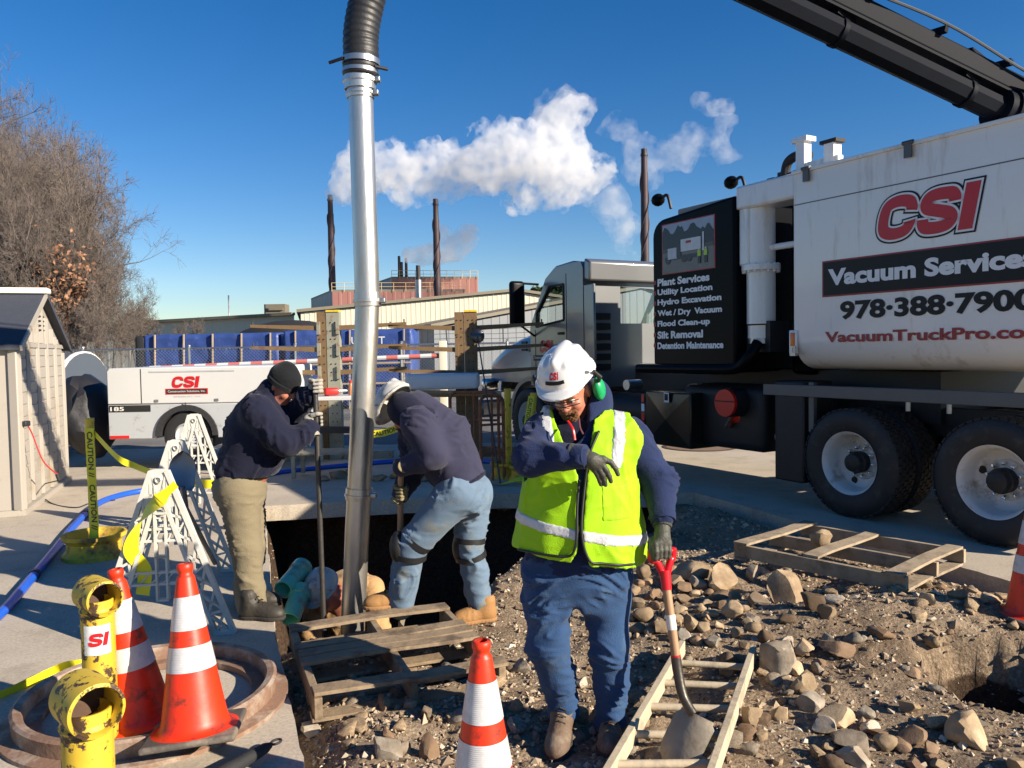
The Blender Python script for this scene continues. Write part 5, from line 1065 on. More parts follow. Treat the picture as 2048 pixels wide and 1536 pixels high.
def wheel(x, y, face, dish, ph, far=False):
    w = link('wheel', MT, TR, (x, y, .53), (0, ph, 0 if not far else math.pi)); link('tread', MTR, w, (0, 0, 0))
    if face:
        link('rim', RIMD if dish else RIMF, w, (0, 0, 0)); d = .075 if dish else -.03; link('hub', HUBM, w, (0, d - .005, 0))
        for k in range(10): a = k * .6283; link('lug_nut', NUTM, w, (.143 * math.cos(a), d - .016, .143 * math.sin(a)))
        for k in range(2): a = k * math.pi + .6; link('hand_hole', HOLM, w, (.212 * math.cos(a), d + .004, .212 * math.sin(a)))
    return w
for x, ph in ((0, 2.6), (1.37, .9)):
    wheel(x, .15, True, True, ph); wheel(x, .49, False, True, ph + .3); wheel(x, 2.35, True, True, ph, True); wheel(x, 2.01, False, True, ph, True)
wheel(-6.1, .2, True, False, .4); wheel(-6.1, 2.28, True, False, .4, True)
# tank
tx0, tx1 = LP(1588, 500)[0], 3.1; ztop, zbot = 3.44, 1.43
prof = [(0, ztop), (0, 1.78)] + [(.34 - .34 * math.cos(R(k * 11.25)), 1.78 - (1.78 - zbot) * math.sin(R(k * 11.25))) for k in range(1, 9)]
prof = prof + [(2.5 - y, z) for y, z in prof[::-1]]; prof += [(2.3, ztop + .06), (.2, ztop + .06)]
def xprism(poly, x0, x1):
    n = len(poly); V = [(x0, y, z) for y, z in poly] + [(x1, y, z) for y, z in poly]; F = [tuple(range(n)), tuple(range(n, 2 * n))[::-1]] + [(i, n + i, n + (i + 1) % n, (i + 1) % n) for i in range(n)]; return np.array(V), F
tank = tp('tank_body', xprism(prof, tx0, tx1), TWH, smooth=30)
tp('tank_head', (lambda g: (g[0] * (.30, .93, .90) + (tx0 + .02, 1.22, 2.42), g[1]))(ICO[3]), TWH, smooth=180)
zs = LP(1700, 388)[2]; tp('side_seam', box(((tx0 + tx1) / 2, -.001, zs), (tx1 - tx0 - .02, .004, .010)), TGR, tank)
tp('top_trim', box(((tx0 + tx1) / 2, -.012, ztop - .012), (tx1 - tx0 + .03, .03, .035)), TWH, tank, bevel=.006)
for px in (1616, 1820): x = LP(px, 320)[0]; tp('trim_clip', join(box((x, -.03, ztop - .06), (.07, .02, .14)), cyl((x - .05, -.03, ztop + .0), (x + .05, -.03, ztop + .0), .02, n=8)), TGR, tank)
l = LP(1577, 684, -.01); o = tp('marker_bezel', rbox((tx0 + .0, -.012, l[2]), (.10, .02, .24), .009, n=2), TWH, tank); tp('marker_lamp', rbox((tx0, -.024, l[2]), (.055, .02, .19), .009, n=3), AMB, o)
tp('latch', join(box((tx0 + .01, -.02, 1.62), (.07, .04, .1)), cyl((tx0 + .03, -.04, 1.60), (tx0 + .03, -.04, 1.66), .02, n=8)), STEEL, tank)
# lettering on the tank
def nat(s, **k): g = text_geo(s, 1, None, **k); return g[0][:, 0].max()
def side_text(s, prefix, pl, pr, zt_, m, y=-.005, bold=.012, parent=None, nm='lettering', **k):
    a = LP(*pl, y); b = LP(*pr, y); g1 = text_geo(s, 1, None, bold, **k)
    w = (b[0] - a[0]) * g1[0][:, 0].max() / text_geo(prefix, 1, None, bold, **k)[0][:, 0].max() if prefix != s else b[0] - a[0]
    g = text_geo(s, zt_ - a[2], w, bold, **k); return tp(nm, place(g, (a[0], y, a[2]), (1, 0, 0), (0, 0, 1)), m, parent or tank, smooth=None)
LB = M('decal_black', (.010, .010, .011), .4, spec=.25); LW_ = M('decal_white', (.80, .80, .80), .4); LR = M('decal_red', srgb(150, 22, 34), .35)
a = LP(1752, 484); b = LP(1962, 420); zc = LP(1765, 398)[2]
def csi_side(parent, t0, t1, z0, z1, y):
    for i, (m, e) in enumerate(((LB, .085), (LW_, .045), (M('logo_red', srgb(196, 24, 34), .35), 0.))):
        tp('logo_lettering', place(csi_geo(t1 - t0, z1 - z0, e), (t0, y - .003 * i, z0), (1, 0, 0), (0, 0, 1)), m, parent, smooth=None)
csi_side(tank, a[0], b[0], a[2], zc, -.005)
p = [LP(1645, 523), LP(1645, 595)]; e_ = 3.0; tp('banner_edge', box(((p[0][0] + e_) / 2, -.003, (p[0][2] + p[1][2]) / 2), (e_ - p[0][0], .004, p[0][2] - p[1][2])), LR, tank); tp('banner', box(((p[0][0] + e_) / 2, -.006, (p[0][2] + p[1][2]) / 2), (e_ - p[0][0] - .03, .004, p[0][2] - p[1][2] - .03)), LB, tank)
side_text('Vacuum Services', 'Vacuum Service', (1656, 572), (2046, 545), LP(1656, 539)[2], LW_, -.011, .045)
side_text('978·388·7900', '978·388·7900', (1680, 640), (2072, 632), LP(1680, 603)[2], LB, -.005, .04)
side_text('VacuumTruckPro.com', 'VacuumTruckPro.co', (1650, 685), (2050, 680), LP(1650, 664)[2], LR, -.005, .035)
# column, overhead arm
cx = LP(1522, 560, .22); cr = .155
tp('downpipe', lathe([(cr, LP(1522, 648, .22)[2]), (cr, LP(1522, 395, .22)[2])], 36, (cx[0], .22, 0)), TWH); zf = LP(1522, 536, .22)[2]
fl_ = tp('pipe_flange', lathe([(cr, -.03), (cr * 1.35, -.03), (cr * 1.35, .03), (cr, .03)], 36, (cx[0], .22, zf)), TWH)
for k in range(16): a_ = k * .3927; tp('flange_bolt', cyl((cx[0] + cr * 1.2 * math.cos(a_), .22 + cr * 1.2 * math.sin(a_), zf - .055), (cx[0] + cr * 1.2 * math.cos(a_), .22 + cr * 1.2 * math.sin(a_), zf + .045), .018, n=6), TWH, fl_)
zb = LP(1522, 640, .22)[2]; tp('pipe_collar', lathe([(cr * 1.02, zb - .06), (cr * .93, zb - .06), (cr * .93, zb - .2), (cr * .5, zb - .2)], 36, (cx[0], .22, 0)), TWH); tp('pipe_seal', lathe([(cr * .9, zb - .2), (cr * .9, zb - .26), (0, zb - .26)], 36, (cx[0], .22, 0)), STEEL)
tp('column_box', box((cx[0] - .09, .2, (LP(1500, 395, .1)[2] + zf) / 2 + .02), (.16, .30, LP(1500, 385, .1)[2] - zf - .06)), TWH, bevel=.03)
zo = LP(1540, 385, .1)[2]; tp('overhead_arm', box(((cx[0] - .17 + tx0) / 2, .2, zo), (tx0 - cx[0] + .2, .36, .26)), TWH, bevel=.03); tp('pipe_link', cyl((cx[0] + .1, .22, LP(1560, 492, .2)[2]), (tx0 + .05, .22, LP(1560, 492, .2)[2]), .035), TWH)
tp('valve_box', box((cx[0] + .02, .3, 1.78), (.34, .3, .34)), CHAS); tp('service_tag', box((cx[0] + .02, .145, 1.86), (.16, .006, .08)), CREAM)
# top fittings
for px, py, hh, bk in ((1607, 320, .34, 0), (1665, 312, .22, 1)):
    l = LP(px, py, .35); tp('roof_stanchion', join(box((l[0], .35, ztop + .06 + hh / 2), (.11, .11, hh)), box((l[0], .35, ztop + .06 + hh), (.2, .15, .05))) if not bk else box((l[0], .35, ztop + .06 + hh / 2), (.12, .12, hh)), TWH)
    if bk: tp('stanchion_pad', box((l[0], .35, ztop + .08 + hh), (.2, .15, .035)), RUBBER)
l = LP(1640, 335, .35); tp('stanchion_bar', box((l[0], .35, ztop + .1), (.5, .08, .1)), TWH); l = LP(1720, 312, .8); tp('roof_latch', join(box((l[0] - .1, .8, ztop + .09), (.1, .1, .12)), cyl((l[0] - .1, .8, ztop + .12), (l[0] + .25, .8, ztop + .1), .025)), TWH)
l = LP(1965, 258, .5); tp('roof_cylinder', cyl((l[0] - .35, .6, ztop + .02), (l[0] + .08, .6, ztop + .16), .06, n=14), TWH)
l = LP(1585, 340, .9); tp('vent_hose', tube(curve([(l[0] - .1, .9, 3.2), (l[0] - .1, .9, 3.72), (l[0] + .02, .9, 3.85), (l[0] + .25, .9, 3.82)]), .055, 10), RUBBER)
# black hopper
hx0, hx1 = LP(1305, 560)[0], LP(1462, 560)[0]; hz0, hz1 = 1.38, 3.33; rr_ = .22
poly = [(hx0, hz0 + .1), (hx0 + .1, hz0), (hx1 + .06, hz0), (hx1 + .06, hz1 + .02), (hx0 + rr_, hz1 - .06)] + [(hx0 + rr_ - rr_ * math.sin(R(k * 15)), hz1 - .06 - rr_ + rr_ * math.cos(R(k * 15))) for k in range(1, 7)]
hop = tp('hopper_body', (lambda g: g)(xz_prism(poly, .0, 2.3)), TBK, bevel=.035, bseg=4)
tp('hopper_pillar', box((hx1 + .46, .85, 2.3), (.3, .5, 1.9)), TBK, bevel=.05); tp('hopper_top', box(((hx0 + hx1) / 2 + .2, 1.1, hz1 + .02), (hx1 - hx0 - .1, 1.8, .09)), M('canvas_top', srgb(150, 145, 135), .8, 0, .2, 6, .3), bevel=.02)
pz = LP(1380, 748, -.05)[2]; pl_ = LP(1275, 740, -.05)[0]; tp('lower_pipe', tube(curve([(pl_, -.03, pz + .06), (hx1 - .3, -.03, pz + .06), (hx1 + .1, -.02, pz + .08), (hx1 + .26, .0, pz + .2), (hx1 + .3, .1, pz + .36)]), .06, 16), TBK)
def front_text(s, px0, px1, pyb, pyt): side_text(s, s, (px0, pyb), (px1, pyb), LP(px0, pyt)[2], LW_, -.006, .045, hop)
for s, xr, yc in (('Plant Services', 1419, 566.5), ('Utility Location', 1425, 587.5), ('Hydro Excavation', 1443, 607.5), ('Wet / Dry  Vacuum', 1444, 629), ('Flood Clean-up', 1420, 650), ('Silt Removal', 1406, 671), ('Detention Maintenance', 1447, 691.5)):
    front_text(s, 1315, xr, yc + 7, yc - 8 + (1.5 if 'Det' in s else 0)); q = LP(1310.5, yc + 1); tp('bullet', box((q[0], -.004, q[2] + .01), (.045, .004, .05)), M('bullet_red', srgb(150, 25, 25), .4), hop)
# printed picture on the hopper
q0, q1 = LP(1326, 549), LP(1430, 537); q2 = LP(1327, 451)[2]; w_, h_ = q1[0] - q0[0], q2 - q0[2]
def pic(nm, x0, x1, y0, y1, m, k): tp(nm, box((q0[0] + w_ * (x0 + x1) / 2, -.003 - .002 * k, q0[2] + h_ * (y0 + y1) / 2), (w_ * (x1 - x0), .003, h_ * (y1 - y0))), m, hop)
mk = lambda n_, *c: M('print_' + n_, srgb(*c), .3, 0, .25, 9)
pic('picture_border', -.01, 1.01, -.01, 1.01, mk('red', 170, 30, 45), 0); pic('picture_sky', .01, .99, .5, .99, mk('sky', 150, 160, 175), 1); pic('picture_ground', .01, .99, .01, .42, mk('ground', 110, 104, 98), 1); pic('picture_field', .01, .99, .42, .56, mk('field', 70, 66, 52), 2)
g = np.random.default_rng(4); tw = [(.01, .5), (.99, .5)] + [(x, .86 + .07 * math.sin(x * 23) + g.normal() * .015 + (-.08 if x > .8 else 0)) for x in np.linspace(.99, .01, 26)]
V = [(q0[0] + w_ * x, -.009, q0[2] + h_ * y) for x, y in tw]; tp('picture_trees', (np.array(V), [tuple(range(len(V)))]), mk('trees', 24, 28, 26), hop, smooth=None)
pic('picture_tank', .38, .76, .40, .64, mk('white', 205, 205, 205), 5); pic('picture_cab', .12, .30, .28, .5, mk('cab', 190, 190, 195), 5); pic('picture_chassis', .06, .76, .26, .33, mk('dark', 30, 30, 32), 4); pic('picture_hopper', .29, .38, .3, .56, mk('dark', 30, 30, 32), 5); pic('picture_logo', .48, .58, .55, .6, mk('red', 170, 30, 45), 6); pic('picture_stack', .79, .82, .36, .72, mk('white', 205, 205, 205), 5)
for x in (.12, .44, .54): V, F = lathe([(0, 0), (.045, 0)], 16, (q0[0] + w_ * x, -.0135, q0[2] + h_ * .26), (0, 1, 0)); tp('picture_wheel', (V, F), mk('dark', 30, 30, 32), hop)
for x in (.73, .85): pic('picture_vest', x - .03, x + .03, .26, .38, mk('lime', 170, 205, 50), 6); pic('picture_trousers', x - .025, x + .025, .12, .26, mk('dark', 30, 30, 32), 6); pic('picture_helmet', x - .015, x + .015, .385, .42, mk('white', 205, 205, 205), 6)
# work lamps on top
for px, py, y in ((1316, 400, .3), (1462, 365, .9)):
    l = LP(px, py, y); w = tp('work_lamp', blob(l, (.1, .085, .085), 2), TBK, smooth=180); tp('lamp_bracket', tube(curve([l + (.06, 0, 0), l + (.18, 0, .03), l + (.25, 0, -.15)]), .02, 6), CHAS, w)
tp('roof_manifold', join(*[box((hx1 - .25 + .16 * k, 1.0, hz1 + .25 + .04 * (k % 2)), (.1, .2, .2)) for k in range(5)], cyl((hx1 - .4, .9, hz1 + .28), (hx1 + .5, .9, hz1 + .36), .04)), CHAS)
# side rail, mud panel, toolbox, red cap
zr = LP(1700, 790, .02)[2]; tp('side_rail', box(((tx0 - .35 + tx1) / 2, .03, zr + .02), (tx1 - tx0 + .5, .05, .12)), TGR, bevel=.006)
for x in (.62, 1.0, 1.9): tp('rail_bolt', cyl((x, .02, zr - .04), (x, .02, zr - .12), .02, n=8), STEEL)
m0, m1 = LP(1550, 975, .03), LP(1608, 960, .03); tp('mud_panel', box(((m0[0] + m1[0]) / 2, .25, .78), (m1[0] - m0[0], .45, 1.05)), CHAS, bevel=.02); tp('rail_bracket', join(box((-.45, .06, 1.05), (.06, .05, .5)), box((2.25, .06, 1.0), (.06, .05, .5))), TGR)
b0, b1 = LP(1292, 885, .0), LP(1382, 885, 0); bz0, bz1 = LP(1292, 886)[2], LP(1292, 782)[2]; TBX = M('polished_black', (.035, .034, .03), .18, .6, .2, 3)
tbx = tp('tool_box', box(((b0[0] + b1[0]) / 2, .3, (bz0 + bz1) / 2), (b1[0] - b0[0], .6, bz1 - bz0)), TBX, bevel=.012)
mx_, mz_ = (b0[0] + b1[0]) / 2, (bz0 + bz1) / 2; cs = [(b0[0] + .02, bz0 + .02), (b1[0] - .02, bz0 + .02), (b1[0] - .02, bz1 - .02), (b0[0] + .02, bz1 - .02)]
for k in range(4): (xa, za), (xb, zb2) = cs[k], cs[(k + 1) % 4]; tp('door_facet', (np.array([(xa, -.002, za), (xb, -.002, zb2), (mx_, -.035, mz_)]), [(0, 1, 2)]), TBX, tbx, smooth=None)
l = LP(1334, 795, -.03); tp('badge_edge', rbox((l[0], -.04, l[2]), (.09, .006, .12), .003), LW_, tbx); tp('badge', rbox((l[0], -.044, l[2] + .005), (.065, .006, .08), .003), LB, tbx)
for k in range(4): z = LP(1288, 790 + 18 * k)[2]; tp('reflector_strip', box((b0[0] - .05, -.005, z - .045), (.055, .006, .098)), LW_ if k == 1 else TRED)
l = LP(1250, 770, .0); tp('fuel_cap', cyl((l[0], .02, l[2]), (l[0], .25, l[2]), .07, n=20), STEEL); tp('air_tank', cyl((b0[0] - 1.3, .35, .82), (b0[0] - .1, .35, .82), .24, n=28), CHAS)
l = LP(1450, 806, -.02); rcap = tp('tube_cap', join(lathe([(0, .0), (.155, .0), (.16, .03), (.15, .05)], 36, (l[0], -.03, l[2]), (0, 1, 0))), TRED); tp('hose_tube', cyl((l[0], .02, l[2]), (l[0], 2.2, l[2]), .165, n=28), CHAS); tp('cap_handle', box((l[0], -.035, l[2] + .02), (.28, .008, .012)), LB, rcap)
tp('under_tank', rbox((-1.9, .6, .85), (1.35, .8, .75), .1), CHAS); tp('belly', box((-1.8, 1.5, 1.15), (4.6, 1.6, .5)), CHAS)
# cab
ce = .12; cw = 2.3
def plate(outer, holes, y0, y1):
    polys = [[Vector((x, z, 0)) for x, z in outer]] + [[Vector((x, z, 0)) for x, z in h] for h in holes]; tri = tessellate_polygon(polys); pts = [(v.x, v.y) for p in polys for v in p]; n = len(pts); V = [(x, y0, z) for x, z in pts] + [(x, y1, z) for x, z in pts]; F = []
    for t_ in tri: F += [tuple(t_), tuple(i + n for i in t_)[::-1]]
    k = 0
    for p in polys:
        m = len(p); F += [(k + i, k + (i + 1) % m, n + k + (i + 1) % m, n + k + i) for i in range(m)]; k += m
    return np.array(V), F
cr_ = LP(1166, 600, ce)[0]; cf = LP(1062, 640, ce)[0]; zroof = LP(1160, 522, ce)[2]; zbel = LP(1100, 655, ce)[2]; zlow = LP(1120, 780, ce)[2] + .05
side = [(cf - .02, zlow), (cr_, zlow), (cr_, zroof - .1), (cr_ - .06, zroof), (cr_ - .75, zroof - .03), (cr_ - 1.02, zroof - .18), (cf - .03, zbel + .02)]
wt = LP(1128, 556, ce); wb = LP(1128, 646, ce); wfl = LP(1074, 652, ce)
win = [(wfl[0] - .02, zbel + .02), (wb[0], zbel + .1), (wb[0], zroof - .30), (cr_ - .90, zroof - .31), (wfl[0] - .0, zbel + .25)]
for y0, y1 in ((ce, ce + .06), (ce + cw - .06, ce + cw)): s_ = tp('cab_side', plate(side, [win], y0, y1), TGY, smooth=None)
tp('side_window', plate(win, [], ce + .028, ce + .033), CGL, smooth=None); tp('side_window', plate(win, [], ce + cw - .033, ce + cw - .028), CGL, smooth=None)
tp('window_seal', join(*[beam((win[i][0], ce - .004, win[i][1]), (win[(i + 1) % 5][0], ce - .004, win[(i + 1) % 5][1]), .02, .03) for i in range(5)]), LB)
dz = [(wb[0] + .06, zlow + .05), (wb[0] + .06, zroof - .2), (wfl[0] - .1, zlow + .05)]; [tp('door_seam', g_, LB) for g_ in (box((wb[0] + .07, ce - .001, (zlow + zroof) / 2), (.012, .006, zroof - zlow - .3)), box((wfl[0] - .05, ce - .001, (zlow + zbel) / 2), (.012, .006, zbel - zlow - .05)))]
tp('door_handle', rbox((wb[0] - .08, ce - .012, zbel - .1), (.16, .02, .04), .009), LB)
# rear wall with window
rw = [(.0, zlow), (cw - .12, zlow), (cw - .12, zroof - .05), (.0, zroof - .05)]; rwin = [(.62, zbel + .03), (1.75, zbel + .03), (1.70, zroof - .40), (.62, zroof - .36)]
V, F = plate(rw, [rwin], 0, .05); V = np.stack([cr_ - .05 + V[:, 1], ce + .06 + V[:, 0], V[:, 2]], 1); tp('cab_rear', (V, F), TGY, smooth=None); V, F = plate(rwin, [], .02, .025); V = np.stack([cr_ - .05 + V[:, 1], ce + .06 + V[:, 0], V[:, 2]], 1); tp('rear_window', (V, F), CGL, smooth=None)
tp('rear_louvres', join(*[box((cr_ + .012, ce + .30, zlow + .3 + .15 * k), (.03, .36, .10)) for k in range(6)]), LB, bevel=.008)
tp('roof', xz_prism([(cr_, zroof - .11), (cr_ - .06, zroof + .0), (cr_ - .3, zroof + .03), (cr_ - .75, zroof), (cr_ - 1.03, zroof - .16), (cr_ - 1.0, zroof - .2), (cr_ - .72, zroof - .06), (cr_ - .05, zroof - .12)], ce + .02, ce + cw - .02), TGY, bevel=.03)
tp('roof_fairing', xz_prism([(cr_ - .02, zroof - .28), (cr_ + .14, zroof - .30), (cr_ + .16, zroof - .02), (cr_ + .0, zroof + .04)], ce + .02, ce + cw - .02), TGY, bevel=.03); tp('side_fairing', box((cr_ + .12, ce + .03, (zlow + zroof) / 2 - .1), (.26, .04, zroof - zlow - .5)), TGY, bevel=.012)
ws_ = np.array([(cr_ - 1.02, zroof - .2), (cf - .03, zbel + .02)]); V = np.array([(ws_[0][0], ce + .05, ws_[0][1]), (ws_[0][0], ce + cw - .05, ws_[0][1]), (ws_[1][0], ce + cw - .05, ws_[1][1]), (ws_[1][0], ce + .05, ws_[1][1])]); tp('windscreen', (V, [(0, 1, 2, 3)]), CGL, smooth=None)
tp('cab_floor', box(((cr_ + cf) / 2, ce + cw / 2, zlow + .04), (cr_ - cf - .1, cw - .14, .06)), CHAS); tp('dashboard', box((cf + .25, ce + cw / 2, zbel - .1), (.5, cw - .14, .3)), LB, bevel=.05)
for y in (ce + .55, ce + 1.75): st = tp('seat', rbox((cr_ - .42, y, zbel - .25), (.5, .5, .2), .06), LB); tp('seat_back', rbox((cr_ - .2, y, zbel - .1), (.16, .48, .5), .06), LB, st)
a_ = np.linspace(0, 6.283, 28); sw = np.array([cf + .52, ce + .55, zbel + .1]); e1 = np.array([0, 1, 0]); e2 = np.array([.55, 0, .83]); tp('steering_wheel', tube([sw + (e1 * math.cos(q) + e2 * math.sin(q)) * .21 for q in a_], .018, 8), LB)
# hood, fender, mirror
hf = LP(978, 760, .3)[0]
def hood_geo():
    xs = np.linspace(cf, hf - .15, 9); V = []; F = []; m = 13
    for i, x in enumerate(xs):
        s = i / 8; zt_ = zbel + .02 - .18 * s - .32 * s ** 3; hw = 1.0 - .10 * s - .06 * s ** 4; zb_ = zlow + .02
        for j in range(m):
            a = math.pi * j / (m - 1); V.append((x, ce + cw / 2 - hw * np.sign(math.cos(a)) * abs(math.cos(a)) ** .35, zb_ + (zt_ - zb_) * math.sin(a) ** .35))
    F = [(i * m + j, i * m + j + 1, (i + 1) * m + j + 1, (i + 1) * m + j) for i in range(8) for j in range(m - 1)] + [tuple(8 * m + j for j in range(m))]; return np.array(V), F
hd = tp('hood', hood_geo(), TGY, smooth=50); l = LP(1028, 690, ce + .14); tp('hood_vent', join(*[box((cf - .42, ce + .12, zbel - .22 - .06 * k), (.16, .03, .04)) for k in range(3)]), LB, hd)
tp('grille', box((hf - .16, ce + cw / 2, 1.25), (.06, 1.3, .7)), CHR, hd, bevel=.03); tp('bumper', box((hf - .1, ce + cw / 2, .62), (.25, 2.3, .32)), TGY, bevel=.05); tp('engine_block', box((-6.1, 1.22, 1.0), (1.4, .8, .6)), CHAS)
for y in (.12, 2.02):
    A = np.linspace(-.25, math.pi + .1, 22); V = []; rI, rO = .60, .67
    for a in A:
        for rr2, yy in ((rI, y), (rO, y), (rO, y + .36), (rI, y + .36)): V.append((-6.1 + rr2 * math.cos(a), yy, .56 + rr2 * math.sin(a) * 1.02))
    F = [(4 * i + j, 4 * i + (j + 1) % 4, 4 * i + 4 + (j + 1) % 4, 4 * i + 4 + j) for i in range(21) for j in range(4)] + [(0, 1, 2, 3), (84, 87, 86, 85)]; tp('front_fender', (np.array(V), F), TGY, smooth=40)
    hl = tp('headlight', rbox((hf + .0, y + .2, 1.05), (.16, .34, .24), .06), CHR)
tp('cab_step', join(box((-5.2, .25, .62), (.7, .3, .06)), box((-5.2, .25, .95), (.7, .3, .06)), box((-5.53, .25, .8), (.04, .3, .6)), box((-4.87, .25, .8), (.04, .3, .6))), CHAS)
l = LP(1034, 608, -.22); mr = tp('mirror', rbox(l, (.12, .26, .72), .055, n=4), TBK); tp('mirror_arm', tube([l + (0, 0, .33), (cf + .25, ce, zroof - .25)], .018, 8), LB, mr); tp('mirror_arm', tube([l + (0, 0, -.3), (cf + .1, ce, zbel - .12)], .018, 8), LB, mr)
a = LP(1079, 705, ce); b = LP(1106, 705, ce); g = csi_geo(b[0] - a[0], LP(1079, 681, ce)[2] - a[2]); tp('door_lettering', place(g, (a[0], ce - .004, a[2]), (1, 0, 0), (0, 0, 1)), TRED, smooth=None)
a = LP(1068, 716, ce); tp('door_bar', box((a[0] + .32, ce - .003, a[2]), (.66, .004, .09)), LB); tp('bar_lettering', place(text_geo('Construction Solutions, Inc.', .05, .6, .01), (a[0] + .02, ce - .007, a[2] - .02), (1, 0, 0), (0, 0, 1)), LW_, smooth=None)
# boom
def bl(px, py, Y): return toL(P(px, py, Y))
TBB = M('boom_black', (.006, .008, .013), .62, 0, .3, 4, .05, 40, spec=.08)
k0, k1 = bl(2010, 226, 6.75), bl(1035, -241, 5.45); dirb = (k1 - k0) / np.linalg.norm(k1 - k0); upb = np.array([0, 0, 1.]) - dirb * dirb[2]; upb /= np.linalg.norm(upb)
pipe = tp('boom_pipe', tube([k0 - dirb * .1, k1], .105, 8), TBB, smooth=None); beamo = tp('boom_beam', beam(k0 - dirb * .9 + upb * .235, k1 + upb * .235, .15, .16, up=upb), TBB, bevel=.02)
tp('beam_lip', beam(k0 + upb * .14, k1 + upb * .14, .18, .02, up=upb), TBB, beamo)
for s in (.45, 1.75, 3.2, 4.8): c = k0 + dirb * s; tp('pipe_hanger', lathe([(.095, -.02), (.113, -.02), (.113, .02), (.095, .02)], 28, c, dirb), TBB, pipe); tp('hanger_web', beam(c + upb * .1, c + upb * .34, .2, .1), TBB, pipe)
for q in (-.12, .12):
    sd = np.cross(dirb, upb); pts = [k0 + dirb * s + upb * (.345 + .03 * math.sin(s * 3 + q * 9)) + sd * q for s in np.linspace(-.9, 5.6, 40)]; tp('hydraulic_line', tube(pts, .012, 6), TGR, beamo)
for s in (.2, .9, 1.6, 2.4, 3.2): tp('line_clip', beam(k0 + dirb * s + upb * .31, k0 + dirb * s + upb * .36, .04, .25), TBB, beamo)
el_ = curve([k0 + dirb * .1, k0 - dirb * .15, k0 - dirb * .42 - (0, 0, .06), k0 - dirb * .6 - (0, 0, .3), k0 - dirb * .62 - (0, 0, .75)]); tp('boom_elbow', tube(el_, .165, 24), TBB)
for s in (.0, -.08): tp('elbow_ring', lathe([(.165, -.025), (.19, -.025), (.19, .025), (.165, .025)], 28, k0 + dirb * s, dirb), TBB, pipe)
gp = [k0 - dirb * .0 + upb * .28, k0 - dirb * .9 + upb * .42, k0 - dirb * 1.1 - (0, 0, .7), k0 - dirb * .35 - (0, 0, .62), k0 - dirb * .12 - (0, 0, .22)]; sd = np.cross(dirb, upb)
for q in (-.2, .2): V = np.array([p + sd * (q + e) for e in (-.012, .012) for p in gp]); tp('boom_gusset', (V, [(0, 1, 2, 3, 4), (9, 8, 7, 6, 5)] + [(i, 5 + i, 5 + (i + 1) % 5, (i + 1) % 5) for i in range(5)]), TBB, smooth=None)
tb = k0 - dirb * .7; tp('boom_turret', lathe([(.5, ztop + .05), (.5, ztop + .2), (.36, ztop + .22), (.34, max(ztop + .4, tb[2] - .3))], 32, (tb[0], tb[1], 0)), TBB)
tp('boom_tip_elbow', tube(curve([k1 - dirb * .2, k1, toL(HOSE_TOP)]), .14, 20), TBB)
# a traffic cone stowed behind the mud panel
l = LP(1502, 852, .35) @ np.stack([tax, tay, (0, 0, 1)]) + T0; t = cone('traffic cone stowed sideways under the truck before the rear wheels', (l[0] - .12, l[1] + .1, l[2] + .14)); t.rotation_euler = (R(15), R(118), R(-28))
# manhole cover beyond the truck
g = G(1400, 894); t = thing('manhole_cover', 'round brown manhole cover in the sunlit concrete under the truck', 'manhole', (g[0], g[1], 0)); obj('frame', lathe([(.62, .006), (.62, .010), (.56, .012), (.56, .004)], 48, (g[0], g[1], 0)), RUSTD, t)
obj('lid', lathe([(.555, .008), (.4, .0085), (0, .0085)], 48, (g[0], g[1], 0)), M('manhole_brown', (.20, .13, .08), .8, 0, .3, 14, .5, 20), t); obj('lettering', place(text_geo('DRAIN', .1, .5, .02), (g[0] - .25, g[1] - .05, .013), (1, 0, 0), (0, 1, 0)), M('lid_letter', (.5, .45, .4), .7), t, None)
# ---------------------------------------------------------------- people
def vnormals(V, F):
    F = np.asarray(F); n = np.zeros_like(V); a, b, c, d = (V[F[:, i]] for i in range(4)); fn = np.cross(c - a, d - b)
    for i in range(4): np.add.at(n, F[:, i], fn)
    return n / (np.linalg.norm(n, axis=1)[:, None] + 1e-12)
def relax(V, F, k=1):
    F = np.asarray(F)
    for _ in range(k):
        s = np.zeros_like(V); c = np.zeros(len(V))
        for i in range(4):
            for j in (1, 3): np.add.at(s, F[:, i], V[F[:, (i + j) % 4]]); np.add.at(c, F[:, i], 1)
        V = V * .4 + .6 * s / np.maximum(c, 1)[:, None]
    return V
def folds(V, F, amp, fr, seed=0., warp=.9):
    """cloth folds pushed along the normals; fr: frequency per axis"""
    p = V.copy(); p[:, 2] += .35 * V[:, 0] * np.sign(perlin(V * 1.5 + seed)) * np.minimum(1, np.abs(perlin(V * 1.5 + seed)) * 4); p = p * np.asarray(fr) + seed; p = p + warp * np.stack([perlin(p * .5 + 3), perlin(p * .5 + 9), perlin(p * .5 + 21)], 1)
    cr = lambda n: np.maximum(0, 1 - np.abs(n) / .20) ** 1.4                        # thin raised fold lines with slack cloth between
    k = np.clip(.35 + 2.2 * perlin(V * 5 + seed), .0, 1.2)
    return V + vnormals(V, F) * (amp * (k * (cr(perlin(p)) + .5 * cr(perlin(p * 1.9 + 5))) + .38 * perlin(p * .45 + 2) - .2))[:, None]
def largest(V, F):
    F = np.asarray(F); lab = np.arange(len(V))
    for _ in range(4000):
        m = lab[F].min(1); new = lab.copy()
        for i in range(4): np.minimum.at(new, F[:, i], m)
        new = new[new]
        if (new == lab).all(): break
        lab = new
    u, c = np.unique(lab, return_counts=True); k = lab == u[c.argmax()]; idx = np.cumsum(k) - 1; return V[k], idx[F[k[F].all(1)]].tolist()
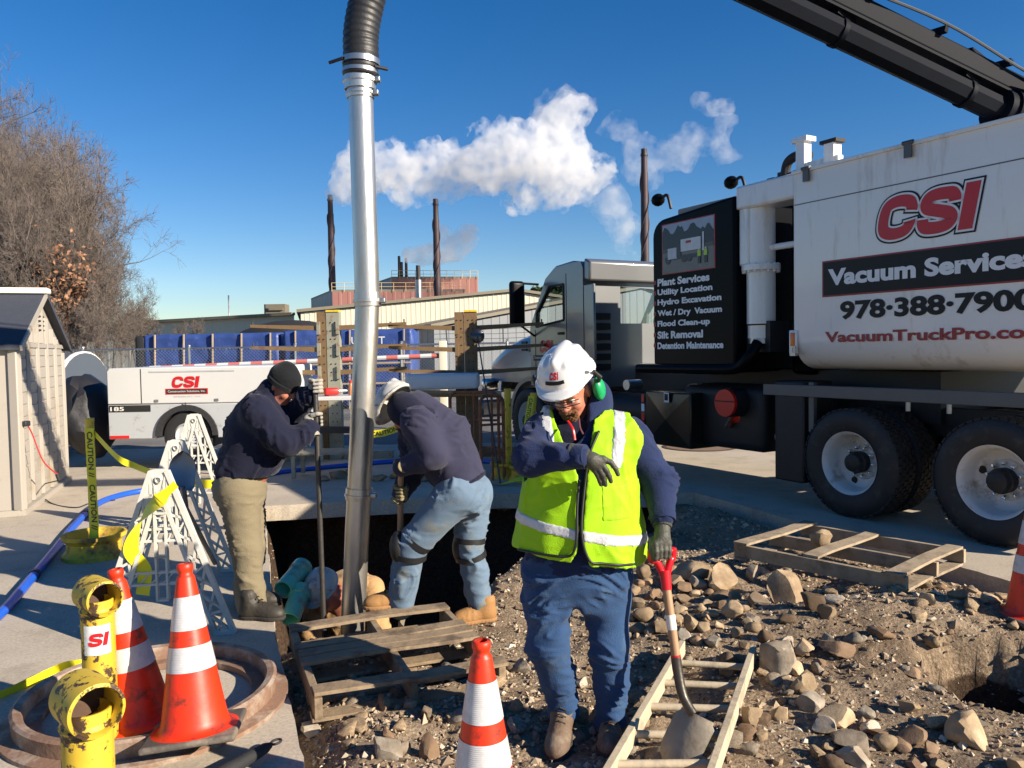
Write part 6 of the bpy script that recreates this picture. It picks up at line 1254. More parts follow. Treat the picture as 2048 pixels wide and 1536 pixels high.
def sdf_part(name, fn, pts, pad, h, m, parent, fold=None, sm_=1):
    lo, hi = bounds(pts, pad); V, F = sdf_mesh(fn, lo, hi, h)
    if name == 'body': V, F = largest(V, F)
    if sm_: V = relax(V, F, sm_)
    if fold: V = folds(V, F, *fold)
    return obj(name, (V, F), m, parent, 180)
def cloth(name, col, bs=140, var=.2, dirt=None, damt=.3, rough=.9, sheen=.1, vs=7, bump=.35, crease=.5):
    m = M(name, col, rough, 0, var, vs, bump, bs, .2, dirt, damt, 5, sheen=sheen); N = m.node_tree.nodes; L = m.node_tree.links; b = N['Principled BSDF']      # weave bump from M plus ridged creases
    prev = b.inputs['Normal'].links[0].from_socket; mp = N.new('ShaderNodeMapping'); mp.inputs['Scale'].default_value = (1, 1, 2.0); mp.inputs['Rotation'].default_value = (.3, .25, 0); L.new(N.new('ShaderNodeTexCoord').outputs['Object'], mp.inputs['Vector'])
    n = N.new('ShaderNodeTexNoise'); n.noise_type = 'RIDGED_MULTIFRACTAL'; n.inputs['Scale'].default_value = 7; n.inputs['Detail'].default_value = 2.5; n.inputs['Distortion'].default_value = .6; L.new(mp.outputs[0], n.inputs['Vector']); _bump(N, L, b, n.outputs['Fac'], crease, .018, prev); return m
SKIN = M('skin', srgb(178, 112, 90), .5, 0, .12, 25, .1, 90); NAVY = cloth('navy_fleece', srgb(30, 42, 76), 160); NAVY2 = cloth('dark_navy_cotton', srgb(23, 26, 46), 160); SLATE = cloth('slate_fleece', srgb(50, 50, 70), 160)
DEN = cloth('denim', srgb(44, 70, 106), 200, .28, srgb(66, 90, 116), .25, vs=6); DENL = cloth('light_denim', srgb(98, 118, 138), 200, .22, srgb(118, 120, 110), .3, vs=6); KHA = cloth('khaki', srgb(122, 112, 90), 180, .12); LIME = cloth('lime_mesh', srgb(150, 200, 18), 240, .08, None, .3, .65, .1, 5, .25)
GLV = M('glove_coating', (.055, .055, .042), .6, 0, .25, 18, .35, 120); GLVK = M('glove_knit', (.045, .047, .04), .9, 0, .2, 60, .6, 160); GLVW = M('work_glove', srgb(150, 145, 135), .85, 0, .3, 20, .4, 90)
HELM = M('helmet_white', (.66, .66, .64), .22, 0, .03, 6, 0, coat=.4); HELD = M('helmet_dirty', (.55, .53, .48), .4, 0, .15, 9, .05, 30, dirt=(.25, .2, .14), damt=.3, ds=8); BEAN = cloth('black_knit', (.008, .009, .011), 90, .3); BOOTB = M('boot_brown', (.13, .085, .055), .7, 0, .3, 12, .35, 50, dirt=(.22, .17, .12), damt=.4, ds=10); BOOTT = M('boot_tan', srgb(152, 112, 66), .75, 0, .15, 10, .25, 60); BOOTD = M('boot_dark', (.035, .03, .022), .6, 0, .3, 12, .2, 50); SOLE = M('boot_sole', (.03, .026, .022), .85, 0, .3, 20)
SILV = M('reflective_silver', (.52, .53, .54), .38, .1, .08, 12, .25, 90); BEARD = cloth('ginger_beard', srgb(112, 74, 44), 300, .4, srgb(135, 105, 70), .4, .8); BLK = M('flat_black', (.012, .012, .013), .5)
def unit(v): v = np.asarray(v, float); return v / np.linalg.norm(v)
def hframe(f, roll=0.):
    f = unit(f); s = unit(np.cross(f, (0, 0, 1.))); u = np.cross(s, f); c, s_ = math.cos(roll), math.sin(roll); return np.stack([s * c + u * s_, f, u * c - s * s_])   # rows: right, forward, up (of the wearer)
def head_fn(c, ax, s=1.0):
    """head of about 0.23 m: rows of ax are right, forward, up"""
    def f(p):
        q = (p - c) @ ax.T / s; E = lambda cc, r: el(q, cc, r)
        d = E((0, -.012, .028), (.076, .094, .090)); d = sm(d, E((0, .022, -.045), (.060, .066, .072)), .03)
        d = sm(d, E((0, .06, -.085), (.028, .028, .022)), .025)
        for k in (-1, 1): d = sm(d, E((.036 * k, .062, -.03), (.024, .022, .022)), .02); d = sm(d, E((.034 * k, .078, .026), (.026, .014, .010)), .015); d = sm(d, E((.079 * k, -.012, -.012), (.010, .020, .032)), .008)
        d = sm(d, rc(q, (0, .088, .015), (0, .108, -.022), .009, .0145), .012)
        for k in (-1, 1): d = sm(d, E((.012 * k, .098, -.026), (.010, .010, .008)), .006); d = smx(d, -E((.032 * k, .094, .008), (.016, .012, .009)), .008)
        d = sm(d, E((0, .083, -.056), (.022, .012, .006)), .006); d = smx(d, -bx(q, (0, .10, -.0625), (.02, .016, .0012)), .003)
        d = sm(d, rc(q, (0, -.02, -.06), (0, -.045, -.17), .058, .062), .03); return d * s
    return f
def helmet(parent, c, ax, m, s=1.0, logo=False, h=.0048):
    W3 = lambda q: c + np.asarray(q, float) @ ax * s
    def f(p):
        q = (p - c) @ ax.T / s; d = el(q, (0, -.005, .045), (.118, .142, .115)); d = sm(d, rc(q, (0, -.10, .125), (0, .075, .142), .022, .020), .022)
        for k in (-1, 1): d = sm(d, rc(q, (.05 * k, -.09, .115), (.045 * k, .07, .128), .012, .010), .02)
        d = np.maximum(d, .032 - q[..., 2]); v = smx(el(q, (0, .075, .034), (.105, .11, .016)), -el(q, (0, -.1, .03), (.12, .1, .1)), .01)
        br = np.maximum(el(q, (0, -.002, .040), (.131, .155, .05)), np.abs(q[..., 2] - .040) - .004)
        d = sm(sm(d, v, .012), br, .01); inn = el(q, (0, -.005, .03), (.109, .133, .11)); return np.maximum(d, -inn) * s
    pts = [W3(v) for v in ((-.14, -.17, 0), (.14, .2, .18), (-.14, .2, 0), (.14, -.17, .18), (.14, .2, 0), (-.14, -.17, .18))]
    o = sdf_part('hard_hat', f, pts, .01, h, m, parent)
    for k in (-1, 1): obj('vent_slot', tube([W3((.117 * k, .03, .06)), W3((.113 * k, .045, .075))], .006, 6), STEEL, o)
    if logo:
        ctr = np.array([0, .0, .0]); 
        def wrapq(g, th0, z0):                      # wrap flat lettering round the front of the dome
            V, F = g; th = th0 + V[:, 0] / .13; z = z0 + V[:, 1]; k = np.sqrt(np.maximum(1 - ((z - .045) / .115) ** 2, .05)); return W3(np.stack([-np.sin(th) * .118 * k * 1.035, -.005 + np.cos(th) * .142 * k * 1.035, z], 1)), F
        V, F = csi_geo(.052, .024); V[:, 0] -= .026; obj('logo', wrapq((V, F), 0., .097), M('logo_red', srgb(196, 24, 34), .35), o, None)
        xs = np.linspace(.048, -.048, 12); V = np.array([(x, y, 0) for x in xs for y in (0, .014)]); obj('logo_bar', wrapq((V, [(2 * i, 2 * i + 2, 2 * i + 3, 2 * i + 1) for i in range(11)]), 0., .078), LB, o, None)
    return o
def glove(parent, wrist, palm, knk, fingers, thumb, m, cuffm, h=.0036, r=.0112, cuff=True, nm='glove'):
    """wrist, palm centre, list of knuckles; fingers: chains of points after each knuckle; thumb: chain"""
    allp = [wrist, palm] + list(knk) + [p for f in fingers for p in f] + list(thumb)
    def f(p):
        d = rc(p, wrist, palm, .034, .034)
        for k in knk: d = sm(d, rc(p, palm, k, .028, .0150), .012)
        fd = None
        for k, ch in zip(knk, fingers):
            e = chain(p, [k] + list(ch), [r * 1.2] + [r * (1.02 - .1 * i) for i in range(len(ch))], .004); fd = e if fd is None else np.minimum(fd, e)
        d = sm(d, fd, .006); e = chain(p, thumb, [r * 1.5] + [r * (1.12 - .1 * i) for i in range(len(thumb) - 1)], .006); return sm(d, e, .008)
    o = sdf_part(nm, f, allp, .05, h, m, parent, None, 1)
    if cuff: u = unit(np.asarray(wrist) - palm); obj('knit_cuff', tube([np.asarray(wrist) + u * (k * .01 - .02) for k in range(9)], [.040 + .0015 * (k % 2) for k in range(9)], 20), cuffm, o)
    return o
def boot(parent, ank, toe, m, h=.006, sh=.085, top=.17, w=.048):
    """ank: point at sole level under the ankle, toe: tip at sole level"""
    ank = np.asarray(ank, float); toe = np.asarray(toe, float); d = unit(toe - ank); L = np.linalg.norm(toe - ank); up = unit(np.array([0, 0, 1.]) - d * d[2]); sd = np.cross(d, up); B3 = np.stack([d, sd, up])
    W3b = lambda a, b, c: ank + d * a + sd * b + up * c
    def foot(q):
        e = el(q, (L - .072, .004, .036), (.074, w * .98, .044)); e = sm(e, el(q, (L * .4, 0, .042), (.12, w * .9, .052)), .03); return sm(e, el(q, (-.028, 0, .045), (.058, w * .86, .055)), .03)
    def f(p):
        q = (p - ank) @ B3.T; e = sm(foot(q), rc(q, (-.005, 0, .085), (L * .45, 0, .058), .047, .036), .03); e = sm(e, rc(q, (-.018, 0, .07), (-.022, 0, top), w * .98, w * 1.06), .03)
        e = e + .0022 * np.exp(-((q[..., 0] - L + .10) / .006) ** 2); return np.maximum(e, .018 - q[..., 2])
    o = sdf_part('boot', f, [W3b(-.09, -.06, 0), W3b(L, .06, 0), W3b(L, -.06, 0), W3b(-.09, .06, top)], .02, h, m, parent, (.0028, (26, 26, 26), 3.))
    def g(p):
        q = (p - ank) @ B3.T; z = q[..., 2]; q2 = q.copy(); q2[..., 2] = .04; e = foot(q2) - .005 + .0025 * (np.sin(q[..., 0] * 260) > .3) * (z < .012); return np.maximum(e, np.maximum(z - .026, -z))
    sdf_part('sole', g, [W3b(-.09, -.06, 0), W3b(L, .06, 0), W3b(L, -.06, 0), W3b(-.09, .06, 0)], .02, min(h, .006), SOLE if m is not BOOTT else M('boot_sole_tan', srgb(150, 112, 72), .85, 0, .2, 12), o)
    for i in range(4):
        q = W3b(L * .5 - .022 * i, 0, .088 + .017 * i); obj('lace', tube([q - sd * .028 - up * .008, q + up * .006, q + sd * .028 - up * .008], .0036, 5), SOLE, o)
    return o

# ---- the worker in the lime vest
MY = 3.5
def K(px, py, dy=0.): return P(px, py, MY + dy)
SH1, EL1, WR1 = K(1084, 868, .0), K(1063, 916, -.17), K(1156, 913, -.27)
SH2, EL2, WR2 = K(1258, 876, .02), K(1315, 962, .06), K(1325, 1030, -.06)
HIPA, NECK = K(1157, 1135, .02), K(1160, 832, .02); XU = np.array([1., 0, 0])
tsec = [(0, 0, 0, .225, .165), (.22, 0, 0, .232, .185), (.5, .004, 0, .222, .175), (.78, .01, 0, .212, .15), (.93, .0, 0, .16, .11), (1.0, -.01, 0, .10, .09)]
def torso(p): return loft(p, HIPA, NECK, XU, tsec)
def tor2(p): return sm(torso(p), rc(p, K(1088, 868), K(1258, 872, .02), .078, .078), .06)
LEGA = ([K(1102, 1140, .02), K(1096, 1200, .0), K(1096, 1288, -.04), K(1113, 1355, .0), K(1126, 1418, .03)], [.125, .107, .091, .078, .067])
LEGB = ([K(1207, 1140, .03), K(1211, 1200, .02), K(1220, 1290, -.03), K(1220, 1360, .0), K(1220, 1442, .02)], [.125, .108, .085, .075, .070])
HC = K(1140, 783, -.02); HAX = hframe((-.32, -.80, -.54), R(-5))
hfn = head_fn(HC, HAX, .98); root = K(1165, 1490, .0); root[2] = float(zt(root[0], root[1]))
MAN = thing('person', 'worker in lime vest and white hard hat leaning on a red handled shovel', 'person', root)
def bodyf(p):
    d = hfn(p); d = sm(d, tor2(p) + .035, .03); d = sm(d, chain(p, [SH1, EL1, WR1], [.05, .045, .03]), .03); d = sm(d, chain(p, [SH2, EL2, WR2], [.05, .045, .03]), .03)
    d = sm(d, el(p, K(1155, 1150, .02), (.17, .12, .12)), .04)
    for P_, r_ in (LEGA, LEGB): d = sm(d, chain(p, P_, [x * .68 for x in r_]), .03)
    return d
ALLP = [HC + (0, 0, .12), HC + (0, -.1, 0), SH1, EL1, WR1, SH2, EL2, WR2, HIPA, *LEGA[0], *LEGB[0]]
def split_head(p): return bodyf(p)
# the head is finer than the rest: one mesh, built in a fine and a coarse zone that overlap inside the collar
sdf_part('body', bodyf, [HC + (-.12, -.14, -.2), HC + (.12, .12, .13)], .01, .0048, SKIN, MAN)
sdf_part('inner_layer', lambda p: np.maximum(bodyf(p) - .005, p[..., 2] - (HC[2] - .125) + .5 * (p[..., 1] - HC[1])), ALLP[2:], .16, .013, NAVY2, MAN)
def hoodie(p):
    d = tor2(p); a1 = chain(p, [SH1, EL1, WR1], [.086, .076, .050], .03); a2 = chain(p, [SH2, EL2, WR2], [.086, .080, .056], .03); d = sm(sm(d, a1, .04), a2, .04)
    cowl = sm(el(p, K(1163, 826, .05), (.125, .12, .075)), el(p, K(1188, 800, .07), (.085, .10, .10)), .05); d = sm(d, cowl, .03)
    q = (p - HC) @ HAX.T; face = el(q, (0, .10, -.05), (.085, .13, .13)); d = smx(d, -face, .015); d = smx(d, -el(q, (0, -.01, .01), (.087, .105, .125)), .01)
    zip_ = rc(p, K(1140, 850, -.16), K(1163, 1130, -.2), .018, .010); return smx(d, -zip_ + .004, .012)
sdf_part('hooded_jacket', hoodie, [SH1, EL1, WR1, SH2, EL2, WR2, HIPA, HC + (0, 0, .06), HIPA + (-.23, -.17, 0), HIPA + (.23, .17, 0)], .105, .0078, NAVY, MAN, (.013, (7, 7, 13), 2.))
for a_, b_, r_ in ((WR1, EL1, .050), (WR2, EL2, .056)): u = unit(b_ - a_); obj('sleeve_cuff', tube([a_ + u * k for k in (-.035, -.02, 0, .02)], [r_ * .95, r_, r_ * 1.04, r_ * .98], 24), NAVY, MAN)
hem = lambda p: np.interp(p[..., 0], [K(1035, 1000)[0], K(1275, 1000)[0]], [K(1035, 1092)[2], K(1275, 1122)[2]])
def vest(p, o=0.):
    s = (p[..., 2] - HIPA[2]) / (NECK[2] - HIPA[2]); fl = .026 + .030 * np.clip(1 - s * 2.2, 0, 1) ** 1.5 + .010 * np.clip(1 - np.abs(s - .35) * 3, 0, 1); t_ = tor2(p)
    fl = fl + .008 * np.sin(p[..., 0] * 42 + 3 * np.sin(p[..., 2] * 9)) * np.clip(.75 - s, 0, 1)
    d = np.maximum(t_ - fl - o, -(t_ - fl + .014)); d = np.maximum(d, hem(p) - p[..., 2])
    for S, E in ((SH1, EL1), (SH2, EL2)):
        out = S + np.array([1. if S is SH2 else -1., 0, 0]) * .06; d = np.maximum(d, -(rc(p, out + (0, 0, .06), out + (0, 0, -.12), .088, .085)))
    zc = p[..., 2]; ys = [K(0, y)[2] for y in (1130, 1100, 1060, 960, 900, 835, 800)]; wv = np.interp(zc, ys, [.045, .012, .006, .018, .055, .095, .11]); xc = np.interp(zc, ys, [K(x, 900, -.2)[0] for x in (1157, 1158, 1159, 1166, 1158, 1152, 1150)])
    front = p[..., 1] - (HIPA[1] + .0); d = np.maximum(d, np.where(front < 0, wv - np.abs(p[..., 0] - xc), -1.)); return np.maximum(d, -el(p, K(1155, 805, .0), (.12, .16, .10)))
VB = [HIPA + (-.32, -.26, -.02), HIPA + (.32, .26, .1), NECK + (0, 0, .06)]
vst = sdf_part('safety_vest', vest, VB, .02, .0068, LIME, MAN, (.008, (9, 9, 4), 5.))
def band_part(nm, cond): sdf_part(nm, lambda p: np.maximum(vest(p, .0035), cond(p)), VB, .02, .0068, SILV, vst, (.008, (9, 9, 4), 5.), 1)
zb0 = lambda p: np.interp(p[..., 0], [K(1035, 1000)[0], K(1275, 1000)[0]], [K(1035, 1030)[2], K(1275, 1072)[2]])
band_part('waist_stripe', lambda p: np.abs(p[..., 2] - zb0(p)) - .024)
for xa, xb in ((1088, 1106), (1249, 1226)): band_part('shoulder_stripe', lambda p, xa=xa, xb=xb: np.maximum(np.abs(p[..., 0] - np.interp(p[..., 2], [K(0, 960)[2], K(0, 815)[2]], [K(xb, 900, -.1)[0], K(xa, 900, -.1)[0]])) - .025, K(0, 950)[2] - p[..., 2]))
band_part_p = lambda p: np.maximum(np.abs(p[..., 0] - K(1232, 990, -.17)[0]) - .06, np.maximum(np.abs(p[..., 2] - K(1232, 992)[2]) - .075, p[..., 1] - HIPA[1]))
sdf_part('chest_pocket', lambda p: np.maximum(vest(p, .003), band_part_p(p)), VB, .02, .0068, LIME, vst, (.008, (9, 9, 4), 5.), 1)
# dark binding along the hem and the zip edges, laid on the front of the vest
def on_front(px, py, off):                        # march along the view ray to the vest surface
    o = np.array([0, 0, CAM_H]); d = unit(ray(px, py)); s = 2.6
    for _ in range(90):
        v_ = float(vest((o + d * s)[None])[0])
        if v_ < .003: break
        s += .7 * min(v_, .06)
    return o + d * (s - off)
for edge in ([(1036, 1099), (1070, 1106), (1110, 1112), (1135, 1113), (1147, 1104), (1153, 1078), (1154, 1020), (1158, 960), (1147, 915), (1128, 860)], [(1272, 1128), (1240, 1130), (1205, 1127), (1178, 1120), (1164, 1103), (1163, 1060), (1166, 1000), (1172, 950), (1180, 905), (1198, 862)]):
    try:
        q = [on_front(*e, .006) for e in edge]; q = [x for x in q if x[1] < MY + .1]; obj('binding', tube(curve(q, 6), .0058, 6), BLK, vst, 180)
    except Exception as ex_: print('binding', ex_)
# jeans
def jeans(p):
    d = loft(p, K(1153, 1215, .02), K(1157, 1080, .02), XU, [(0, 0, 0, .20, .14), (.45, 0, 0, .228, .165), (1, 0, 0, .222, .165)])
    a = chain(p, *LEGA, .03); b = chain(p, *LEGB, .03); d = sm(sm(d, a, .05), b, .05); c = rc(p, K(1152, 1225, -.2), K(1152, 1225, .25), .012, .012); return smx(d, -c, .03)
jn = sdf_part('jeans', jeans, [*LEGA[0], *LEGB[0], K(1157, 1085)], .14, .0072, DEN, MAN, (.019, (4.5, 4.5, 15), 7.))
for P_, r_ in (LEGA, LEGB): u = unit(P_[-2] - P_[-1]); obj('hem_cuff', tube([P_[-1] + u * k for k in (-.03, -.015, .0, .012)], [r_[-1] * 1.0, r_[-1] * 1.08, r_[-1] * 1.08, r_[-1] * .98], 26), DEN, jn)
b1 = K(1126, 1462, .03); b2 = K(1220, 1474, .02); zg = min(b1[2], b2[2])
B1z, B2z = float(zt(b1[0], b1[1])), float(zt(b2[0], b2[1]))
boot(MAN, (b1[0], b1[1], B1z + .035), (b1[0] - .045, b1[1] - .215, float(zt(b1[0] - .045, b1[1] - .2)) - .005), BOOTB, top=.15, w=.055); boot(MAN, (b2[0], b2[1], B2z - .01), (b2[0] - .02, b2[1] - .225, float(zt(b2[0], b2[1] - .2)) - .01), BOOTB, top=.15, w=.056)
helmet(MAN, HC + HAX[2] * .045 - HAX[1] * .005, HAX, HELM, 1.02, True)
W3h = lambda q: HC + np.asarray(q, float) @ HAX
for k, mm in ((-1, M('ear_green', srgb(20, 150, 90), .35)), (1, BLK)):
    em = obj('ear_muff', blob((0, 0, 0), 1, 3) if False else (ICO[3][0] * (.026, .042, .055) @ HAX + W3h((.124 * k, -.025, -.012)), ICO[3][1]), mm, MAN, 180); obj('muff_arm', tube([W3h((.128 * k, -.02, .02)), W3h((.15 * k, -.005, .06)), W3h((.135 * k, .01, .10))], [.009, .011, .009], 8), BLK, em)
g = [W3h((x, .112 - abs(x) ** 1.6 * 1.6, .008)) for x in np.linspace(-.07, .07, 15)]; gl_ = obj('safety_glasses', join(*[tube([g[i] + HAX[2] * k for i in range(15)], .0022, 6) for k in (-.011, .011)]), BLK, MAN)
V = np.array([q + HAX[2] * k for q in g for k in (-.0105, 0, .0105)]); obj('lens', (V, [(3 * i + j, 3 * i + 3 + j, 3 * i + 4 + j, 3 * i + 1 + j) for i in range(14) for j in (0, 1)]), CGL, gl_, 180)
for k in (-1, 1): ey = obj('eye', (ICO[2][0] * .0125 + W3h((.032 * k, .079, .008)), ICO[2][1]), M('eye_white', (.6, .57, .53), .25), MAN, 180); obj('iris', (ICO[1][0] * .0055 + W3h((.032 * k, .0885, .004)), ICO[1][1]), M('iris_dark', (.03, .02, .015), .2), ey, 180); obj('eyebrow', tube([W3h(((.032 + o) * k, .096 - abs(o) * .25, .026 - abs(o) * .1)) for o in (-.018, 0, .02)], [.003, .0045, .002], 6), BEARD, MAN)
def beardf(p):
    q = (p - HC) @ HAX.T; d = hfn(p) - .010 + .003 * np.sin(q[..., 0] * 420) * np.sin(q[..., 2] * 300); z = sm(el(q, (0, .085, -.098), (.036, .05, .036)), el(q, (0, .10, -.044), (.036, .03, .011)), .01)
    for k in (-1, 1): z = sm(z, rc(q, (.033 * k, .085, -.05), (.028 * k, .08, -.10), .012, .014), .01)
    z = np.maximum(z, -el(q, (0, .10, -.059), (.018, .04, .0055))); return smx(d, z, .006)
sdf_part('beard', beardf, [W3h((-.06, .03, -.15)), W3h((.06, .14, -.02)), W3h((.06, .03, -.02)), W3h((-.06, .14, -.15))], .01, .004, BEARD, MAN)
obj('lanyard', tube(curve([K(1136, 842, -.17), K(1146, 858, -.20), K(1150, 880, -.21)]), .006, 6, flat=.6), TRED, MAN); obj('draw_cord', tube(curve([K(1158, 838, -.16), K(1160, 855, -.19), K(1166, 868, -.19)]), .004, 6), M('cord_maroon', (.12, .03, .035), .8), MAN)
# right hand hanging over the vest, left hand on the shovel grip
d0 = -.285
glove(MAN, K(1164, 914, d0 + .012), K(1184, 921, d0), [K(1206, 918, d0 - .004), K(1202, 926, d0 - .006), K(1196, 933, d0 - .004), K(1188, 937, d0 + .002)],
      [[K(1222, 925, d0 - .006), K(1231, 937, d0), K(1236, 949, d0 + .008)], [K(1213, 941, d0 - .008), K(1219, 953, d0), K(1222, 963, d0 + .01)], [K(1205, 949, d0 - .006), K(1209, 961, d0 + .004), K(1211, 970, d0 + .012)], [K(1196, 951, d0), K(1200, 962, d0 + .006), K(1202, 969, d0 + .014)]],
      [K(1180, 926, d0 + .02), K(1196, 938, d0 + .034), K(1210, 946, d0 + .04)], GLV, GLVK)
GR = K(1324, 1103, -.10); gx = np.array([.96, .28, 0])            # middle and axis of the shovel's grip
knk = [GR + gx * o + np.array([-.002 * i, -.028, .042 + .004 * (i in (1, 2))]) for i, o in enumerate((-.036, -.013, .010, .032))]
fing = [[k + (0, -.012, -.030), k + (0, -.006, -.060), k + (0, .022, -.066)] for k in knk]
glove(MAN, K(1325, 1046, -.07), GR + (.0, -.008, .066), knk, fing, [GR + gx * -.045 + (0, .006, .05), GR + gx * -.052 + (0, -.016, .012), GR + gx * -.046 + (.004, -.026, -.022)], GLV, GLVK)
# shovel
SHV = thing('red_handled_shovel', 'round point shovel with red plastic grip and wooden shaft standing on the ladder', 'shovel', K(1350, 1505, -.2)); REDP = M('red_plastic', srgb(205, 22, 34), .3, 0, .06, 6); SW = M('shaft_wood', (.36, .21, .11), .5, 0, .3, 6, .15, 40, stretch=(1, 1, .15)); BLADE = M('dirty_blade', (.34, .29, .21), .6, .35, .2, 9, .25, 40, dirt=(.24, .19, .13), damt=.4, ds=9)
s0, s1, s2, s3 = K(1332, 1168, -.12), K(1352, 1316, -.19), K(1366, 1392, -.235), K(1386, 1428, -.27)
y0 = K(1330, 1150, -.108); e0, e1 = GR + gx * -.052, GR + gx * .052
obj('grip_bar', cyl(e0, e1, .015, n=14), REDP, SHV); obj('grip_yoke', join(tube(curve([e0 + (0, 0, .012), e0 + (.002, 0, -.03), (e0 + y0) / 2 + (-.006, 0, .01), y0 + (-.008, 0, .0)]), [.015, .016] + [.016] * 23, 12), tube(curve([e1 + (0, 0, .012), e1 + (-.002, 0, -.03), (e1 + y0) / 2 + (.006, 0, .01), y0 + (.008, 0, 0)]), [.015, .016] + [.016] * 23, 12), tube([y0 + (0, 0, .02), s0 - (s0 - s1) * .08], [.024, .021], 14)), REDP, SHV)
sh = obj('shaft', tube([s0, s0 * .5 + s1 * .5, s1], [.0185, .02, .0195], 16), SW, SHV); qa, qb = s0 + (s1 - s0) * .42, s0 + (s1 - s0) * .62; obj('paper_label', tube([qa, qb], .0208, 16), CREAM, sh); obj('red_band', tube([s1 - (s1 - s0) * .04, s1], .0212, 16), REDP, sh)
obj('steel_neck', tube(curve([s1 - (s1 - s0) * .02, s1 + (s1 - s0) * .18, s2, s3]), [.0215] * 8 + [.021] * 8 + [.020] * 9, 14), M('worn_neck', (.07, .062, .05), .4, .6, .3, 10, .1), SHV)
V, F = spade_blade(.27, .096, 20, 13); bt = K(1356, 1508, -.315); bu = unit(s3 - bt); bn = unit(np.array([-.72, -.62, .25]) - bu * (np.array([-.72, -.62, .25]) @ bu)); br_ = np.cross(bu, bn) * -1
V = V[:, :1] * br_ + V[:, 1:2] * -bn * 1.0 + V[:, 2:3] * bu; obj('blade', (V + s3 + bu * .005, F), BLADE, SHV, 60)

# ---- the worker in the black beanie
WY = 5.2
def K1(px, py, dy=0.): return P(px, py, WY + dy)
root = G(505, 1236); W1 = thing('person', 'worker in black beanie and navy jacket pushing down a long digging bar', 'person', root)
hip, shl = K1(482, 965), K1(535, 800); FU = unit(np.array([1., 0, .25]))
lsec = [(0, 0, 0, .165, .20), (.3, .02, 0, .20, .215), (.6, .025, 0, .225, .225), (.85, .0, 0, .18, .215), (1.05, -.02, 0, .10, .11)]
S1n, S1f = K1(515, 825, -.19), K1(540, 812, .19); E1n, Wn = K1(572, 886, -.20), K1(622, 856, -.12); E1f, Wf = K1(585, 835, .1), K1(618, 790, -.05)
HC1 = K1(566, 772, 0); HA1 = hframe((.78, -.22, -.58)); h1 = head_fn(HC1, HA1, 1.0)
L1 = ([K1(478, 975, -.09), K1(492, 1095, -.10), K1(504, 1216, -.1)], [.135, .098, .090]); L2 = ([K1(484, 975, .10), K1(500, 1090, .10), K1(492, 1190, .16)], [.135, .10, .085])
def body1(p):
    d = sm(h1(p), loft(p, hip, shl, FU, [(a, b, c, e * .8, f * .8) for a, b, c, e, f in lsec]), .03)
    for q in ([S1n, E1n, Wn], [S1f, E1f, Wf]): d = sm(d, chain(p, q, [.05, .045, .03]), .03)
    for q, r_ in (L1, L2): d = sm(d, chain(p, q, [x * .7 for x in r_]), .03)
    return d
AP = [HC1, S1n, S1f, E1n, Wn, Wf, *L1[0], *L2[0]]; sdf_part('body', body1, AP, .16, .011, SKIN, W1)
def jack1(p):
    d = loft(p, hip, shl, FU, lsec)
    for q in ([S1n, E1n, Wn], [S1f, E1f, Wf]): d = sm(d, chain(p, q, [.115, .088, .060], .03), .05)
    d = sm(d, rc(p, K1(530, 800), K1(542, 778), .085, .075), .03); return np.maximum(d, K1(0, 958)[2] - p[..., 2] + .0 * p[..., 0])
sdf_part('work_jacket', jack1, [hip, shl, S1n, S1f, E1n, Wn, Wf, hip + (-.1, 0, 0)], .16, .011, NAVY2, W1, (.021, (8, 8, 5), 3.))
def trou1(p): d = el(p, K1(480, 975), (.165, .20, .14)); return sm(sm(d, chain(p, *L1, .03), .06), chain(p, *L2, .03), .06)
sdf_part('trousers', trou1, [*L1[0], *L2[0]], .15, .011, KHA, W1, (.015, (4, 4, 12), 8.))
b = G(505, 1237); boot(W1, (b[0], b[1] - .0, 0), (b[0] + .21, b[1] - .03, 0), BOOTD, .009, top=.15, w=.052); b = G(500, 1212); boot(W1, (b[0], b[1], 0), (b[0] + .20, b[1] + .02, 0), BOOTD, .009, top=.15, w=.052)
def bean(p): q = (p - HC1) @ HA1.T; d = sm(el(q, (0, -.015, .05), (.098, .112, .098)), rc(q, (0, -.05, .12), (0, -.02, .125), .03, .03), .04); return np.maximum(d, -.005 - q[..., 2] - .35 * np.minimum(q[..., 1] - .02, .0) * -.6)
sdf_part('beanie', bean, [HC1 + (-.13, -.13, -.13), HC1 + (.13, .13, .17)], .02, .007, BEAN, W1, (.002, (40, 40, 40), 1.)); obj('beanie_fold', (lambda g: (g[0] @ HA1 + HC1, g[1]))(lathe([(.094, -.0), (.106, .004), (.108, .03), (.098, .036)], 36, (0, -.012, .0))), BEAN, W1)
btop, bbot = K1(630, 768, -.1), K1(647, 1228, -.1); bd = unit(bbot - btop)
BAR = thing('digging_bar', 'long steel digging bar held upright over the pit by the beanie worker', 'bar', bbot + bd * .5); obj('shank', tube([btop, bbot + bd * .5], .017, 12), M('bar_steel', (.07, .065, .06), .5, .6, .4, 6, .2, 40), BAR); obj('tip', tube([bbot + bd * .49, bbot + bd * .62], [.017, .005], 12), DARKM, BAR)
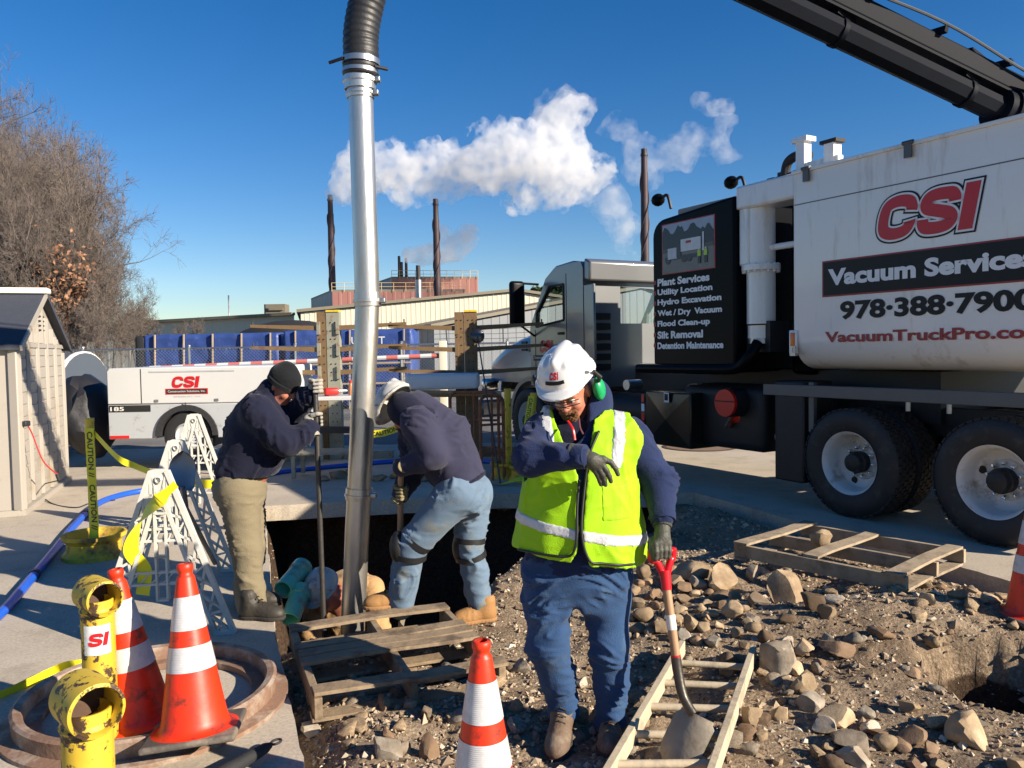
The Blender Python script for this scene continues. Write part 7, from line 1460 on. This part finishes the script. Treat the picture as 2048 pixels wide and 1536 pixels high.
def grip_glove(parent, c, axis, wrist, m, nm='glove', r=.0115):
    """hand closed round a bar through c along axis; wrist given"""
    axis = unit(axis); to = unit(np.asarray(wrist) - c - axis * ((np.asarray(wrist) - c) @ axis)); sd = np.cross(axis, to); kn = []; fi = []
    for i, o in enumerate((-.036, -.012, .012, .034)):
        b_ = c + axis * o; k = b_ + to * .022 + sd * .036; kn.append(k); fi.append([b_ - to * .018 + sd * .036, b_ - to * .036 + sd * .006, b_ - to * .022 - sd * .024])
    glove(parent, wrist, c + to * .045 + sd * .02, kn, fi, [c + to * .03 - sd * .01 - axis * .03, c + to * .004 - sd * .034 - axis * .04, c - to * .02 - sd * .03 - axis * .038], m, m, .0048, r, True, nm)
bp = lambda py: btop + bd * (K1(0, py)[2] - btop[2]) / bd[2]
grip_glove(W1, bp(848), bd, Wn + (.0, 0, 0), GLVW); grip_glove(W1, bp(782), bd, Wf, GLVW)

# ---- the worker bent over with knee pads
VY = 5.0
def K2(px, py, dy=0.): return P(px, py, VY + dy)
root = K2(860, 1255); W2_ = thing('person', 'worker in slate hoodie and faded jeans bending over the pit with knee pads', 'person', root)
hip, shl = K2(930, 975, .02), K2(838, 822, .05); FU = unit(np.array([-.75, .0, -.62])); BU = unit(np.array([.8, 0, .55]))
lsec = [(0, 0, 0, .155, .19), (.3, .01, 0, .185, .20), (.65, .02, 0, .20, .215), (.9, .0, 0, .165, .20), (1.08, .02, 0, .09, .10)]
S2n, S2f = K2(836, 850, -.17), K2(828, 850, .24); E2n, W2n = K2(866, 908, -.20), K2(804, 935, -.14); E2f, W2f = K2(830, 930, .22), K2(802, 990, .05)
HC2 = K2(806, 825, .0); HA2 = hframe((-.55, .35, -.76)); h2 = head_fn(HC2, HA2, .98)
M1 = ([K2(915, 985, -.08), K2(822, 1092, -.06), K2(802, 1215, .0)], [.140, .098, .082]); M2 = ([K2(945, 985, .12), K2(938, 1095, .10), K2(965, 1225, .16)], [.135, .092, .078])
def body2(p):
    d = sm(h2(p), loft(p, hip, shl, BU, [(a, b, c, e * .8, f * .8) for a, b, c, e, f in lsec]), .03)
    for q in ([S2n, E2n, W2n], [S2f, E2f, W2f]): d = sm(d, chain(p, q, [.05, .045, .03]), .03)
    for q, r_ in (M1, M2): d = sm(d, chain(p, q, [x * .7 for x in r_]), .03)
    return d
sdf_part('body', body2, [HC2, S2n, S2f, E2n, W2n, W2f, *M1[0], *M2[0]], .16, .011, SKIN, W2_)
def jack2(p):
    d = loft(p, hip, shl, BU, lsec)
    for q in ([S2n, E2n, W2n], [S2f, E2f, W2f]): d = sm(d, chain(p, q, [.11, .088, .062], .03), .05)
    d = sm(d, el(p, K2(834, 812, .05), (.12, .13, .09)), .04); return d
sdf_part('hooded_sweatshirt', jack2, [hip, shl, S2n, S2f, E2n, W2n, W2f, hip + (.12, 0, 0)], .17, .011, SLATE, W2_, (.018, (5, 5, 9), 4.))
obj('sweatshirt_hem', (lambda V, F: (V, F))(*sdf_mesh(lambda p: np.maximum(loft(p, hip, shl, BU, [(a, b, c, e + .008, f + .008) for a, b, c, e, f in lsec]), np.abs((p - hip) @ unit(shl - hip) - .0) - .03), *bounds([hip], .27), .012)), NAVY2, W2_, 180)
def trou2(p): d = el(p, K2(930, 990, .02), (.155, .19, .12)); return sm(sm(d, chain(p, *M1, .03), .06), chain(p, *M2, .03), .06)
jn2 = sdf_part('jeans', trou2, [*M1[0], *M2[0]], .15, .011, DENL, W2_, (.022, (4, 4, 12), 9.))
for (P_, r_), o in ((M1, (-.085, -.02, 0)), (M2, (-.06, -.0, .0))):
    kc = P_[1] + np.array(o) * .9; pad = obj('knee_pad', (ICO[3][0] * (.055, .075, .10) + kc, ICO[3][1]), BLK, W2_, 180)
    for dz in (-.055, .05):
        u = unit(P_[0] - P_[1]) if dz > 0 else unit(P_[2] - P_[1]); c_ = P_[1] + u * abs(dz); obj('strap', lathe([(r_[1] - .002, -.017), (r_[1] + .010, -.017), (r_[1] + .010, .017), (r_[1] - .002, .017)], 28, c_, u), BLK, pad)
pz_ = float(K2(770, 1262)[2]); t1 = K2(800, 1258, .0); pz0 = .075; boot(W2_, (t1[0], t1[1] - .0, pz0), (t1[0] - .215, t1[1] - .06, pz0), BOOTT, .008, top=.14, w=.054)
t2 = K2(968, 1258, .12); gz = float(zt(t2[0], t2[1])); boot(W2_, (t2[0], t2[1], max(gz, -.08)), (t2[0] - .19, t2[1] - .06, max(gz, -.08)), BOOTT, .008, top=.13, w=.054)
sdf_part('hood', lambda p: (lambda q: np.maximum(sm(el(q, (0, -.02, .0), (.095, .112, .125)), rc(q, (0, -.05, -.06), (0, -.07, -.16), .085, .10), .04), np.minimum(-el(q, (0, .12, -.03), (.062, .10, .085)), 9)))((p - HC2) @ HA2.T), [HC2 + (-.2, -.2, -.2), HC2 + (.2, .2, .2)], .02, .009, NAVY2, W2_, (.006, (12, 12, 12), 3.))
helmet(W2_, HC2 + HA2[2] * .052, HA2, HELD, 1.02, False, .006)
S_t, S_b = K2(802, 925, -.02), K2(800, 1120, .1); sd_ = unit(S_b - S_t); SPD = thing('long_handled_spade', 'spade with reddish wooden shaft held down into the pit by the bending worker', 'spade', S_b + sd_ * .75); obj('shaft', tube([S_t, S_b + sd_ * .4], .019, 12), SW, SPD)
V, F = spade_blade(.28, .1); fx, fy, _ = frame_of(sd_); V = V[:, :1] * fx + V[:, 1:2] * fy - V[:, 2:3] * sd_; obj('blade', (V + S_b + sd_ * .42, F), BLADE, SPD, 60)
sp = lambda py: S_t + sd_ * (K2(0, py)[2] - S_t[2]) / sd_[2]
grip_glove(W2_, sp(948), sd_, W2n, M('leather_glove', srgb(130, 118, 85), .8, 0, .2, 18, .3, 80)); grip_glove(W2_, sp(1000), sd_, W2f, MATS['leather_glove'])

# ---- the worker down in the pit
UY = 5.72
def K3(px, py, dy=0.): return P(px, py, UY + dy)
hc3 = K3(648, 1186); fz = float(zt(hc3[0] + .1, hc3[1] + .2)); W3_ = thing('person', 'worker in tan jacket and white hard hat crouching down inside the pit', 'person', (hc3[0] + .15, hc3[1] + .15, fz)); TANJ = cloth('tan_canvas', srgb(176, 140, 98), 150, .15, srgb(110, 85, 60), .3)
HA3 = hframe((-.25, -.75, -.62)); h3 = head_fn(hc3 - (0, 0, .02), HA3, .98); hp3 = np.array([hc3[0] + .12, hc3[1] + .32, max(fz + .38, -.78)]); sh3 = K3(692, 1182, .16)
LA3 = ([hp3 + (-.1, 0, 0), hp3 + (-.16, -.34, .08), np.array([hp3[0] - .16, hp3[1] - .22, fz + .06])], [.11, .085, .07]); LB3 = ([hp3 + (.1, 0, 0), hp3 + (.16, -.34, .05), np.array([hp3[0] + .16, hp3[1] - .22, fz + .06])], [.11, .085, .07])
AA3 = ([sh3 + (-.18, 0, 0), sh3 + (-.24, -.14, -.26), sh3 + (-.10, -.26, -.42)], [.09, .075, .055]); AB3 = ([sh3 + (.2, 0, .02), sh3 + (.27, -.14, -.24), sh3 + (.14, -.28, -.42)], [.09, .075, .055])
def body3(p):
    d = sm(h3(p), rc(p, hp3, sh3, .13, .14), .04); d = sm(d, rc(p, hc3 - (0, 0, .05), sh3, .06, .09), .04)
    for q, r_ in (LA3, LB3, AA3, AB3): d = sm(d, chain(p, q, [x * .7 for x in r_]), .03)
    return d
sdf_part('body', body3, [hc3, hp3, *LA3[0], *LB3[0], *AA3[0], *AB3[0]], .16, .013, SKIN, W3_)
sdf_part('canvas_jacket', lambda p: sm(sm(sm(loft(p, hp3, sh3 + (0, 0, .08), XU, [(0, 0, 0, .18, .15), (.5, 0, 0, .20, .16), (.85, 0, 0, .21, .14), (1.05, 0, 0, .11, .10)]), chain(p, *AA3), .04), chain(p, *AB3), .04), el(p, sh3 + (.03, .02, .06), (.15, .13, .09)), .04), [hp3, sh3, *AA3[0], *AB3[0], sh3 + (0, 0, .1)], .2, .012, TANJ, W3_, (.01, (9, 9, 12), 6.))
sdf_part('trousers', lambda p: sm(chain(p, *LA3), chain(p, *LB3), .06), [*LA3[0], *LB3[0]], .14, .014, NAVY2, W3_, (.008, (9, 9, 12), 6.))
for q in (LA3, LB3): a = q[0][2]; boot(W3_, (a[0], a[1], fz), (a[0], a[1] - .22, fz), BOOTD, .012, top=.12)
for q in (AA3, AB3): a = q[0][2]; glove(W3_, a, a + (0, -.05, -.03), [a + (o, -.09, -.05) for o in (-.03, -.01, .01, .03)], [[a + (o, -.11, -.075), a + (o, -.105, -.10)] for o in (-.03, -.01, .01, .03)], [a + (.03, -.05, -.04), a + (.045, -.075, -.07)], GLVW, GLVW, .007)
helmet(W3_, hc3 + HA3[2] * .035, HA3, HELD, 1.0, False, .006)
# green drain pipes in the pit
MINT = M('mint_pvc', srgb(110, 205, 175), .4, 0, .12, 6, .1, 30, dirt=(.30, .23, .15), damt=.4, ds=7)
for (pa_, pb_, lab) in (((600, 1140, 5.75), (566, 1180, 5.5), 'mint green drain pipe stub sticking out at the pit wall beside the dark boots'), ((600, 1188, 5.55), (580, 1240, 5.35), 'mint green drain pipe stub close to the crouching worker and the pallet')):
    a, b = P(*pa_), P(*pb_); u = unit(b - a); t = thing('drain_pipe', lab, 'pipe', b); obj('pipe_wall', lathe([(.066, -.02), (.066, np.linalg.norm(b - a)), (.058, np.linalg.norm(b - a)), (.058, -.02)], 28, a, u), MINT, t); obj('socket_ring', lathe([(.066, -.05), (.075, -.045), (.075, .03), (.066, .035)], 28, a, u), MINT, t)
# ---------------------------------------------------------------- steam drifting from the works
def steam_mat(name, dens, nscale, lo, hi):
    m = bpy.data.materials.new(name); m.use_nodes = True; N = m.node_tree.nodes; L = m.node_tree.links; N.remove(N['Principled BSDF'])
    v = N.new('ShaderNodeVolumePrincipled'); v.inputs['Color'].default_value = (1, 1, 1, 1); v.inputs['Anisotropy'].default_value = .15
    tc = N.new('ShaderNodeTexCoord').outputs['Object']; n = _noise(N, L, tc, nscale, 5, .62); mr = N.new('ShaderNodeMapRange'); mr.inputs['From Min'].default_value = lo; mr.inputs['From Max'].default_value = hi; mr.inputs['To Min'].default_value = 0.; mr.inputs['To Max'].default_value = dens
    L.new(n, mr.inputs['Value']); L.new(mr.outputs[0], v.inputs['Density']); out = [k for k in N if k.type == 'OUTPUT_MATERIAL'][0]; L.new(v.outputs[0], out.inputs['Volume']); return m
def plume(label, Y, blobs, h, mat, amp, fr, seed):
    C = np.array([P(x, y, Y) for x, y, r in blobs]); Rr = np.array([r * Y / FPX for _, _, r in blobs]); rg = np.random.default_rng(seed); C[:, 1] += rg.normal(size=len(C)) * Rr * .35
    def f(p):
        d = None
        for c, r in zip(C, Rr): e = np.linalg.norm((p - c), axis=-1) - r * .86; d = e if d is None else sm(d, e, r * .35)
        n = fbm(p * fr + seed, 5, .66); return d - amp * (n * 1.25 + .55 * (1 - 2 * np.abs(perlin(p * fr * .9 + 4))))
    lo = (C - Rr[:, None] * 1.5).min(0); hi = (C + Rr[:, None] * 1.5).max(0); V, F = sdf_mesh(f, lo, hi, h); o = obj('steam_plume', (V, F), mat, None, 180); return tag(o, label, 'steam', kind='stuff')
S1m = steam_mat('steam_dense', .55, .7, .38, .62); S2m = steam_mat('steam_thin', .26, .6, .40, .66)
plume('long white steam plume drifting from the chimney beside the vacuum pipe', 93, [(667, 386, 15), (677, 376, 22), (692, 362, 30), (712, 350, 34), (745, 338, 42), (790, 338, 42), (800, 372, 30), (840, 345, 40), (880, 335, 42), (905, 300, 26), (920, 330, 45), (960, 335, 50), (1000, 325, 56), (1050, 318, 64), (1055, 385, 28), (1100, 318, 66), (1120, 262, 48), (1140, 228, 30), (1148, 208, 20), (1120, 370, 38), (1160, 352, 48), (1198, 350, 28)], .27, S1m, 1.7, .26, 3)
plume('thin torn wisps of steam trailing off the plume beside the chimney behind the truck hopper', 80, [(1190, 385, 22), (1215, 400, 30), (1235, 430, 26), (1252, 465, 22), (1262, 495, 12), (1278, 340, 26), (1268, 295, 20), (1240, 255, 14), (1340, 303, 26), (1375, 300, 22), (1390, 270, 14), (1125, 215, 24), (1100, 230, 30), (1450, 290, 18), (1440, 255, 12)], .42, S2m, 1.6, .3, 8)
plume('small puff of steam behind the chimney that stands before the red buildings', 98, [(825, 512, 15), (850, 508, 20), (880, 505, 24), (905, 498, 24), (928, 482, 22), (940, 462, 14), (882, 462, 12)], .4, steam_mat('steam_puff', .6, .6, .32, .58), .8, .3, 12)
plume('small cloud scrap high over the truck hopper', 110, [(1395, 203, 14), (1412, 200, 18), (1432, 206, 17), (1447, 212, 10)], .45, S2m, 1.2, .25, 5)
